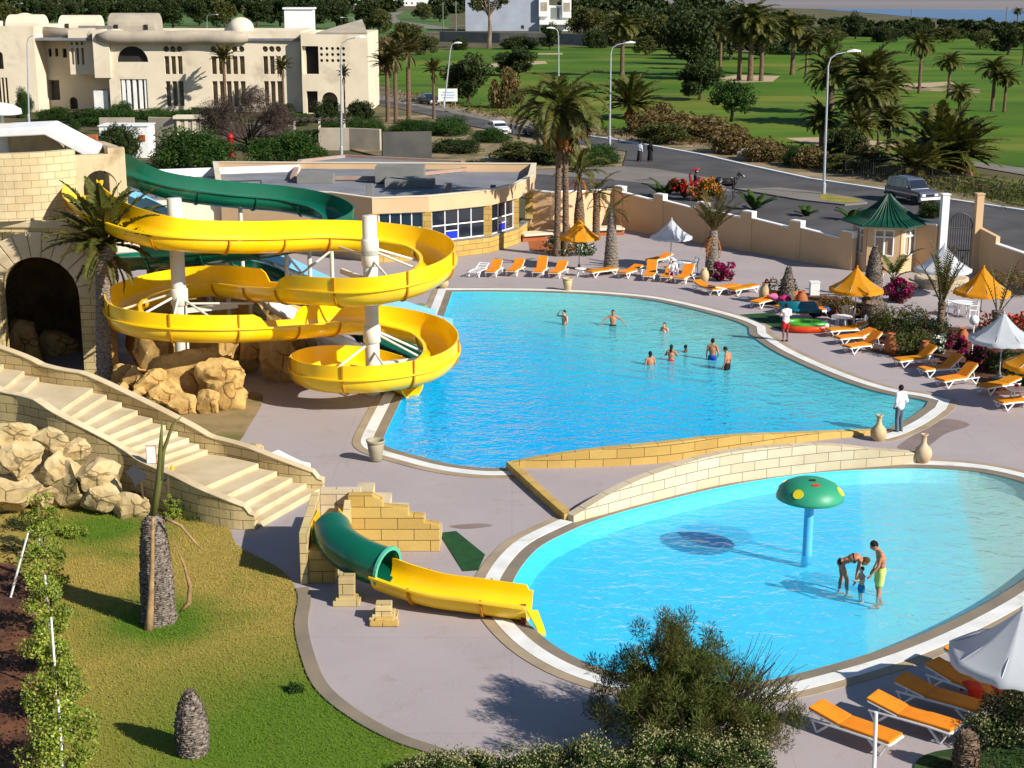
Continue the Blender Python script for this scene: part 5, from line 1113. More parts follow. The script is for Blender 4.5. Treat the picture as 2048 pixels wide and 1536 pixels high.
# ================================================================ STAIRCASE
st = thing('staircase', 'wide curved sandstone staircase with low stone walls rising left', 'staircase')
nearR = [(522, 1052, .05), (470, 1030, .35), (400, 1000, .62), (330, 968, .78), (270, 935, 1.05), (200, 895, 1.6), (120, 850, 2.2), (60, 822, 2.45), (0, 806, 2.6), (-120, 760, 3.1)]
farR = [(640, 985, .05), (590, 965, .35), (530, 942, .62), (450, 916, .78), (392, 894, 1.05), (310, 850, 1.6), (205, 795, 2.2), (120, 772, 2.45), (60, 755, 2.6), (-60, 715, 3.1)]
NR = spline([P(*p) for p in nearR], 6); FR = spline([P(*p) for p in farR], 6)
n = len(NR); stepz = []; zc = 0
levels = [0.0]; steps = []
K = 21; tot = 3.0
def zat(i): return NR[i].z
stp = MB(); i0 = 0; z_prev = -.02; cur = 0
ts = []                                              # step fronts, in path parameter: flights and landings
def path_at(L, t):
    x = t * (len(L) - 1); i = min(int(x), len(L) - 2); return L[i].lerp(L[i + 1], x - i)
fr_ = [0.0, .06, .12, .18, .24] + [.40 + .032 * k for k in range(10)] + [.86, .90, .94, .98]
zz = .02; rise = .165
for k, t in enumerate(fr_):
    zz += rise; t1 = fr_[k + 1] if k + 1 < len(fr_) else 1.0
    m = max(2, int((t1 - t) / .03)); loop_n = [path_at(NR, t + (t1 - t) * j / m) for j in range(m + 1)]; loop_f = [path_at(FR, t + (t1 - t) * j / m) for j in range(m + 1)]
    stp.prism([V((p.x, p.y, 0)) for p in loop_n] + [V((p.x, p.y, 0)) for p in reversed(loop_f)], max(-.02, zz - rise - .5), zz)
stp.build('steps', m_stair, st, bevel=.02)
def zstep(t):
    z = .02
    for q in fr_:
        if t >= q: z += rise
    return z
def railz(t): 
    return .02 + np.interp(t, [0, .27, .40, .72, .86, 1], [.3, .95, 1.1, 2.65, 2.75, 3.5]) + .28
ntt = [i / 44 for i in range(45)]
for L, nm in ((NR, 'near'), (FR, 'far')):
    pa = [path_at(L, t) for t in ntt]
    if nm == 'near': pa = [p + V((-.12, -.12, 0)) for p in pa]
    else: pa = [p + V((.12, .12, 0)) for p in pa]
    zt_ = [railz(t) * (1 if t > .04 else .75) for t in ntt]
    MB().wall(pa, -.05, zt_, .26).build('stair_wall', m_stone, st, bevel=.02)
    MB().wall(pa, zt_, [z + .05 for z in zt_], .32).build('coping', m_stair, st, bevel=.02)
# ================================================================ SMALL CHILDREN'S SLIDE
ps = thing('slide_platform', 'stepped yellow limestone platform carrying the small children slide', 'platform')
x0, y0, y1 = -5.72, 40.0, 42.9
MB().wall([V((x0, y0, 0)), V((x0, y1, 0))], -.05, [1.5, 1.72], .22).build('side_wall', m_stone, ps, bevel=.02)
MB().wall([V((x0 + .13, y1 + .1, 0)), V((-4.4, y1 + .1, 0))], -.05, 1.8, .26).build('back_wall', m_stonepale, ps, bevel=.02)
MB().holed((-4.75, 42.75), (-2.1, 42.75), -.05, 1.7, .36, [], top=[(2.65, .8), (2.2, .88), (2.2, 1.08), (1.75, 1.12), (1.75, 1.32), (1.0, 1.38), (1.0, 1.55), (.7, 1.72), (0, 1.72)]).build('front_wall', m_stoneyel, ps, bevel=.02)
MB().wall([V((-4.75, 41.0, 0)), V((-4.75, 42.55, 0))], -.05, [1.05, 1.6], .2).build('side_wall', m_stone, ps, bevel=.02)
b = MB()
for i in range(5): b.box((-2.35 - .5 * i, 43.55, .16 * (i + 1)), (.5, 1.2, .32 * (i + 1)))
b.build('steps', m_stair, ps); MB().prism([(x0 + .12, y0 + .1), (-4.87, y0 + .1), (-4.87, 42.95), (x0 + .12, 42.95)], -.05, .95).build('core', m_stoneyel, ps)
ss = thing('small_slide', 'small children slide with green tube and yellow chute into pool', 'slide')
MB().loft([[(-5.55, 42.2, 1.45), (-5.55, 42.2, 1.0), (-4.95, 42.2, 1.0), (-4.95, 42.2, 1.45), (-4.99, 42.2, 1.45), (-4.99, 42.2, 1.06), (-5.51, 42.2, 1.06), (-5.51, 42.2, 1.45)], [(-5.6, 40.8, 1.5), (-5.6, 40.8, .85), (-4.5, 40.8, .85), (-4.5, 40.8, 1.5), (-4.54, 40.8, 1.5), (-4.54, 40.8, .9), (-5.56, 40.8, .9), (-5.56, 40.8, 1.5)]], True, True).build('entry_trough', m_yellow, ss)
tc = spline([V((-5.05, 41.0, 1.22)), V((-4.75, 40.2, 1.1)), V((-4.1, 39.5, .96)), V((-3.35, 39.05, .84))], 8)
ro, ri = [], []
for i, p in enumerate(tc):
    t = (tc[min(i + 1, len(tc) - 1)] - tc[max(i - 1, 0)]).normalized(); u = V((t.y, -t.x, 0)).normalized(); w = u.cross(t)
    ro.append([p + u * (.56 * math.cos(2 * pi * j / 28)) + w * (.56 * math.sin(2 * pi * j / 28)) for j in range(28)]); ri.append([p + u * (.52 * math.cos(2 * pi * j / 28)) + w * (.52 * math.sin(2 * pi * j / 28)) for j in range(28)])
MB().loft(ro + list(reversed(ri)), True).build('tube', m_green, ss, auto=.6)
e = len(tc) - 1; t = (tc[e] - tc[e - 1]).normalized(); u = V((t.y, -t.x, 0)).normalized(); w = u.cross(t)
MB().loft([[tc[e] + t * o_ + u * (r_ * math.cos(2 * pi * j / 28)) + w * (r_ * math.sin(2 * pi * j / 28)) for j in range(28)] for o_, r_ in ((-.04, .57), (-.04, .62), (.04, .62), (.04, .52))], True).build('rim', M('pale green rim', hx(90, 190, 160, .8), None, 1, .4), ss)
MB().tube([(p + V((0, -.5, -.25)) ) for p in tc], .05, 6).build('seam', m_greenj, ss)
flume(ss, [(-3.5, 39.1, .76), (-2.9, 38.75, .68), (-2.0, 38.3, .6), (-1.0, 37.95, .6), (-.2, 37.75, .56), (.45, 37.62, .52)], .49, [(-.1, .97, 'L')], m_yellow, m_yellowj, .2, 1.9, name='chute', dens=8)
MB().loft([[(.38, 37.0, .5), (.38, 37.0, .44), (.66, 37.0, .44), (.66, 37.0, .5)], [(.62, 36.85, .1), (.62, 36.85, .04), (.82, 36.85, .04), (.82, 36.85, .1)], [(.68, 36.8, -.1), (.68, 36.8, -.14), (.88, 36.8, -.14), (.88, 36.8, -.1)]], True, True).build('splash_lip', m_yellow, ss)
MB().box((.3, 37.6, .0), (.14, .8, .5)).build('bracket', M('rusty steel', hx(150, 70, 40, .6), None, 4, .8), ss)
for px, py, h in ((695, 1205, .62), (768, 1238, .3)):
    c = P(px, py); q = MB(); q.box((c.x, c.y, h / 2 + .1), (.42, .42, h + .1)).box((c.x, c.y, .06), (.72, .6, .16)).box((c.x, c.y, .17), (.58, .5, .08)); q.build('support_pillar', m_stone, ss, bevel=.015)
ck = P(770, 1243); tag(MB().box((ck.x, ck.y - .25, .06), (.75, .24, .12)).box((ck.x, ck.y - .15, .13), (.5, .2, .06)).build('stone_kerb', m_stoneyel, bevel=.03), 'loose yellow stone kerb piece before the slide pillar', 'kerb stone')
tag(MB().prism(PG([(878, 1067), (912, 1063), (970, 1110), (956, 1141), (926, 1143)]), .004, .022).build('turf_mat', m_mat), 'dark green turf mat on deck beside the stone steps', 'mat')
tag(MB().prism(PG([(1478, 630), (1540, 626), (1640, 655), (1566, 662), (1510, 640)]), .004, .022).build('turf_mat', m_mat), 'dark green turf mat on deck behind the man in red shorts', 'mat')
# ---- mushroom fountain
mf = thing('mushroom_fountain', 'green mushroom fountain with yellow spots on a blue stem', 'fountain', P(1614, 1106))
MB().lathe([(.17, -.33), (.14, 0), (.135, 1.6), (.16, 1.75)], 20).build('stem', M('blue stem paint', hx(96, 190, 240, .85), hx(80, 176, 230, .85), 1, .35), mf, smooth=True)
cap = [(.02, 1.62), (.55, 1.64), (.9, 1.66), (.97, 1.7), (.96, 1.78), (.9, 1.93), (.76, 2.08), (.52, 2.2), (.25, 2.26), (.02, 2.28)]
MB().lathe(cap, 36).build('cap', M('mushroom green', hx(52, 160, 118, .8), hx(42, 148, 108, .8), .8, .45), mf, smooth=True)
def capz(r): return float(np.interp(r, [.02, .25, .52, .76, .9, .96], [2.28, 2.26, 2.2, 2.08, 1.93, 1.78]))
def patch(th, r, rad, mat, sq=1.0, nm='spot'):
    c = V((r * math.cos(th), r * math.sin(th), capz(r))); n_ = V(((capz(r - .04) - capz(r + .04)) / .08 * math.cos(th), (capz(r - .04) - capz(r + .04)) / .08 * math.sin(th), 1)).normalized()
    u = n_.cross(V((0, 0, 1))).normalized(); w = n_.cross(u); rg = []
    for off in (-.05, .012):
        rg.append([c + u * rad * math.cos(2 * pi * j / 18) + w * rad * sq * math.sin(2 * pi * j / 18) + n_ * off for j in range(18)])
    MB().loft(rg, True, True).build(nm, mat, mf)
my = M('spot yellow', hx(245, 220, 40, .85), None, 2, .5); mr = M('spot red', hx(214, 70, 56, .8), None, 2, .5)
patch(math.radians(-125), .82, .15, my); patch(math.radians(-20), .86, .15, my); patch(math.radians(150), .85, .15, my)
patch(math.radians(-82), .46, .13, mr, .6); patch(math.radians(60), .7, .14, mr)
MB().box((.02, -.18, 2.275), (.16, .08, .05)).build('vent', m_dark, mf)
# ================================================================ SUN LOUNGERS
def make_lounger(lab, back, cushion=True, mat=None, grp='sun loungers round the pools'):
    t = thing('sun_lounger', lab, 'sun lounger', group=grp); mat = mat or m_orange
    hz = .30; j = .45; bl = .72; cb, sb = math.cos(back), math.sin(back)        # foot at -x, head at +x, hinge at x=.2
    hx_ = .28; f = MB()
    for s in (-.3, .3):
        f.tube([(-.98, s, hz), (-.5, s, hz + .02), (hx_, s, hz), (.95, s, hz - .02)], .028, 6)
        f.tube([(hx_, s * .93, hz + .03), (hx_ + bl * cb, s * .93, hz + .03 + bl * sb)], .024, 6)
    for x in (-.97, -.7, -.4, -.1, .2): f.box((x, 0, hz + .01), (.09, .6, .025))
    for k in (.15, .45, .7): f.box((hx_ + k * cb, 0, hz + .03 + k * sb), (.09, .56, .02), 0, 0, -back)
    f.build('frame', m_whiteplastic, t)
    for x, dx in ((-.62, -.16), (.62, .16)):
        for s in (-.29, .29):
            MB().tube([(x - dx * .9, s, hz), (x + dx, s * 1.05, .02)], [.03, .026], 6).tube([(x + dx * 1.9, s, hz - .01), (x + dx, s * 1.05, .02)], .022, 6).build('leg', m_whiteplastic, t)
    if back > .15: MB().tube([(hx_ + .45 * cb, -.25, hz + .45 * sb), (.72, -.25, hz), (.72, .25, hz), (hx_ + .45 * cb, .25, hz + .45 * sb)], .016, 5).build('prop', m_whiteplastic, t)
    if cushion:
        MB().box((-.36, 0, hz + .065), (1.24, .58, .07)).build('seat_cushion', mat, t, bevel=.02)
        MB().box((hx_ + .38 * cb - .05 * sb, 0, hz + .075 + .38 * sb), (.78, .58, .07), 0, 0, -back).build('back_cushion', mat, t, bevel=.02)
    return t
LP = {}
def lounger(lab, foot, head, back=.0, kind='o'):
    key = (round(back, 1), kind); a, b = P(*foot), P(*head); d = b - a; rz = math.atan2(d.y, d.x); c = a + d.normalized() * .98
    if key not in LP:
        LP[key] = t = make_lounger(lab, back, kind != 'w', {'o': m_orange, 'y': m_orangecan}.get(kind)); t.location = c; t.rotation_euler = (0, 0, rz)
    else: t = dup(LP[key], lab, c, rz)
    return t
for a in [('white uncushioned lounger, leftmost of the far row', (945, 556), (982, 538), .3, 'w'),
          ('orange lounger next to the white uncushioned one', (980, 556), (1004, 538), .5), ('orange lounger, third from left in the far row', (1021, 554), (1050, 537), .5),
          ('orange lounger with steep backrest left of the orange parasol', (1074, 556), (1094, 538), .9), ('orange lounger under the far orange parasol', (1106, 558), (1138, 540), .5),
          ('low flat lounger between side table and trimmed palm', (1178, 556), (1216, 550), .0, 'y'), ('orange lounger just right of the trimmed palm trunk', (1243, 558), (1285, 545), .2),
          ('orange lounger with steep backrest facing camera by white parasol', (1296, 564), (1314, 540), .9), ('orange lounger behind the steep backed one under white parasol', (1298, 532), (1336, 524), .2),
          ('orange lounger on which a person in a hat sits', (1330, 566), (1352, 548), .5), ('orange lounger with raised back beside the clay jar', (1358, 569), (1394, 550), .7),
          ('lounger with white legs left of the palm and magenta flowers', (1434, 592), (1388, 578), .2), ('orange lounger with white V legs by pool edge path', (1474, 582), (1418, 592), .2),
          ('flat yellow lounger beside the tall clay jar', (1462, 592), (1512, 582), .0, 'y'), ('lounger covered in towels behind the man in red shorts', (1508, 618), (1552, 606), .4),
          ('orange lounger piled with belongings near the parasol pole', (1556, 628), (1600, 618), .2), ('orange lounger behind the inflatables', (1600, 640), (1642, 632), .0),
          ('yellow lounger farthest of three beside the planting bed', (1655, 674), (1738, 668), .3, 'y'), ('orange lounger in the middle of three by planting bed', (1673, 690), (1748, 682), .3),
          ('orange lounger nearest of three with raised backrest', (1692, 708), (1762, 698), .7), ('yellow lounger with its back in parasol shade', (1792, 735), (1880, 727), .7, 'y'),
          ('orange lounger with raised back in front of the yellow one', (1842, 754), (1922, 746), .7), ('orange lounger second nearest in the right hand row', (1878, 776), (1964, 762), .7),
          ('orange lounger nearest camera in the right hand row', (1962, 790), (2016, 780), .2, 'y'), ('orange lounger cut by right edge beside the white table', (1996, 820), (2070, 812), .2, 'y'),
          ('orange lounger nearest camera beside the white pole', (1790, 1508), (1634, 1452), .25), ('orange lounger second from the dark bush at bottom right', (1910, 1484), (1770, 1440), .2),
          ('orange lounger half in shade third from dark bush', (1962, 1444), (1822, 1402), .2), ('orange lounger with a red towel under white parasol', (2010, 1420), (1922, 1386), .2),
          ('orange lounger farthest back under bottom right parasol', (2050, 1384), (1962, 1356), .3)]:
    lounger(*a)
twl = P(1975, 1405); tag(MB().loft([[(twl.x + .55 * (i - 4) / 4, twl.y - .36 + .12 * j - .02 * i, .41 + .04 * math.sin(i * 1.3) if 0 < j < 6 else .12 + .05 * math.sin(i)) for j in range(7)] for i in range(9)], False).build('towel', M('red orange towel', hx(240, 66, 20, .8), hx(225, 50, 14, .8), 2, .95), smooth=True, solid=.02), 'bright red towel draped over the shaded orange lounger', 'towel')
# ================================================================ PARASOLS
def parasol(lab, base, R, zr, za, mat, tilt=0.0, seed=0):
    t = thing('parasol', lab, 'parasol', P(*base), seed * .37, 'parasols round the pools')
    MB().lathe([(.34, 0), (.34, .06), (.1, .12), (.05, .3)], 16).build('base', m_concrete, t); MB().tube([(0, 0, .1), (0, 0, za - .05)], .028, 8).build('pole', m_steel, t)
    c = MB(); rings = []; n = 64
    for k in range(11):
        q = k / 10; r = R * (1 - q) + .02 * q; rg = []
        for j in range(n):
            a = 2 * pi * j / n; w = abs(math.sin(4 * a)); sag = w ** .8
            zz = zr + (za - zr) * (q ** 1.45) - sag * .07 * (1 - q) * (.3 + q * 2) ; rr = r * (1 - .045 * sag * (1 - q))
            rg.append((rr * math.cos(a), rr * math.sin(a), zz))
        rings.append(rg)
    val = [(x * 1.005, y * 1.005, zr - .16 - .02 * math.sin(17 * j)) for j, (x, y, z) in enumerate(rings[0])]
    c.loft([val] + rings, True).build('canopy', mat, t, smooth=True)
    rb = MB()
    for j in range(8):
        a = 2 * pi * j / 8; rb.tube([(R * .97 * math.cos(a), R * .97 * math.sin(a), zr - .02), (R * .5 * math.cos(a), R * .5 * math.sin(a), zr + (za - zr) * .5 ** 1.45 - .03), (.03 * math.cos(a), .03 * math.sin(a), za - .3)], .012, 4)
    rb.build('rib', m_steel, t); MB().lathe([(.03, za - .03), (.05, za), (.035, za + .07), (.01, za + .1)], 10).build('finial', mat, t)
    return t
parasol('orange parasol beside the double trunk palm', (1158, 538), 1.2, 1.92, 2.95, m_orangecan, seed=1)
parasol('bluish white parasol in front of the boundary wall', (1341, 535), 1.22, 1.85, 2.85, m_whitecan, seed=2)
parasol('orange parasol in front of the green roofed kiosk', (1708, 655), 1.32, 1.92, 2.95, m_orangecan, seed=3)
parasol('orange parasol over white table at the right', (1958, 662), 1.35, 1.95, 3.1, m_orangecan, seed=4)
parasol('white parasol beside the globe lamp', (1998, 757), 1.4, 1.75, 2.8, m_whitecan, seed=5)
parasol('orange parasol cut by the right edge', (2072, 815), 1.4, 1.75, 2.65, m_orangecan, seed=6)
parasol('large white parasol over loungers at bottom right', (2026, 1436), 1.55, 1.52, 2.62, m_whitecan, seed=7)
parasol('white parasol with scalloped edge by the iron gate', (1882, 592), 1.5, 1.5, 2.75, m_whitecan, seed=8)
# ================================================================ TABLES, CHAIRS
def table(lab, px, r=.45, h=.72, z=0):
    t = thing('garden_table', lab, 'table', P(*px), group='white plastic garden tables'); MB().lathe([(r, h - .04), (r + .01, h - .02), (r, h)], 24).build('tabletop', m_whiteplastic, t)
    for i in range(4):
        a = pi / 4 + pi / 2 * i; MB().tube([(r * .45 * math.cos(a), r * .45 * math.sin(a), h - .04), (r * .8 * math.cos(a), r * .8 * math.sin(a), 0)], .03, 6).build('leg', m_whiteplastic, t)
    return t
table('white round table behind the person in a hat', (1364, 548), .55); table('white table left of two plastic chairs', (1682, 662), .5); table('white round table under the right orange parasol', (1924, 632), .55); table('white round table with red object at right edge', (2032, 812), .42); table('small white side table between loungers in the far row', (1161, 552), .32, .45)
CH = None
def chair(lab, px, rz):
    global CH
    if CH: return dup(CH, lab, P(*px), rz)
    t = CH = thing('garden_chair', lab, 'chair', P(*px), rz, 'white plastic garden chairs')
    MB().box((0, 0, .43), (.5, .48, .035)).build('seat', m_whiteplastic, t, bevel=.012)
    bk = MB(); n = 9
    for i in range(n):
        a = -.9 + 1.8 * i / (n - 1); bk.beam((.25 * math.sin(a) / .78, -.22, .44), (.27 * math.sin(a) / .78, -.3 - .0, .74 + .14 * math.cos(a)), .035, .02)
    bk.tube([(.3 * math.sin(-1.1 + 2.2 * i / 10) / .8, -.3, .72 + .18 * math.cos(-1.1 + 2.2 * i / 10)) for i in range(11)], .025, 6); bk.build('backrest', m_whiteplastic, t)
    for s in (-.24, .24): MB().tube([(s, .22, .42), (s, .2, .66), (s, -.24, .68)], .025, 6).build('armrest', m_whiteplastic, t)
    for x, y in ((-.22, .2), (.22, .2), (-.22, -.22), (.22, -.22)): MB().tube([(x, y, .43), (x * 1.15, y * 1.12, 0)], [.032, .022], 6).build('leg', m_whiteplastic, t)
    return t
chair('white chair with rounded back behind the white table', (1696, 650), pi); chair('white plastic chair facing left nearest camera', (1718, 668), pi / 2); chair('white chair right of the table under orange parasol', (1944, 636), pi / 2); chair('white chair left of the table under orange parasol', (1902, 630), -pi / 2); chair('white chair beside the table near the white parasol', (1384, 546), pi / 2 + .3)
# ================================================================ JARS AND POTS
amph = [(.13, 0), (.2, .06), (.27, .22), (.29, .36), (.25, .5), (.13, .62), (.09, .7), (.085, .86), (.1, .95), (.14, .98), (.11, 1.0), (.07, .96), (.06, .8)]
jar_ = [(.14, 0), (.24, .12), (.31, .34), (.32, .55), (.26, .76), (.16, .88), (.14, .94), (.19, 1.0), (.15, 1.0), (.11, .92)]
potp = [(.22, 0), (.26, .1), (.33, .5), (.37, .78), (.33, .82), (.4, .86), (.42, .95), (.36, .96), (.3, .85), (.26, .4)]
def jar(nm, lab, cat, px, prof, h, mat, grp, z=0, tilt=0):
    p = P(*px); t = MB().lathe([(r * h, zz * h) for r, zz in prof], 22).build(nm, mat, None, True, (p.x, p.y, z)); t.rotation_euler = (tilt, 0, 0); return tag(t, lab, cat, grp)
gj = 'clay jars round the pool'
jar('amphora', 'pale amphora at the large pool end of the bridge', 'jar', (1756, 884), amph, 1.02, m_clay, gj); jar('amphora', 'pale amphora at the near end of the bridge parapet', 'jar', (1845, 926), amph, 1.05, M('pinkish clay', hx(224, 190, 154, .76), hx(206, 166, 128, .75), 2, .85), gj)
jar('stone_pot', 'grey stone pot at the near left corner of the pool', 'pot', (752, 922), potp, .8, M('grey stone', hx(186, 174, 146, .7), hx(160, 150, 124, .7), 2, .9, .3), gj); jar('stone_pot', 'small stone pot at the middle of the far pool edge', 'pot', (1135, 581), potp, .72, m_clay, gj)
jar('stone_pot', 'round stone pot by the far left pool corner', 'pot', (886, 577), [(.2, 0), (.38, .2), (.42, .45), (.34, .7), (.28, .76), (.2, .7)], .75, m_clay, gj); jar('stone_pot', 'green topped pot beside the pale blue slide end', 'pot', (842, 622), [(.3, 0), (.4, .2), (.42, .35), (.36, .42), (.2, .38)], .8, M('mossy pot', hx(170, 180, 140, .7), hx(110, 140, 90, .6), 2, .8), gj)
jar('clay_jar', 'tall ochre jar left of the palm stump bed', 'jar', (1530, 606), jar_, 1.05, m_clay, gj); jar('clay_jar', 'tall ochre jar right of the palm stump bed', 'jar', (1602, 622), jar_, 1.05, m_terra, gj); jar('clay_jar', 'ochre jar beside the palm with magenta flowers', 'jar', (1408, 566), jar_, .85, m_clay, gj)
jar('clay_jar', 'orange jar at the head of the nearest of three loungers', 'jar', (1781, 708), jar_, .95, m_terra, gj); jar('clay_jar', 'orange jar in front of the shrubs with green rope', 'jar', (1849, 722), jar_, .9, m_terra, gj); jar('clay_jar', 'reddish jar behind the planting bed near globe lamp', 'jar', (1924, 695), jar_, .9, m_terra, gj)
# ================================================================ LAMPS, POSTS, SIGNS
def street_lamp(lab, base, top, arm, headdrop=.0):
    b = P(*base); h = D(top[0], top[1], b.y); t = thing('street_lamp', lab, 'street lamp', b, group='street lamps along the roads')
    dx = h.x - b.x; z = h.z; L = arm
    MB().lathe([(.16, 0), (.16, .9), (.11, 1.0)], 10).build('base', m_steel, t)
    pts = [(0, 0, 0)] + [(dx * k, 0, z * k) for k in (.25, .5, .75, .93)] + [(dx + L * .12, 0, z * .985), (dx + L * .4, 0, z * 1.012), (dx + L, 0, z * 1.03)]
    MB().tube(pts, [.11, .1, .09, .08, .07, .06, .055, .05], 10).build('pole', m_steel, t)
    MB().loft([[(dx + L - .1 * (L > 0) + .1 * (L < 0), y, z * 1.03 + q) for y, q in ((-.08, -.05), (.08, -.05), (.08, .06), (-.08, .06))], [(dx + L * 1.0 + math.copysign(.45, L), y, z * 1.04 + q) for y, q in ((-.17, -.1), (.17, -.1), (.14, .1), (-.14, .1))], [(dx + L + math.copysign(.95, L), y, z * 1.035 + q) for y, q in ((-.1, -.06), (.1, -.06), (.08, .06), (-.08, .06))]], True, True).build('lamp_head', m_white, t, recalc=True)
    return t
street_lamp('tall street lamp on the traffic island', (1647, 391), (1657, 112), 1.5); street_lamp('tall street lamp at the verge beside the walkers', (1219, 291), (1222, 92), 1.5); street_lamp('street lamp left of the palm crown on the golf side', (1118, 236), (1117, 62), -.5); street_lamp('leaning street lamp behind the white signboard', (888, 216), (902, 90), .5)
street_lamp('street lamp in front of the hotel end tower', (683, 313), (682, 82), 1.4); street_lamp('slim street lamp at left before the hotel', (58, 245), (54, 76), .8); street_lamp('far street lamp behind the hotel vaults', (414, 62), (414, 30), 3.2); street_lamp('far street lamp beyond the hotel roof end', (710, 70), (708, 36), -3.6); street_lamp('far street lamp above the left hotel dome', (28, 45), (28, 8), 3)
gl_ = thing('globe_lamp', 'white globe lamp on a short post in planting bed', 'lamp', P(1943, 712)); gh_ = D(1943, 640, gl_.location.y).z
MB().tube([(0, 0, 0), (0, 0, gh_ - .15)], .035, 8).build('post', m_white, gl_); MB().ball((0, 0, gh_), .22, 18, 12).build('globe', m_whiteplastic, gl_, True)
sb = thing('signboard', 'white roadside signboard on two posts', 'sign', P(896, 213)); hz_ = D(896, 190, sb.location.y).z
MB().box((0, 0, hz_), (2.6, .08, 1.7)).build('board', m_white, sb)
for x in (-1.0, 1.0): MB().tube([(x, .06, 0), (x, .06, hz_ + .5)], .05, 6).build('post', m_steel, sb)
for z in (.35, .0, -.35): MB().box((0, -.045, hz_ + z), (1.9 - abs(z), .01, .12)).build('lettering', m_bluefib, sb)
fn = thing('roadside_fence', 'dark wire fence along the far roadside at right', 'fence'); fpx = PG([(1690, 350), (1745, 360), (1800, 367), (1862, 375), (1905, 384), (1950, 392), (2000, 401), (2048, 410), (2110, 421)])
wr = MB()
for p in fpx: MB().tube([p, p + V((0, 0, 1.5))], .045, 6).build('post', m_darkmetal, fn)
for z in (.15, .5, .85, 1.2, 1.47): wr.tube([p + V((0, 0, z)) for p in fpx], .015, 4)
for i in range(len(fpx) - 1):
    for j in range(1, 12): p = fpx[i].lerp(fpx[i + 1], j / 12); wr.tube([p, p + V((0, 0, 1.45))], .01, 3)
wr.build('wire_mesh', m_darkmetal, fn)
for px, pyb, pyt, lab in ((1822, 46, 18, 'far utility pole at the lagoon bank left'), (2012, 50, 14, 'far utility pole at the lagoon bank right'), (886, 58, 5, 'far utility pole left of the white villa'), (912, 62, 2, 'utility pole nearest the white villa')):
    b = P(px, pyb); o = tag(MB().tube([(0, 0, 0), (0, 0, HT(px, pyb, pyt))], .22, 6).box((0, 0, HT(px, pyb, pyt) - .6), (1.8, .12, .12)).build('utility_pole', m_concrete, None, False, b), lab, 'pole', 'far utility poles')
slab_ = P(1520, 318); tag(MB().box((0, 0, .35), (4.2, 1.5, .7)).box((-.4, .1, .8), (2.8, 1.2, .22)).build('concrete_block', M('pale concrete', hx(190, 180, 160, .7), None, 1, .9), None, False, slab_, bevel=.05), 'pale concrete culvert block on the sandy verge', 'block').rotation_euler = (0, 0, -.35)
# low bench walls
bn = thing('stone_bench', 'long low bench of blue grey pebble stone by boundary wall', 'bench'); q = PG([(1522, 492), (1600, 500), (1692, 516)])
pm = NT('pebble mosaic'); vv = pm.add('TexVoronoi'); vv.inputs['Scale'].default_value = 3.2; pm.link(pm.coord('Object'), vv.inputs[0]); pm.col(pm.mix(pm.ramp(vv.outputs['Distance'], .25, .6), hx(170, 168, 176, .7), hx(66, 66, 78, .7))); pm.bump(vv.outputs['Distance'], .6, .05)
MB().wall(q, -.02, .4, 1.1).build('seat', pm.m, bn); MB().wall([p + V((.5, .62, 0)) for p in q], -.02, 1.05, .4).build('backrest', pm.m, bn)
cs = thing('curved_bench', 'pale curved bench slab with brown base by the double palm', 'bench'); q = spline(PG([(1040, 482), (1120, 476), (1190, 470), (1245, 468)]), 5)
MB().wall(q, .35, .5, [1.3][0]).build('seat', m_cream, cs, bevel=.05); MB().wall(q, -.02, .35, .9).build('base', m_terra, cs)
stp2 = thing('entrance_steps', 'low pale stone steps and drum under the gate parasol', 'steps', P(1882, 572)); MB().lathe([(1.45, 0), (1.45, .5), (1.35, .56), (0.02, .56)], 28).build('drum', m_stonepale, stp2)
b = MB()
for i in range(3): b.box((-1.75 - .3 * i, -.1, .42 - .15 * i - .2), (.5 , 1.8, .14 + .0))
b.build('steps', m_stair, stp2)
# clutter
bx_ = thing('plastic_cover', 'pale blue white moulded plastic cover beside the stairs', 'cover', P(566, 944), -.5)
MB().loft([[(x, -.45, 0), (x, -.45, h), (x, .45, h), (x, .45, 0)] for x, h in ((-.8, .32), (-.5, .62), (-.1, .5), (.45, .36), (.85, .34))], True, True).build('shell', m_whiteplastic, bx_, recalc=True, bevel=.05)
ib = thing('inflatable_boat', 'red and green inflatable boat with white bow on deck', 'inflatable', P(1612, 662), -.1, None, .85)
ring = [(1.15 * math.cos(2 * pi * i / 24), .55 * math.sin(2 * pi * i / 24) * (1 - .25 * math.cos(2 * pi * i / 24)), .22) for i in range(25)]
MB().tube(ring, .22, 10, False).build('hull', M('red vinyl', hx(220, 44, 20, .8), hx(232, 80, 20, .8), 1, .3), ib, True); MB().tube([(x, y, .44) for x, y, z in ring], .15, 8, False).build('upper_tube', M('lime vinyl', hx(90, 180, 40, .8), hx(60, 150, 60, .8), 1, .3), ib, True)
MB().ball((1.05, 0, .4), (.28, .4, .2), 12, 8).build('bow', m_whiteplastic, ib, True); MB().prism([(x * .9, y * .9) for x, y, z in ring[:-1]], .1, .16).build('floor', m_bluefib, ib)
ib2 = thing('air_mattress', 'turquoise air mattress leaning behind the red boat', 'inflatable', P(1600, 650), .1)
b = MB()
for i in range(5): b.tube([(-.9, .2 * i - .1, .75 + .05 * i), (.9, .2 * i - .1, .7 + .05 * i)], .11, 8)
b.build('mattress', M('teal vinyl', hx(10, 120, 130, .8), hx(20, 100, 120, .8), 1, .35), ib2, True)
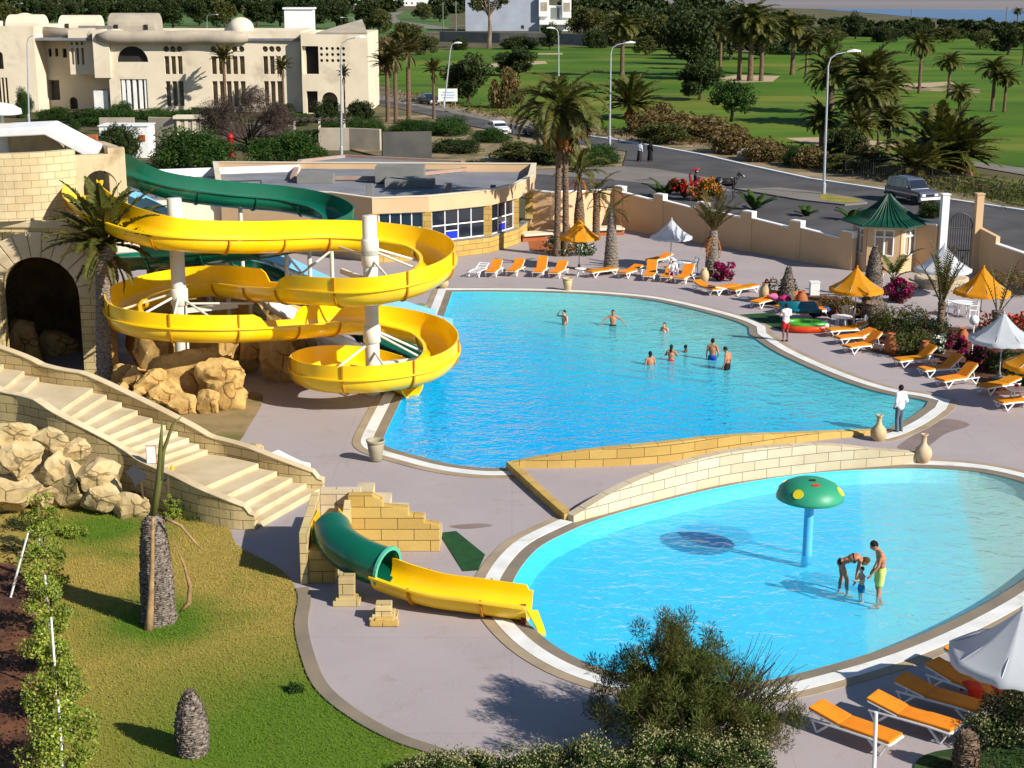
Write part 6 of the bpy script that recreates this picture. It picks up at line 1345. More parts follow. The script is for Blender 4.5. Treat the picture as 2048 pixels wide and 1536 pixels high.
for px, py, s, c, lab in ((1568, 618, .3, (190, 40, 120), 'pink towel bundle on the towel covered lounger'), (1545, 612, .25, (230, 120, 170), 'pale pink bag beside the pink towel bundle'), (1630, 640, .3, (30, 40, 70), 'dark blue beach bag behind the inflatables'), (1650, 632, .25, (60, 100, 160), 'blue beach bag near the parasol pole'), (1585, 610, .3, (220, 110, 30), 'orange towel heap near the ochre jars'), (1664, 640, .28, (120, 50, 40), 'brown bag beside the blue beach bag'), (2030, 808, .1, (200, 30, 20), 'small red object on the white table at right edge')):
    z = .72 if s < .2 else .42 if py < 620 else .2
    m = MB(); m.ball((0, 0, s * .5), (s * 1.1, s * .8, s * .6), 14, 9)
    m.v = [tuple(V(v) + V((mn.noise(V(v) * 5 + V((px, 0, 0))), mn.noise(V(v) * 5 + V((0, py, 0))), mn.noise(V(v) * 6))) * s * .35) for v in m.v]
    p = P(px, py); tag(m.build('towel_bundle', M('cloth ' + lab, hx(*c, .8), hx(*c, .6), 3, .95), None, True, (p.x, p.y, z if s < .2 else z * .9)), lab, 'towel' if 'towel' in lab else 'bag')
wb = P(1628, 590); tag(MB().box((0, 0, .35), (.5, .45, .7)).box((0, 0, .72), (.56, .5, .05)).build('white_bin', m_whiteplastic, None, False, wb, bevel=.02), 'white square bin near the ochre jars and parasol', 'bin')
# sail shade, stakes and poles of the front garden
sh = thing('shade_cloth', 'dark grey cloth pieces hung on a stake by stair wall', 'cloth', P(290, 1034))
def clothp(pts, dy=.0): return [D(x, y, sh.location.y + dy) - sh.location for x, y in pts]
MB().poly(clothp([(250, 944), (268, 930), (298, 950), (282, 962), (270, 974), (264, 958)])).poly(clothp([(318, 952), (337, 956), (322, 970)])).build('cloth', M('charcoal cloth', (.05, .05, .06), None, 2, .9), sh, solid=.015)
m_tim = M('weathered timber', hx(110, 92, 66, .6), None, 3, .9); MB().beam(*clothp([(282, 962), (291, 1030)]), .05).build('stake', m_tim, sh); MB().beam(*clothp([(336, 956), (336, 1034)]), .16, .05).build('stake', m_tim, sh)
for a, b, lab, mm in (((78, 1110), (80, 1048), 'short white stake upright in the vines at left', m_white), ((18, 1198), (56, 1066), 'white stake leaning over the red soil', m_white), ((98, 1265), (90, 1150), 'white stake second from top in the vine row', m_white), ((112, 1390), (102, 1235), 'white stake in middle of the vine row', m_white), ((126, 1560), (116, 1400), 'thick white stake nearest camera in the vine row', m_white)):
    g_ = P(*a); h_ = D(*b, g_.y) - g_; tag(MB().tube([(0, 0, -.1), h_ * .5 + V((.01, 0, 0)), h_], [.032, .03, .026], 8).build('white_stake', mm, None, False, g_), lab, 'stake', 'white stakes in the vine row')
g_ = P(1746, 1600); h_ = D(1752, 1424, g_.y) - g_; q = MB().tube([(0, 0, 0), h_], .04, 10).build('white_pole', m_white, None, False, g_); tag(q, 'slim white pole between loungers at the bottom edge', 'pole')
yf = thing('yellow_flower', 'yellow flower spike beside the stair wall', 'flower', P(347, 990)); zf = D(350, 930, yf.location.y).z; MB().tube([(0, 0, 0), (.02, 0, zf)], .012, 5).build('stem', m_terra, yf); MB().lathe([(.01, zf - .35), (.06, zf - .25), (.07, zf - .1), (.02, zf)], 8).build('bloom', M('flower yellow', hx(240, 190, 10, .8), None, 4, .8), yf, True)
rs_ = thing('warning_sign', 'small red edged white sign standing on the stairs', 'sign', P(304, 940, 1.2)); MB().box((0, 0, .5), (.28, .03, .55)).build('panel', m_white, rs_); MB().box((0, .02, .5), (.32, .02, .6)).build('border', M('sign red', hx(180, 40, 40, .8), None, 2, .5), rs_); MB().tube([(0, .04, -.3), (0, .04, .75)], .02, 6).build('post', m_steel, rs_)
# ================================================================ VEGETATION
L_olive = leafmat('leaves olive', hx(126, 128, 58, .6), hx(78, 88, 36, .57), hx(80, 82, 36, .55))
L_dark = leafmat('leaves dark', hx(86, 102, 44, .58), hx(50, 70, 28, .56), hx(56, 68, 28, .54))
L_green = leafmat('leaves green', hx(86, 122, 38, .58), hx(50, 86, 26, .55), hx(48, 72, 24, .52))
L_pine = leafmat('leaves casuarina', hx(112, 128, 46, .64), hx(60, 86, 34, .58), hx(116, 98, 48, .58))
L_brown = leafmat('leaves brown', hx(166, 134, 82, .6), hx(120, 100, 58, .57), hx(116, 108, 54, .56))
L_dry = leafmat('dry grass', hx(150, 122, 66, .55), hx(100, 88, 44, .55), hx(84, 74, 36, .5))
L_palm = leafmat('palm leaves', hx(124, 128, 54, .62), hx(74, 88, 36, .58), hx(112, 102, 46, .58), .5, .2)
L_palmy = leafmat('palm leaves yellowish', hx(130, 120, 60, .6), hx(84, 84, 40, .55), hx(100, 90, 44, .55), .5, .25)
L_deadp = leafmat('dead palm leaves', hx(226, 140, 44, .7), hx(170, 96, 36, .65), hx(150, 92, 40, .6))
L_vine = leafmat('vine leaves', hx(206, 212, 84, .74), hx(126, 158, 50, .64), hx(104, 130, 42, .58), .5, .3)
L_cream = leafmat('cream blossom', hx(214, 206, 150, .62), hx(166, 164, 96, .55), hx(180, 176, 112, .54), .7, .2)
L_mag = leafmat('magenta bracts', hx(190, 20, 110, .75), hx(130, 10, 80, .7), hx(160, 20, 70, .7))
L_red = leafmat('red blossom', hx(210, 24, 18, .75), hx(160, 14, 14, .7), hx(220, 60, 20, .7))
L_oran = leafmat('orange blossom', hx(232, 150, 30, .75), hx(200, 110, 20, .7), hx(200, 140, 40, .7))
L_white = leafmat('white blossom', (.75, .75, .7), (.6, .62, .5), (.7, .7, .6))
L_grey = leafmat('grey twigs', hx(120, 100, 90, .5), hx(92, 76, 66, .5), hx(84, 70, 62, .5), .9, 0)
m_bark = M('bark', hx(110, 92, 72, .55), hx(74, 60, 46, .55), 3, .95, .6, 9, stretch=(1, 1, .3))
m_barkpale = M('pale bark', hx(178, 160, 136, .6), hx(120, 100, 80, .6), 2, .9, .4, 6, stretch=(1, 1, .4))
def palmbark(name, c1, c2, c3, s=1.0):
    t = NT(name); t.b.inputs['Roughness'].default_value = .95; t.b.inputs['Specular IOR Level'].default_value = .1
    v = t.coord('Object', (1, 1, 1.6)); vo = t.add('TexVoronoi'); vo.inputs['Scale'].default_value = 7 * s; t.link(v, vo.inputs[0])
    c = t.mix(t.ramp(vo.outputs['Distance'], .1, .7), c1, c2); c = t.mix(t.ramp(t.noise(v, 3 * s, 5), .45, .7), c, c3); t.col(c); t.bump(vo.outputs['Distance'], .9, .06); return t.m
m_palmbark = palmbark('palm bark', hx(164, 136, 112, .66), hx(118, 96, 78, .6), hx(140, 114, 92, .62))
m_palmgrey = palmbark('grey palm bark', hx(180, 166, 152, .7), hx(120, 108, 98, .62), hx(156, 142, 128, .66), 1.3)
# ---- palms
def scaly(mb, prof, n=18, lean=(0, 0), rows=26, amp=.05, seed=0):
    """palm trunk with overlapping leaf bases: a lathe whose rows step in and out"""
    H_ = prof[-1][1]; rg = []; r_ = random.Random(seed)
    for k in range(rows * 2 + 1):
        z = H_ * k / (rows * 2); r = float(np.interp(z, [p[1] for p in prof], [p[0] for p in prof])); t = z / H_
        ring = []
        for j in range(n):
            a = 2 * pi * j / n + (.5 if (k // 2) % 2 else 0) * 2 * pi / n + r_.uniform(-.06, .06)
            q = r * (1 + (amp if k % 2 else -amp * .4) * (1 + .8 * (j % 2)) + r_.uniform(-.045, .045))
            ring.append((lean[0] * t * t + q * math.cos(a), lean[1] * t * t + q * math.sin(a), z))
        rg.append(ring)
    mb.loft(rg, True, True)
def make_palm(lab, h, r=.22, nf=34, L=2.6, el=(1.35, -.35), droop=1.5, nl=26, lw=.07, ll=.2, leaf=None, dead=8, bark=None, lean=(0, 0), seed=0, grp=None, trunkprof=None, deadmat=None, wall_az=None):
    rnd.seed(seed + 5); t = thing('palm_tree', lab, 'palm tree', group=grp)
    tb = MB(); scaly(tb, trunkprof or [(r * 1.25, 0), (r, h * .12), (r * .85, h * .85), (r * 1.05, h)], 14, lean, max(8, int(h * 6)), .035, seed); tb.build('trunk', bark or m_palmbark, t)
    cb = MB(); top = V((lean[0], lean[1], h))
    for i in range(nf):
        az = i * 2.39996 + rnd.uniform(-.2, .2); q = (i + .5) / nf; e = el[0] + (el[1] - el[0]) * q ** .8 + rnd.uniform(-.12, .12)
        frond(cb, top + V((.1 * math.cos(az), .1 * math.sin(az), .15 * (1 - q))), az, e, L * rnd.uniform(.82, 1.1) * (.75 + .25 * math.sin(pi * min(1, q + .2))), droop * rnd.uniform(.7, 1.2), nl, lw, ll)
    cb.build('crown', leaf or L_palm, t)
    if dead:
        db = MB()
        for i in range(dead):
            az = i * 2.39996 + 1; frond(db, top + V((.12 * math.cos(az), .12 * math.sin(az), -.25)), az, -.5 - rnd.uniform(0, .6), L * rnd.uniform(.35, .65), .8, max(6, nl // 2), lw, ll * .8)
        db.build('dead_fronds', deadmat or L_deadp, t)
    return t
def put(o, px, py): o.location = P(px, py); return o
p_ = put(make_palm('tall palm with green crown rising before the slide tower', 6.1, .34, 38, 2.9, (1.5, -.1), .8, 44, .09, .17, dead=10, bark=m_palmgrey, seed=1, lean=(.35, 0), deadmat=L_palmy, trunkprof=[(.38, 0), (.32, .6), (.28, 4.0), (.32, 5.0), (.48, 5.5), (.42, 6.1)]), 212, 790)
# the double trunk palm behind the pool
p_ = put(make_palm('big drooping palm with orange dead fronds and twin trunk', 8.9, .2, 40, 3.9, (1.35, -.5), 2.1, 44, .085, .2, dead=40, seed=2, lean=(.15, 0)), 1114, 512)
p2 = put(make_palm('second trunk of the twin palm with rust red skirt', 7.6, .2, 16, 2.4, (.5, -.8), 1.4, 30, .08, .18, leaf=L_palm, dead=34, seed=3, lean=(-.1, .1)), 1131, 512)
put(make_palm('slim young palm right of the twin trunk palm', 4.4, .3, 18, 2.4, (1.4, .1), 1.4, 30, .06, .2, leaf=L_palm, dead=4, seed=4, trunkprof=[(.36, 0), (.34, 1.8), (.22, 2.8), (.12, 3.6), (.1, 4.4)]), 1158, 484)
put(make_palm('sparse yellowing palm behind the curved bench', 3.0, .25, 14, 2.2, (1.2, -.1), 1.4, 26, .05, .2, leaf=L_palmy, dead=3, seed=5), 1192, 478)
put(make_palm('trimmed palm trunk with thin drooping fronds among the far loungers', 3.6, .4, 9, 1.7, (1.0, -.3), 1.4, 20, .05, .18, leaf=L_palmy, dead=3, seed=6, bark=m_palmgrey, trunkprof=[(.5, 0), (.42, .5), (.32, 2.0), (.22, 3.0), (.15, 3.6)]), 1222, 545)
put(make_palm('palm with upright tied fronds beside the magenta flowers', 2.6, .36, 16, 2.6, (1.5, .75), .7, 28, .05, .16, leaf=L_palmy, dead=6, seed=7, bark=m_palmgrey, trunkprof=[(.44, 0), (.38, 1.2), (.3, 2.0), (.22, 2.6)]), 1424, 552)
put(make_palm('small palm with four curved fronds before the kiosk', 1.2, .22, 7, 2.2, (1.3, .6), 1.2, 26, .06, .18, leaf=L_palm, dead=0, seed=8), 1786, 600)
put(make_palm('thin tied palm with narrow fronds in the planting bed', 2.0, .18, 12, 2.8, (1.55, 1.1), .5, 22, .05, .14, leaf=L_palmy, dead=2, seed=9), 1878, 690)
put(make_palm('young palm with bare stem behind the white parasol', 1.6, .3, 6, 2.4, (1.5, 1.0), .3, 12, .04, .1, leaf=L_palmy, dead=0, seed=10, bark=m_palmgrey), 1992, 690)
# palm stumps
def stump(lab, px, py, prof, seed, fr=None, mat=None):
    t = thing('palm_stump', lab, 'palm stump', P(px, py)); b = MB(); scaly(b, prof, 34, (0, 0), int(prof[-1][1] * 20), .045, seed); b.build('trunk', mat or m_palmgrey, t)
    n_ = int(prof[-1][1] * 420); z = nr.uniform(.02, prof[-1][1], n_); a = nr.uniform(0, 2 * pi, n_); r = np.interp(z, [p[1] for p in prof], [p[0] for p in prof]) + .015; C_ = np.stack([r * np.cos(a), r * np.sin(a), z], 1)
    nn_ = np.stack([np.cos(a) * .7, np.sin(a) * .7, np.full(n_, 1.0)], 1); cards('leaf_bases', C_, .1, L_fibre, t, .45, normals_=nn_); return t
L_fibre = leafmat('palm fibre', hx(150, 132, 116, .58), hx(100, 88, 78, .55), hx(122, 106, 92, .56), .95, .05)
s1 = stump('tall tapering palm stump on the lawn with one upright shoot', 318, 1243, [(.46, 0), (.42, .25), (.4, 1.2), (.33, 2.2), (.26, 2.75), (.1, 2.92)], 1)
by = s1.location.y
def rel(x, y, dy=0): return D(x, y, by + dy) - s1.location
MB().tube([(0, 0, 2.8), rel(318, 960), rel(322, 885), rel(324, 842)], [.1, .085, .055, .015], 8).tube([rel(322, 960), rel(326, 905), rel(345, 850), rel(366, 830)], [.06, .055, .04, .01], 6).build('shoot', leafmat('green stalk', hx(150, 150, 84, .65), hx(130, 130, 70, .6)), s1, True)
MB().tube([rel(306, 1035, -.5), rel(304, 1140, -.55), rel(300, 1230, -.55), rel(297, 1268, -.6)], [.04, .06, .1, .13], 8).tube([rel(330, 1036, -.3), rel(362, 1052, -.3), rel(390, 1085, -.3), rel(408, 1102, -.3)], [.05, .04, .03, .01], 6).tube([rel(345, 1075, -.1), rel(368, 1130, .1), rel(380, 1172, .2), rel(378, 1205, .2), rel(358, 1225, .1)], [.015, .03, .06, .07, .02], 7).build('dead_fronds', M('dry palm stalk', hx(196, 160, 112, .65), hx(160, 126, 86, .6), 4, .9, .4), s1, True)
stump('short pointed palm stump on the lawn near the bottom edge', 386, 1508, [(.3, 0), (.34, .3), (.33, .75), (.24, 1.15), (.1, 1.42), (.02, 1.5)], 2)
stump('brown fibrous palm stump at bottom right corner', 1930, 1545, [(.24, 0), (.26, .4), (.22, .75), (.14, .92)], 3, mat=m_palmbark)
stump('pointed palm stump between the two ochre jars', 1574, 610, [(.42, 0), (.4, .5), (.3, 1.2), (.16, 1.7), (.08, 2.0)], 4); stump('tall palm stump in front of the kiosk', 1744, 612, [(.5, 0), (.46, .8), (.4, 1.8), (.26, 2.6), (.1, 3.1)], 5); stump('thick palm stump above the hedge by kiosk', 1748, 655, [(.62, 0), (.6, .9), (.5, 1.25)], 6, mat=m_palmgrey)
# ---- background palms: prototypes copied
GP = 'palms on the golf course'
def bigpalm(lab, px, pyb, pyt, kind, sx=1.0):
    h = HT(px, pyb, pyt); key = kind
    if key not in BP:
        BP[key] = {'tall': lambda: make_palm(lab, 8.0, .3, 36, 3.6, (1.4, -.6), 1.6, 22, .16, .26, leaf=L_palm, dead=10, seed=21, grp=GP, deadmat=L_palm),
                   'bushy': lambda: make_palm(lab, 4.5, .35, 46, 3.8, (1.45, -.55), 1.3, 22, .16, .26, leaf=L_palm, dead=8, seed=22, grp=GP, deadmat=L_palm),
                   'yellow': lambda: make_palm(lab, 8.5, .28, 26, 3.0, (1.45, .0), 1.0, 22, .14, .24, leaf=L_palmy, dead=4, seed=23, grp=GP, deadmat=L_palmy),
                   'fan': lambda: make_palm(lab, 1.4, .4, 40, 4.2, (1.5, -.1), .8, 20, .2, .2, leaf=L_palm, dead=6, seed=24, grp=GP)}[key]()
        o = BP[key]; o.location = P(px, pyb)
    else: o = dup(BP[key], lab, P(px, pyb), rnd.uniform(0, 6))
    full = {'tall': 10.6, 'bushy': 7.6, 'yellow': 11.2, 'fan': 5.2}[key]; s = h / full; sx *= 1.2; o.scale = (s * sx, s * sx, s); return o
BP = {}
for a in [('tall palm left of three by the hotel road', 776, 246, 92, 'yellow', 1.0), ('middle palm of three by the hotel road', 792, 250, 70, 'yellow', .8), ('right palm of three by the hotel road', 818, 244, 60, 'yellow', .9), ('short ivy clad palm left of the leaning lamp', 868, 240, 112, 'yellow', .8),
          ('palm with yellow crown before the hotel round windows', 452, 230, 82, 'yellow', .8), ('smaller palm left of the hotel end tower', 568, 230, 106, 'yellow', .74), ('sparse palm before the hotel end tower', 690, 234, 124, 'yellow', .5),
          ('tall palm above the fan palm beside the tall lamp', 1244, 152, 20, 'tall'), ('bushy fan palm behind the roadside lamp', 1262, 236, 140, 'fan'),
          ('tallest palm in the dark grove at top', 1500, 162, -4, 'tall'), ('palm left in the dark grove', 1478, 160, 30, 'tall'), ('palm right in the dark grove', 1522, 162, 34, 'tall'), ('leaning palm at the grove edge', 1440, 140, 40, 'tall'),
          ('palm with pale trunk right of the grove', 1584, 150, 22, 'tall'), ('small palm next to the pale trunk palm', 1612, 150, 60, 'tall'),
          ('solitary slender palm in the middle of the fairway', 1838, 186, 58, 'tall', .8), ('palm on the fairway right of the slender one', 1896, 196, 100, 'tall'), ('palm near right edge of the fairway', 1984, 222, 110, 'tall'), ('stout palm beside the right edge palm', 2008, 224, 135, 'tall'),
          ('tallest palm in the cluster right of the tall lamp', 1735, 250, 84, 'bushy', 1.0), ('left palm in the cluster right of the tall lamp', 1660, 226, 92, 'bushy', .9), ('front palm in the cluster right of the tall lamp', 1732, 306, 150, 'tall', 1.0), ('low palm in the cluster right of the tall lamp', 1700, 304, 170, 'tall', .9), ('small palm at right of the lamp cluster', 1756, 294, 176, 'tall', .8),
          ('mid height palm left of the lamp cluster foot', 1642, 300, 196, 'bushy', .9), ('mid height palm in front of the lamp cluster', 1716, 316, 214, 'bushy', .8), ('leaning mid palm at right of the lamp cluster', 1776, 302, 200, 'bushy', .8), ('broad palm behind the lamp cluster', 1764, 256, 130, 'bushy', .9), ('low bushy palm at the foot of the lamp cluster', 1690, 322, 250, 'fan', .8), ('palm above the big dark palm clump', 1915, 262, 160, 'tall', .9), ('big dark palm clump by the roadside', 1880, 345, 196, 'fan', 1.0), ('second dark palm clump leaning right', 1918, 346, 220, 'fan', .9), ('low fan palm spreading behind the parked off roader', 1830, 356, 268, 'fan', 1.3),
          ('palm at the far left of the lagoon bank', 2034, 50, 14, 'tall'), ('dark palm at the top right edge', 2046, 130, 50, 'tall'), ('far palm behind the villa hedge', 1352, 60, 10, 'tall'), ('palm left of the tall lamp behind bushes', 1290, 85, 36, 'tall')]:
    bigpalm(*a)
# ---- broadleaf trees, shrubs
def make_tree(lab, rad, hc, n, size, mat, k=26, rc=.34, trunk=.22, branches=7, grp=None, nm='tree', cat='tree', bark=None, shell=.5, zmin=-.75, aspect=.55, seed=None):
    global nr
    if seed is not None: nr = np.random.default_rng(seed)
    t = thing(nm, lab, cat, group=grp); R_ = max(rad)
    cards('crown', clumps(n, rad, k, rc * R_, (0, 0, hc), shell, zmin), size, mat, t, aspect)
    if trunk:
        b = MB(); base = max(.3, hc - rad[2] * .75); b.tube([(0, 0, -.1), (.05 * R_, .02, base * .6), (0, .03 * R_, hc)], [trunk * 1.2, trunk, trunk * .5], 8)
        for i in range(branches):
            a = i * 2.4; e = V((rad[0] * .7 * math.cos(a), rad[1] * .7 * math.sin(a), hc + rad[2] * (.1 + .5 * ((i * .37) % 1))))
            b.tube([(0, 0, base * .9), e * .5 + V((0, 0, base * .45)), e], [trunk * .55, trunk * .35, trunk * .1], 5)
        b.build('trunk', bark or m_bark, t)
    return t
TP = {}
def tree(lab, px, pyb, pyt, kind, wpx=None, grp='trees on the golf course'):
    h = HT(px, pyb, pyt)
    spec = {'round': ((2.6, 2.6, 2.1), 3.2, 6000, .3, L_green, 60), 'dark': ((2.5, 2.5, 2.5), 2.75, 5200, .38, L_dark, 20), 'olive': ((2.5, 2.5, 2.1), 2.7, 4600, .38, L_olive, 18), 'bush': ((2.2, 1.9, 1.25), 1.0, 9000, .2, L_dark, 60), 'gbush': ((2.2, 1.9, 1.25), 1.0, 16000, .13, L_green, 70), 'brown': ((2.2, 1.8, 1.2), 1.0, 4200, .3, L_brown, 34), 'pine': ((1.8, 1.8, 3.1), 3.6, 4600, .4, L_dark, 44), 'dry': ((2.4, 1.8, .8), .6, 1600, .3, L_dry, 22)}[kind]
    nat = spec[1] + spec[0][2] * 1.02
    if kind not in TP:
        bush = kind in ('bush', 'gbush', 'brown', 'dry'); TP[kind] = o = make_tree(lab, spec[0], spec[1], spec[2], spec[3], spec[4], spec[5], .34 if spec[5] > 24 else .46, 0 if bush else .2, grp=grp, nm='shrub' if bush else 'tree', cat='shrub' if bush else 'tree'); o.location = P(px, pyb)
    else:
        o = dup(TP[kind], lab, P(px, pyb), rnd.uniform(0, 6), grp)
    s = h / nat; w = s if wpx is None else (wpx / ppm(pyb)) / (2 * spec[0][0]) * .93
    o.scale = (w, w, s); return o
for a in [('round clipped tree on the fairway', 1462, 243, 162, 'round', 90), ('dark broad tree left of the round clipped tree', 1398, 200, 126, 'dark', 90), ('dark tree on the fairway left of the palm crown', 1034, 152, 98, 'dark', 88), ('big dark tree behind the signboard', 936, 206, 116, 'dark', 96), ('bare topped small tree right of the signboard', 1012, 216, 150, 'brown', 70),
          ('small tree with thin trunk on brown patch', 1290, 110, 72, 'olive', 44), ('dark tree mass left of grove', 1380, 150, 20, 'dark', 110), ('dark tree at left of the grove', 1420, 130, 10, 'pine', 70), ('tree at the grove back', 1460, 120, 14, 'dark', 100), ('dark conifer above the far fairway', 1710, 78, 22, 'pine', 30), ('pair tree at right beyond fairway', 1960, 98, 60, 'olive', 40), ('dark tree at right beyond fairway', 2015, 110, 52, 'dark', 70), ('dark tree cut by right edge', 2060, 100, 58, 'dark', 60),
          ('brown shrub thicket on the roadside verge', 1370, 268, 232, 'brown', 120), ('dry bush by the roadside verge', 1470, 306, 262, 'brown', 110), ('dark low bush left of the low culvert', 1330, 262, 215, 'brown', 100), ('bush under the palm cluster', 1690, 322, 260, 'bush', 90), ('brush at foot of the lamp', 1625, 336, 300, 'brown', 80), ('bush right of the tall lamp foot', 1730, 332, 296, 'brown', 90),
          ('dark clipped hedge block behind the fairway', 1040, 98, 74, 'bush', 90), ('dark shrub left of the tall tree', 1100, 100, 50, 'dark', 40), ('olive bush by the compound wall', 1190, 96, 62, 'bush', 54), ('olive bush left of the dark clump', 1235, 92, 40, 'olive', 60),
          ('olive bush right of compound wall', 1340, 100, 50, 'olive', 70), ('dark bush before the grove', 1545, 106, 60, 'bush', 80), ('bush at the grove right', 1620, 110, 60, 'dark', 60), ('scrub right of the grove', 1660, 82, 50, 'olive', 60), ('bush behind the palm cluster', 1770, 84, 52, 'bush', 60), ('bush far right of fairway', 1890, 84, 54, 'olive', 60), ('bush at the lagoon bank', 1830, 72, 46, 'bush', 70),
          ('red brown tree left of the road head', 770, 150, 84, 'brown', 60), ('dark tree behind the palms by the road', 850, 110, 70, 'olive', 50), ('dark tree left of lane', 730, 120, 70, 'dark', 60), ('dark round bush by the leaning lamp', 920, 100, 76, 'bush', 36), ('olive tree by the curved lane', 812, 90, 46, 'olive', 66)]:
    tree(*a)
for i, (px, pyb, pyt, kind, w) in enumerate([(20, 60, 8, 'olive', 50), (95, 54, -4, 'pine', 44), (140, 56, 4, 'dark', 50), (195, 52, -6, 'dark', 50), (250, 50, -6, 'pine', 46), (300, 54, 0, 'dark', 60), (345, 56, -4, 'pine', 44), (400, 52, -8, 'dark', 60), (450, 56, 2, 'olive', 50), (515, 54, -8, 'pine', 48), (560, 52, -4, 'dark', 60), (630, 56, -4, 'pine', 50), (675, 58, 2, 'dark', 54), (735, 60, 0, 'pine', 56), (760, 66, 20, 'olive', 50), (845, 40, 6, 'olive', 40), (880, 44, 8, 'pine', 30)]):
    nth = ['leftmost tree', 'second tree', 'third tree', 'fourth tree', 'fifth tree', 'sixth tree', 'seventh tree', 'eighth tree', 'ninth tree', 'tenth tree', 'eleventh tree', 'twelfth tree', 'thirteenth tree', 'fourteenth tree', 'fifteenth tree', 'sixteenth tree', 'last tree'][i]
    tree('%s, counted from left, of the belt behind the hotel' % nth, px, pyb, pyt, kind, w, 'tree belt behind the hotel')
for i, (px, py) in enumerate([(1390, 70), (1440, 62), (1700, 66), (1740, 62), (1800, 58), (1860, 62), (1930, 66), (1990, 74), (1580, 64), (1260, 60), (1310, 52), (1210, 44), (1160, 36), (1200, 64), (1360, 44), (1440, 40), (1520, 44)]):
    pass
for a in [('dark tree at the left of the far grove', 1270, 78, 18, 'dark', 90), ('olive tree behind the bushy fan palm', 1320, 96, 34, 'olive', 90), ('tall dark tree left of the far grove palms', 1350, 84, 2, 'pine', 60), ('leafy tree above the round clipped tree', 1420, 112, 40, 'dark', 90), ('dark tree behind the tallest grove palm', 1505, 118, 44, 'dark', 110), ('olive tree right of the villa balconies', 1170, 74, 14, 'olive', 70), ('bushy tree at the right of the grove palms', 1640, 108, 56, 'olive', 80), ('pale scrub bush on the far fairway edge', 1560, 70, 34, 'olive', 70),
          ('olive scrub on the verge behind the walkers', 1330, 286, 246, 'olive', 110), ('brown scrub behind the walkers', 1290, 268, 228, 'brown', 100), ('pale brown scrub before the fairway', 1425, 280, 240, 'brown', 150), ('scrub at the left of the low culvert', 1530, 322, 282, 'brown', 90), ('low scrub between culvert and tall lamp', 1600, 330, 296, 'gbush', 90), ('small bush at road edge near the fence', 1690, 345, 310, 'olive', 80)]:
    tree(*a)
# far scrub that reads as one dark mass
Cc = []
for px, py, w, h in [(1180, 48, 80, 26), (1300, 50, 130, 30), (1430, 52, 150, 34), (1560, 56, 140, 30), (1690, 58, 140, 20), (1820, 58, 150, 18), (1950, 62, 150, 20), (2060, 66, 100, 22), (1250, 80, 120, 18), (1600, 84, 120, 20), (1720, 72, 160, 14), (1900, 76, 200, 14)]:
    g_ = P(px, py); s = ppm(py); n = 5000; c = clumps(n, (w / s / 2, 12, h / s / 2), 60, h / s * .34, (g_.x, g_.y, h / s / 2), .2, -.9); c[:, 2] = np.abs(c[:, 2]); Cc.append(c)
stuff(cards('far_scrub', np.concatenate(Cc), 1.5, L_dark, None, .7), 'dark far scrub belt between fairways and lagoon', 'scrub')
Cc = []
for px, py, w, h in [(60, 30, 240, 34), (250, 26, 220, 38), (430, 26, 200, 36), (620, 28, 200, 38), (760, 24, 90, 26), (900, 26, 90, 28), (1180, 30, 120, 34), (1290, 34, 130, 40), (1400, 34, 120, 36)]:
    g_ = P(px, py); s = ppm(py); c = clumps(5000, (w / s / 2, 14, h / s / 2), 60, h / s * .34, (g_.x, g_.y, h / s / 2), .2, -.9); c[:, 2] = np.abs(c[:, 2]); Cc.append(c)
stuff(cards('far_wood', np.concatenate(Cc), 2.2, L_dark, None, .7), 'far dark wood behind the tree belt at top left', 'wood')
# the tall gum tree by the villa
gt = put(make_tree('tall pale trunked gum tree before the white villa', (3.8, 3.2, 3.4), 9.0, 4200, .4, L_olive, 30, .3, .34, 9, bark=m_barkpale, seed=9), 978, 97); s = HT(978, 97, -40) / 12.2; gt.scale = (s * 1.05, s * 1.05, s)
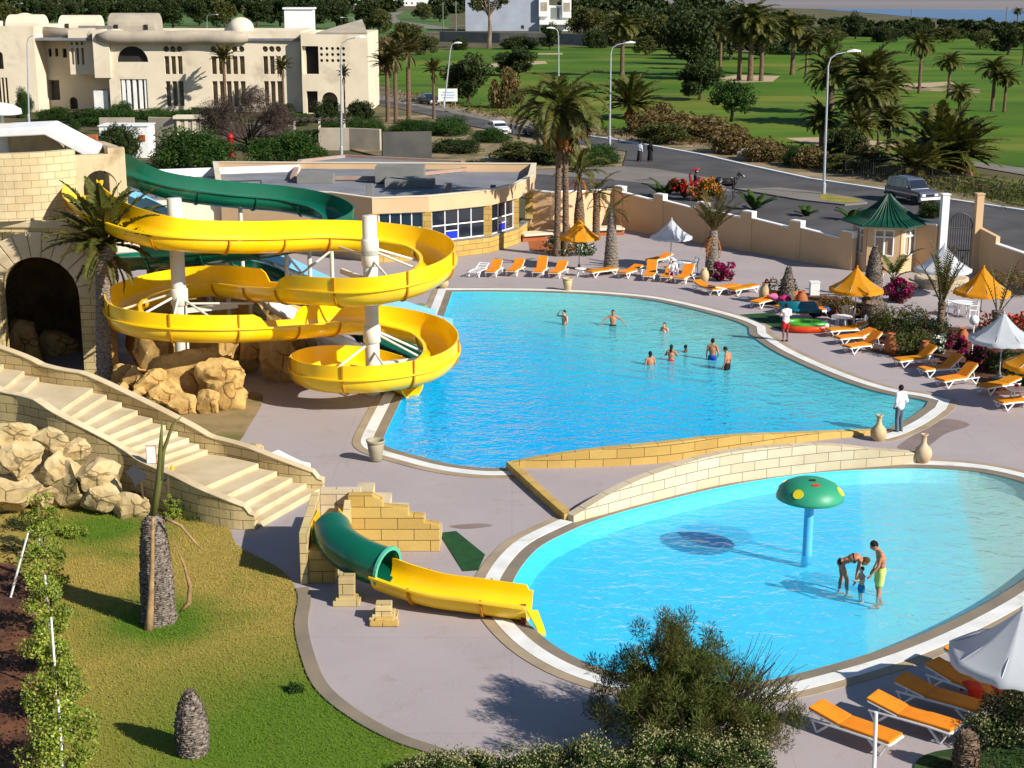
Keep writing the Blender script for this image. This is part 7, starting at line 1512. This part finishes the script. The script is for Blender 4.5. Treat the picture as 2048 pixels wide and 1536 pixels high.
# hotel and resort shrubs
G = 'shrubs of the hotel gardens'
for a in [('large dark green shrub behind the green slide start', 385, 338, 262, 'gbush', 205), ('second large green shrub right of the first behind slides', 575, 336, 268, 'gbush', 185), ('dark round shrub before the white hut', 240, 318, 254, 'bush', 90),
          ('bright green shrub left of the hotel porch', 110, 240, 216, 'gbush', 90), ('shrub below the recessed hotel wall', 165, 245, 222, 'bush', 70), ('shrub before the arched hotel opening', 245, 240, 205, 'gbush', 60), ('low shrub row below the hotel columns', 310, 236, 218, 'gbush', 110), ('shrub row below hotel windows', 400, 236, 216, 'bush', 90), ('shrub left of hotel doorway', 560, 236, 208, 'bush', 70), ('dark shrub right of the hotel doorway', 655, 244, 200, 'bush', 64), ('shrub at the hotel tower corner', 720, 242, 204, 'bush', 60), ('thin shrub before hotel left wall', 50, 235, 180, 'gbush', 40),
          ('pale green shrub by the garden pavilion', 150, 262, 240, 'gbush', 30), ('hedge shrub below the pergola', 620, 282, 262, 'bush', 70), ('long green hedge below the hotel arch', 215, 248, 218, 'gbush', 150), ('green hedge under the hotel middle windows', 350, 248, 222, 'gbush', 130), ('hedge below the hotel at the left column group', 430, 252, 224, 'gbush', 120), ('green hedge left of the hotel doorway steps', 590, 250, 226, 'gbush', 90), ('hedge before the hotel end tower lamp', 690, 262, 236, 'gbush', 120), ('green ground cover behind the tall cement wall', 830, 262, 240, 'gbush', 130), ('hedge left of hotel road palms', 745, 268, 240, 'gbush', 80), ('green bush left of the white hut', 150, 300, 262, 'gbush', 90), ('olive hedge before garden walls', 560, 300, 272, 'olive', 120), ('green shrub right of the dark cement wall', 900, 272, 236, 'gbush', 110), ('low hedge right of the cement wall', 910, 306, 280, 'bush', 120), ('brown green hedge before the twin palm', 1040, 326, 286, 'olive', 110), ('green hedge at the verge end', 1195, 330, 292, 'gbush', 110), ('dark hedge between them at the verge', 1110, 330, 288, 'bush', 110), ('shrub by the pavement corner', 950, 346, 322, 'bush', 60), ('pale shrub behind cement wall', 980, 286, 258, 'gbush', 90), ('green clump right of the kiosk wall', 1862, 435, 405, 'bush', 60)]:
    tree(*a, grp=G)
bb = thing('bare_shrub', 'bare grey twiggy shrub in the hotel garden', 'shrub', P(495, 300)); hb_ = HT(495, 300, 192)
b = MB(); rnd.seed(4)
for i in range(46):
    a = rnd.uniform(0, 2 * pi); e = rnd.uniform(.25, 1.2); L = hb_ * rnd.uniform(.7, 1.0); p0 = V((0, 0, .6)); m = p0 + V((math.cos(a) * math.cos(e), math.sin(a) * math.cos(e), math.sin(e))) * L * .5; q = m + V((math.cos(a + .4) * math.cos(e * .8), math.sin(a + .4) * math.cos(e * .8), math.sin(e * .8))) * L * .5
    b.tube([(0, 0, 0), p0, m, q], [.22, .16, .06, .02], 5)
b.build('branches', L_grey, bb); cards('twigs', clumps(15000, (hb_ * .95, hb_ * .7, hb_ * .5), 40, hb_ * .22, (0, 0, hb_ * .6), .6, -.5), .5, L_grey, bb, .07)
# flowering shrubs
def flower(lab, px, pyb, pyt, wpx, leaf, bloom, share=.45, n=1600, size=.13, z=0):
    s = ppm(pyb); h = HT(px, pyb, pyt) ; w = wpx / s / 2; t = thing('flowering_shrub', lab, 'shrub', P(px, pyb))
    c = clumps(n, (w, w * .8, h * .5), 18, w * .35, (0, 0, h * .5), .5, -.9); c[:, 2] = np.abs(c[:, 2])
    k = int(n * (1 - share)); cards('foliage', c[:k], size * 1.1, leaf, t, .6); d = c[k:].copy(); d[:, :2] *= 1.06; d[:, 2] *= 1.08; cards('blossom', d, size, bloom, t, .8); return t
flower('magenta bougainvillea right of the tied palm', 1446, 562, 527, 44, L_dark, L_mag, .75); flower('magenta bougainvillea below the four frond palm', 1796, 604, 562, 56, L_dark, L_mag, .65); flower('red flowering shrub behind the planting bed at right', 2005, 668, 628, 110, L_dark, L_red, .5)
flower('magenta flowers beside the globe lamp', 1912, 722, 672, 40, L_dark, L_mag, .5); flower('pink flowers behind the right hand lounger row', 1965, 738, 694, 70, L_green, L_mag, .35); flower('red hibiscus bush behind the boundary wall', 1358, 398, 352, 34, L_dark, L_red, .6, 1400, .2); flower('orange flowering bush behind the boundary wall', 1418, 402, 362, 62, L_green, L_oran, .55, 1400, .2)
flower('white flowering shrub at the foot of the twin palm', 1138, 508, 474, 96, L_green, L_white, .18, 2200, .13); flower('dark leafy planting among the jars', 1560, 606, 558, 70, L_dark, L_red, .15, 1300); flower('white flowers by the green rope post', 1878, 706, 672, 40, L_green, L_white, .35, 900)
for px, pyb, pyt, w, lab in ((1800, 664, 612, 130, 'dark rounded hedge in the planting bed'), (1850, 690, 640, 120, 'hedge at the middle of the planting bed'), (1740, 650, 606, 60, 'low hedge under the kiosk parasol'), (1830, 712, 668, 90, 'bushy hedge behind the orange jars'), (2010, 745, 700, 100, 'dark hedge behind the right hand loungers'), (2040, 770, 715, 70, 'dark hedge at the right edge by loungers'), (1670, 628, 594, 90, 'purple brown shrub behind the beach bags'), (2010, 590, 545, 110, 'dry shrub below the boundary wall at right')):
    s = ppm(pyb); h = HT(px, pyb, pyt); wv = w / s / 2; t = thing('shrub', lab, 'shrub', P(px, pyb), group='hedges of the poolside planting bed'); c = clumps(3000, (wv, wv * .7, h * .5), 26, wv * .3, (0, 0, h * .5), .5, -.9); c[:, 2] = np.abs(c[:, 2]); cards('foliage', c, .11, L_brown if 'dry' in lab or 'purple' in lab else (L_olive if 'jars' in lab or 'rounded' in lab else L_dark), t, .5)
# agave and banana like plants behind the wall
for px, pyb, pyt, lab, nf in ((1330, 396, 346, 'spiky green plant left of the red hibiscus', 11), (1508, 420, 372, 'broad leaved green plant above the boundary wall', 9), (1612, 432, 408, 'low yellowish agave above the boundary wall', 8), (1700, 440, 405, 'small spiky plant left of the kiosk roof', 6)):
    h = HT(px, pyb, pyt); t = thing('spiky_plant', lab, 'plant', P(px, pyb)); b = MB(); rnd.seed(px)
    for i in range(nf):
        az = i * 2.4; e = rnd.uniform(.5, 1.3); rg = []
        for k in range(7):
            q = k / 6; r = h * q * math.cos(e - q * .4) * 1.1; z = h * q * math.sin(e) * (1.1 - .3 * q * q); w = .28 * math.sin(pi * (q * .85 + .12)) + .01
            rg.append([(r * math.cos(az) - w * math.sin(az) * s, r * math.sin(az) + w * math.cos(az) * s, z - abs(s) * -.05) for s in (-1, 0, 1)])
        b.loft(rg, False)
    b.build('leaves', L_green, t, True, solid=.02)
# ---- foreground
nr = np.random.default_rng(77)
fb = thing('casuarina_bush', 'big dark feathery bush in front of the paddling pool', 'bush', P(1376, 1505))
b = MB(); tips = []; rnd.seed(12)
for i in range(30):
    a = rnd.uniform(0, 2 * pi); e = rnd.uniform(.35, 1.35); L = rnd.uniform(1.5, 2.6) * (1 if e > .6 else 1.05); d = V((math.cos(a) * math.cos(e), math.sin(a) * math.cos(e), math.sin(e))); p = V((0, 0, .1)); pts = [p.copy()]
    for k in range(6):
        p = p + d * L / 6; d = (d + V((rnd.uniform(-.2, .2), rnd.uniform(-.2, .2), rnd.uniform(-.05, .2)))).normalized(); pts.append(p.copy())
    b.tube(pts, [.07 * (1 - k / 7.2) for k in range(7)], 5); tips.append(pts)
# sparse bare twigs on the right hand side
for i in range(60):
    a = rnd.uniform(-.7, .7); e = rnd.uniform(.3, 1.15); L = rnd.uniform(1.0, 1.7); d = V((math.cos(a) * math.cos(e), math.sin(a) * math.cos(e), math.sin(e))); p = V((1.0 + rnd.uniform(-.3, .5), rnd.uniform(-.5, .5), .7 + rnd.uniform(-.2, .5))); pts = [p.copy()]
    for k in range(4): p = p + d * L / 4; d = (d + V((rnd.uniform(-.15, .15), 0, rnd.uniform(0, .25)))).normalized(); pts.append(p.copy())
    b.tube(pts, [.014, .011, .008, .006, .004], 4)
b.build('branches', M('dark bark', hx(84, 66, 46, .5), None, 4, .9), fb)
# needle sprays: clumps denser on the left, thinning on the right
cl = []
for (cx, cz, rx, rz, n) in [(-.35, 2.0, .55, .55, 30), (-.05, 1.75, .9, .6, 40), (-1.15, 1.55, .6, .45, 26), (.45, 1.6, .7, .6, 28), (-1.3, .9, .75, .5, 34), (-.4, .95, 1.1, .6, 44), (.6, .9, .9, .6, 36), (1.4, 1.05, .8, .5, 20), (1.9, .85, .55, .35, 12), (0, .5, 1.4, .35, 26), (1.3, .55, .8, .3, 16), (-.3, 2.35, .3, .25, 8)]:
    for i in range(n): cl.append((cx + nr.normal() * rx * .5, nr.normal() * .75, cz + nr.normal() * rz * .5))
cl = np.array(cl); n = 74000; idx = nr.integers(0, len(cl), n); e = nr.normal(size=(n, 3)); e /= np.linalg.norm(e, axis=1)[:, None]; e *= nr.uniform(.1, 1, (n, 1)) ** .6 * .28
pts = cl[idx] + e; nn = np.tile(np.array([0.0, 0, 1.0]), (n, 1)) * .4 + e * 3
cards('foliage', pts, .12, L_pine, fb, .14, normals_=nn); fb.scale = (.94, 1.0, 1.09)
def blossom_hedge(lab, segs, n, mat1, mat2, size=.06, nm='flowering_hedge'):
    c = []
    for (px, pyb, pyt, w) in segs:
        g_ = P(px, pyb); h = max(.35, D(px, pyt, g_.y).z); s = ppm(pyb); wv = w / s / 2; q = clumps(int(n / len(segs)), (wv, .55, h * .5), 26, .28, (g_.x, g_.y, h * .5), .5, -.9); q[:, 2] = np.abs(q[:, 2]); c.append(q)
    c = np.concatenate(c); t = thing(nm, lab, 'hedge', (0, 0, 0)); k = int(len(c) * .66); pm_ = nr.permutation(len(c)); cards('foliage', c[pm_[:k]], size * 1.25, mat1, t, .5); d = c[pm_[k:]].copy(); d[:, 2] *= 1.08; d[:, 2] += .04; cards('blossom', d, size, mat2, t, .6); return t
blossom_hedge('cream flowered hedge along the bottom edge', [(860, 1575, 1526, 150), (960, 1585, 1512, 180), (1080, 1590, 1506, 180), (1190, 1590, 1492, 180), (1300, 1580, 1474, 180), (1400, 1575, 1458, 180), (1480, 1580, 1474, 120)], 60000, L_green, L_cream, .052)
blossom_hedge('cream flowered shrub at the right edge beside loungers', [(2030, 1470, 1372, 110), (2075, 1500, 1370, 120)], 9000, L_dark, L_cream); blossom_hedge('low flowering shrub below the right hand loungers', [(1985, 1490, 1432, 90)], 2600, L_green, L_cream, nm='flowering_shrub')
# climbing vine row at left on the white stakes
vt = []
for i, (px, pyb, pyt, w, n) in enumerate([(88, 1112, 985, 80, 2200), (98, 1190, 1080, 90, 2600), (104, 1270, 1160, 90, 2600), (108, 1350, 1240, 100, 3000), (116, 1440, 1310, 120, 3600), (128, 1560, 1400, 140, 4400)]):
    g_ = P(px, pyb); h = D(px, pyt, g_.y).z; wv = w / ppm(pyb) / 2; t = thing('climbing_plant', ['top vine of the row beside the flower bed', 'second vine down beside the leaning stake', 'third vine down the white stake row', 'fourth vine down the white stake row', 'fifth vine down with dense pale leaves', 'nearest vine at the bottom left edge'][i], 'vine', g_, group='vines along the lawn edge')
    c = clumps(n, (wv, wv * .9, h * .5), 22, wv * .4, (0, 0, h * .5), .45, -.95); c[:, 2] = np.abs(c[:, 2]); cards('foliage', c[: int(n * .85)], .085, L_vine, t, .55); cards('blossom', c[int(n * .85):] * np.array([1.08, 1.08, 1.0]), .05, L_cream, t, .7); MB().tube([(0, 0, 0), (.05, .02, h * .5), (0, 0, h * .9)], [.03, .022, .01], 6).build('stem', m_bark, t)
# ground plants by the rocks
for px, pyb, pyt, w, mat, lab in ((40, 1012, 960, 150, L_green, 'low green ground plants at the photo left edge'), (205, 1030, 985, 50, L_olive, 'small bushy plant left of the tall palm stump'), (270, 1010, 985, 90, L_green, 'green plants under the dark cloth'), (400, 1040, 1005, 110, L_green, 'green ground plants along the stair wall foot'), (150, 1075, 1045, 60, L_vine, 'pale weed clump in the grass'), (60, 1060, 1020, 130, L_dark, 'dark shrubs beside the top vine'), (345, 1045, 985, 40, L_vine, 'thin weed beside the yellow flower'), (590, 1385, 1368, 30, L_green, 'tuft of grass at lawn kerb'), (455, 810, 780, 40, L_green, 'weeds at the foot of the big boulder'), (280, 825, 800, 110, L_green, 'grass tufts below the small boulders')):
    s = ppm(pyb); h = HT(px, pyb, pyt); wv = w / s / 2; t = thing('ground_plant', lab, 'plant', P(px, pyb)); c = clumps(1500, (wv, wv * .6, h * .5), 24, max(.1, wv * .22), (0, 0, h * .45), .3, -.9); c[:, 2] = np.abs(c[:, 2]); cards('foliage', c, .08, mat, t, .4)
# mown grass blades on the front lawn
lawn_poly = [(p.x, p.y) for p in PG([(110, 1010), (280, 985), (380, 1010)]) + lawn_edge + PG([(970, 1600), (140, 1600), (90, 1420), (84, 1250), (80, 1150)])]
def inside(x, y):
    c = False; j = len(lawn_poly) - 1
    for i in range(len(lawn_poly)):
        xi, yi = lawn_poly[i]; xj, yj = lawn_poly[j]
        if (yi > y) != (yj > y) and x < (xj - xi) * (y - yi) / (yj - yi) + xi: c = not c
        j = i
    return c
gp = []
while len(gp) < 60000:
    x = rnd.uniform(-14.5, 0); y = rnd.uniform(28.5, 50)
    if inside(x, y): gp.append((x, y, .05 + rnd.uniform(0, .02)))
gn = np.zeros((len(gp), 3)); gn[:, 2] = 1.0
def grassmat():
    return lawnmat('lawn grass blades', 1.08)
def grassmat_old():
    t = NT('lawn grass blades'); t.b.inputs['Roughness'].default_value = .7; t.b.inputs['Specular IOR Level'].default_value = .2
    v = t.coord('Object'); g = t.add('NewGeometry'); c = t.mix(t.ramp(t.noise(v, .17, 4, .6), .42, .6), hx(196, 164, 70, .66), hx(110, 150, 38, .6)); c = t.mix(g.outputs['Random Per Island'], c, t.mix(.12, c, hx(100, 100, 36, .55))); t.col(c); return t.m
stuff(cards('lawn_grass', np.array(gp), .05, grassmat(), None, .3, normals_=gn), 'short worn turf covering the front lawn', 'grass')
sp = []
while len(sp) < 2600:
    x = rnd.uniform(-15.5, -9); y = rnd.uniform(28.5, 43)
    if not inside(x, y) and x < -9.6: sp.append((x, y, .06))
stuff(cards('soil_clods', np.array(sp), .09, leafmat('clods', hx(120, 76, 50, .55), hx(80, 52, 34, .5)), None, .8), 'red brown clods on the bare garden soil', 'soil')
vp = []
vg = [(p.x, p.y) for p in PG([(800, 190), (980, 228), (1260, 272), (1400, 286), (1560, 302), (1760, 350), (2048, 392)])]
for i in range(len(vg) - 1):
    for k in range(520):
        q = rnd.random(); vp.append((vg[i][0] + (vg[i + 1][0] - vg[i][0]) * q + rnd.gauss(0, 2.0), vg[i][1] + (vg[i + 1][1] - vg[i][1]) * q + rnd.gauss(0, 2.4), rnd.uniform(.1, .5)))
stuff(cards('verge_grass', np.array(vp), .55, L_dry, None, .25), 'dry tufted grass along the sandy roadside verge', 'grass')
rp_ = []
bk = [(p.x, p.y) for p in PG([(1880, 364), (1960, 380), (2048, 396), (2140, 412)])]
for i in range(len(bk) - 1):
    for k in range(900):
        q = rnd.random(); rp_.append((bk[i][0] + (bk[i + 1][0] - bk[i][0]) * q + rnd.gauss(0, 2.2), bk[i][1] + (bk[i + 1][1] - bk[i][1]) * q + rnd.gauss(0, 2.6), rnd.uniform(.1, .4)))
cg = []
for k in range(5000): cg.append((rnd.uniform(8.3, 11.6), rnd.uniform(28.2, 30.6), .05))
cg = [q for q in cg if q[0] > 8.9 + (30.6 - q[1]) * -.1 and q[1] < 29.9 + (q[0] - 9) * .22]
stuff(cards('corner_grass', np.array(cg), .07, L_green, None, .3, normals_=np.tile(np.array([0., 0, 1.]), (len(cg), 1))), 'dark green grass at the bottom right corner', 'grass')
stuff(cards('bank_grass', np.array(rp_), .4, leafmat('meadow grass', hx(120, 128, 40, .55), hx(84, 100, 30, .5)), None, .25), 'long yellow green grass behind the wire fence', 'grass')
# ================================================================ LIGHT, SKY, CAMERA
AZ, EL = math.radians(-34), math.radians(32)          # direction towards the sun, seen from above, anticlockwise from +x
sd = V((math.cos(AZ) * math.cos(EL), math.sin(AZ) * math.cos(EL), math.sin(EL)))
ld = bpy.data.lights.new('sun', 'SUN'); ld.energy = 5.0; ld.angle = math.radians(.5); ld.color = (1.0, .95, .86)
lo = bpy.data.objects.new('sun', ld); COL.objects.link(lo); lo.rotation_euler = (-sd).to_track_quat('-Z', 'Y').to_euler(); lo.location = (60, -60, 80)
w = bpy.data.worlds.new('World'); SC.world = w; w.use_nodes = True
sk = w.node_tree.nodes.new('ShaderNodeTexSky'); sk.sky_type = 'NISHITA'; sk.sun_disc = False; sk.sun_elevation = EL; sk.sun_rotation = pi / 2 - AZ; sk.air_density = 1.0; sk.dust_density = 0.0; sk.ozone_density = 3.0
w.node_tree.links.new(sk.outputs[0], w.node_tree.nodes['Background'].inputs[0]); w.node_tree.nodes['Background'].inputs[1].default_value = .07
cd = bpy.data.cameras.new('camera'); cd.sensor_width = 36; cd.lens = F / 2048 * 36; cd.clip_end = 6000; cd.clip_start = .5
co = bpy.data.objects.new('camera', cd); COL.objects.link(co); co.location = (0, 0, H); co.rotation_euler = (pi / 2 - PHI, 0, 0); SC.camera = co
SC.view_settings.view_transform = 'Standard'; SC.view_settings.look = 'None'; SC.view_settings.exposure = .58; SC.view_settings.gamma = 1
SC.render.resolution_x, SC.render.resolution_y = 1024, 768
SC.cycles.max_bounces = 6; SC.cycles.transparent_max_bounces = 12
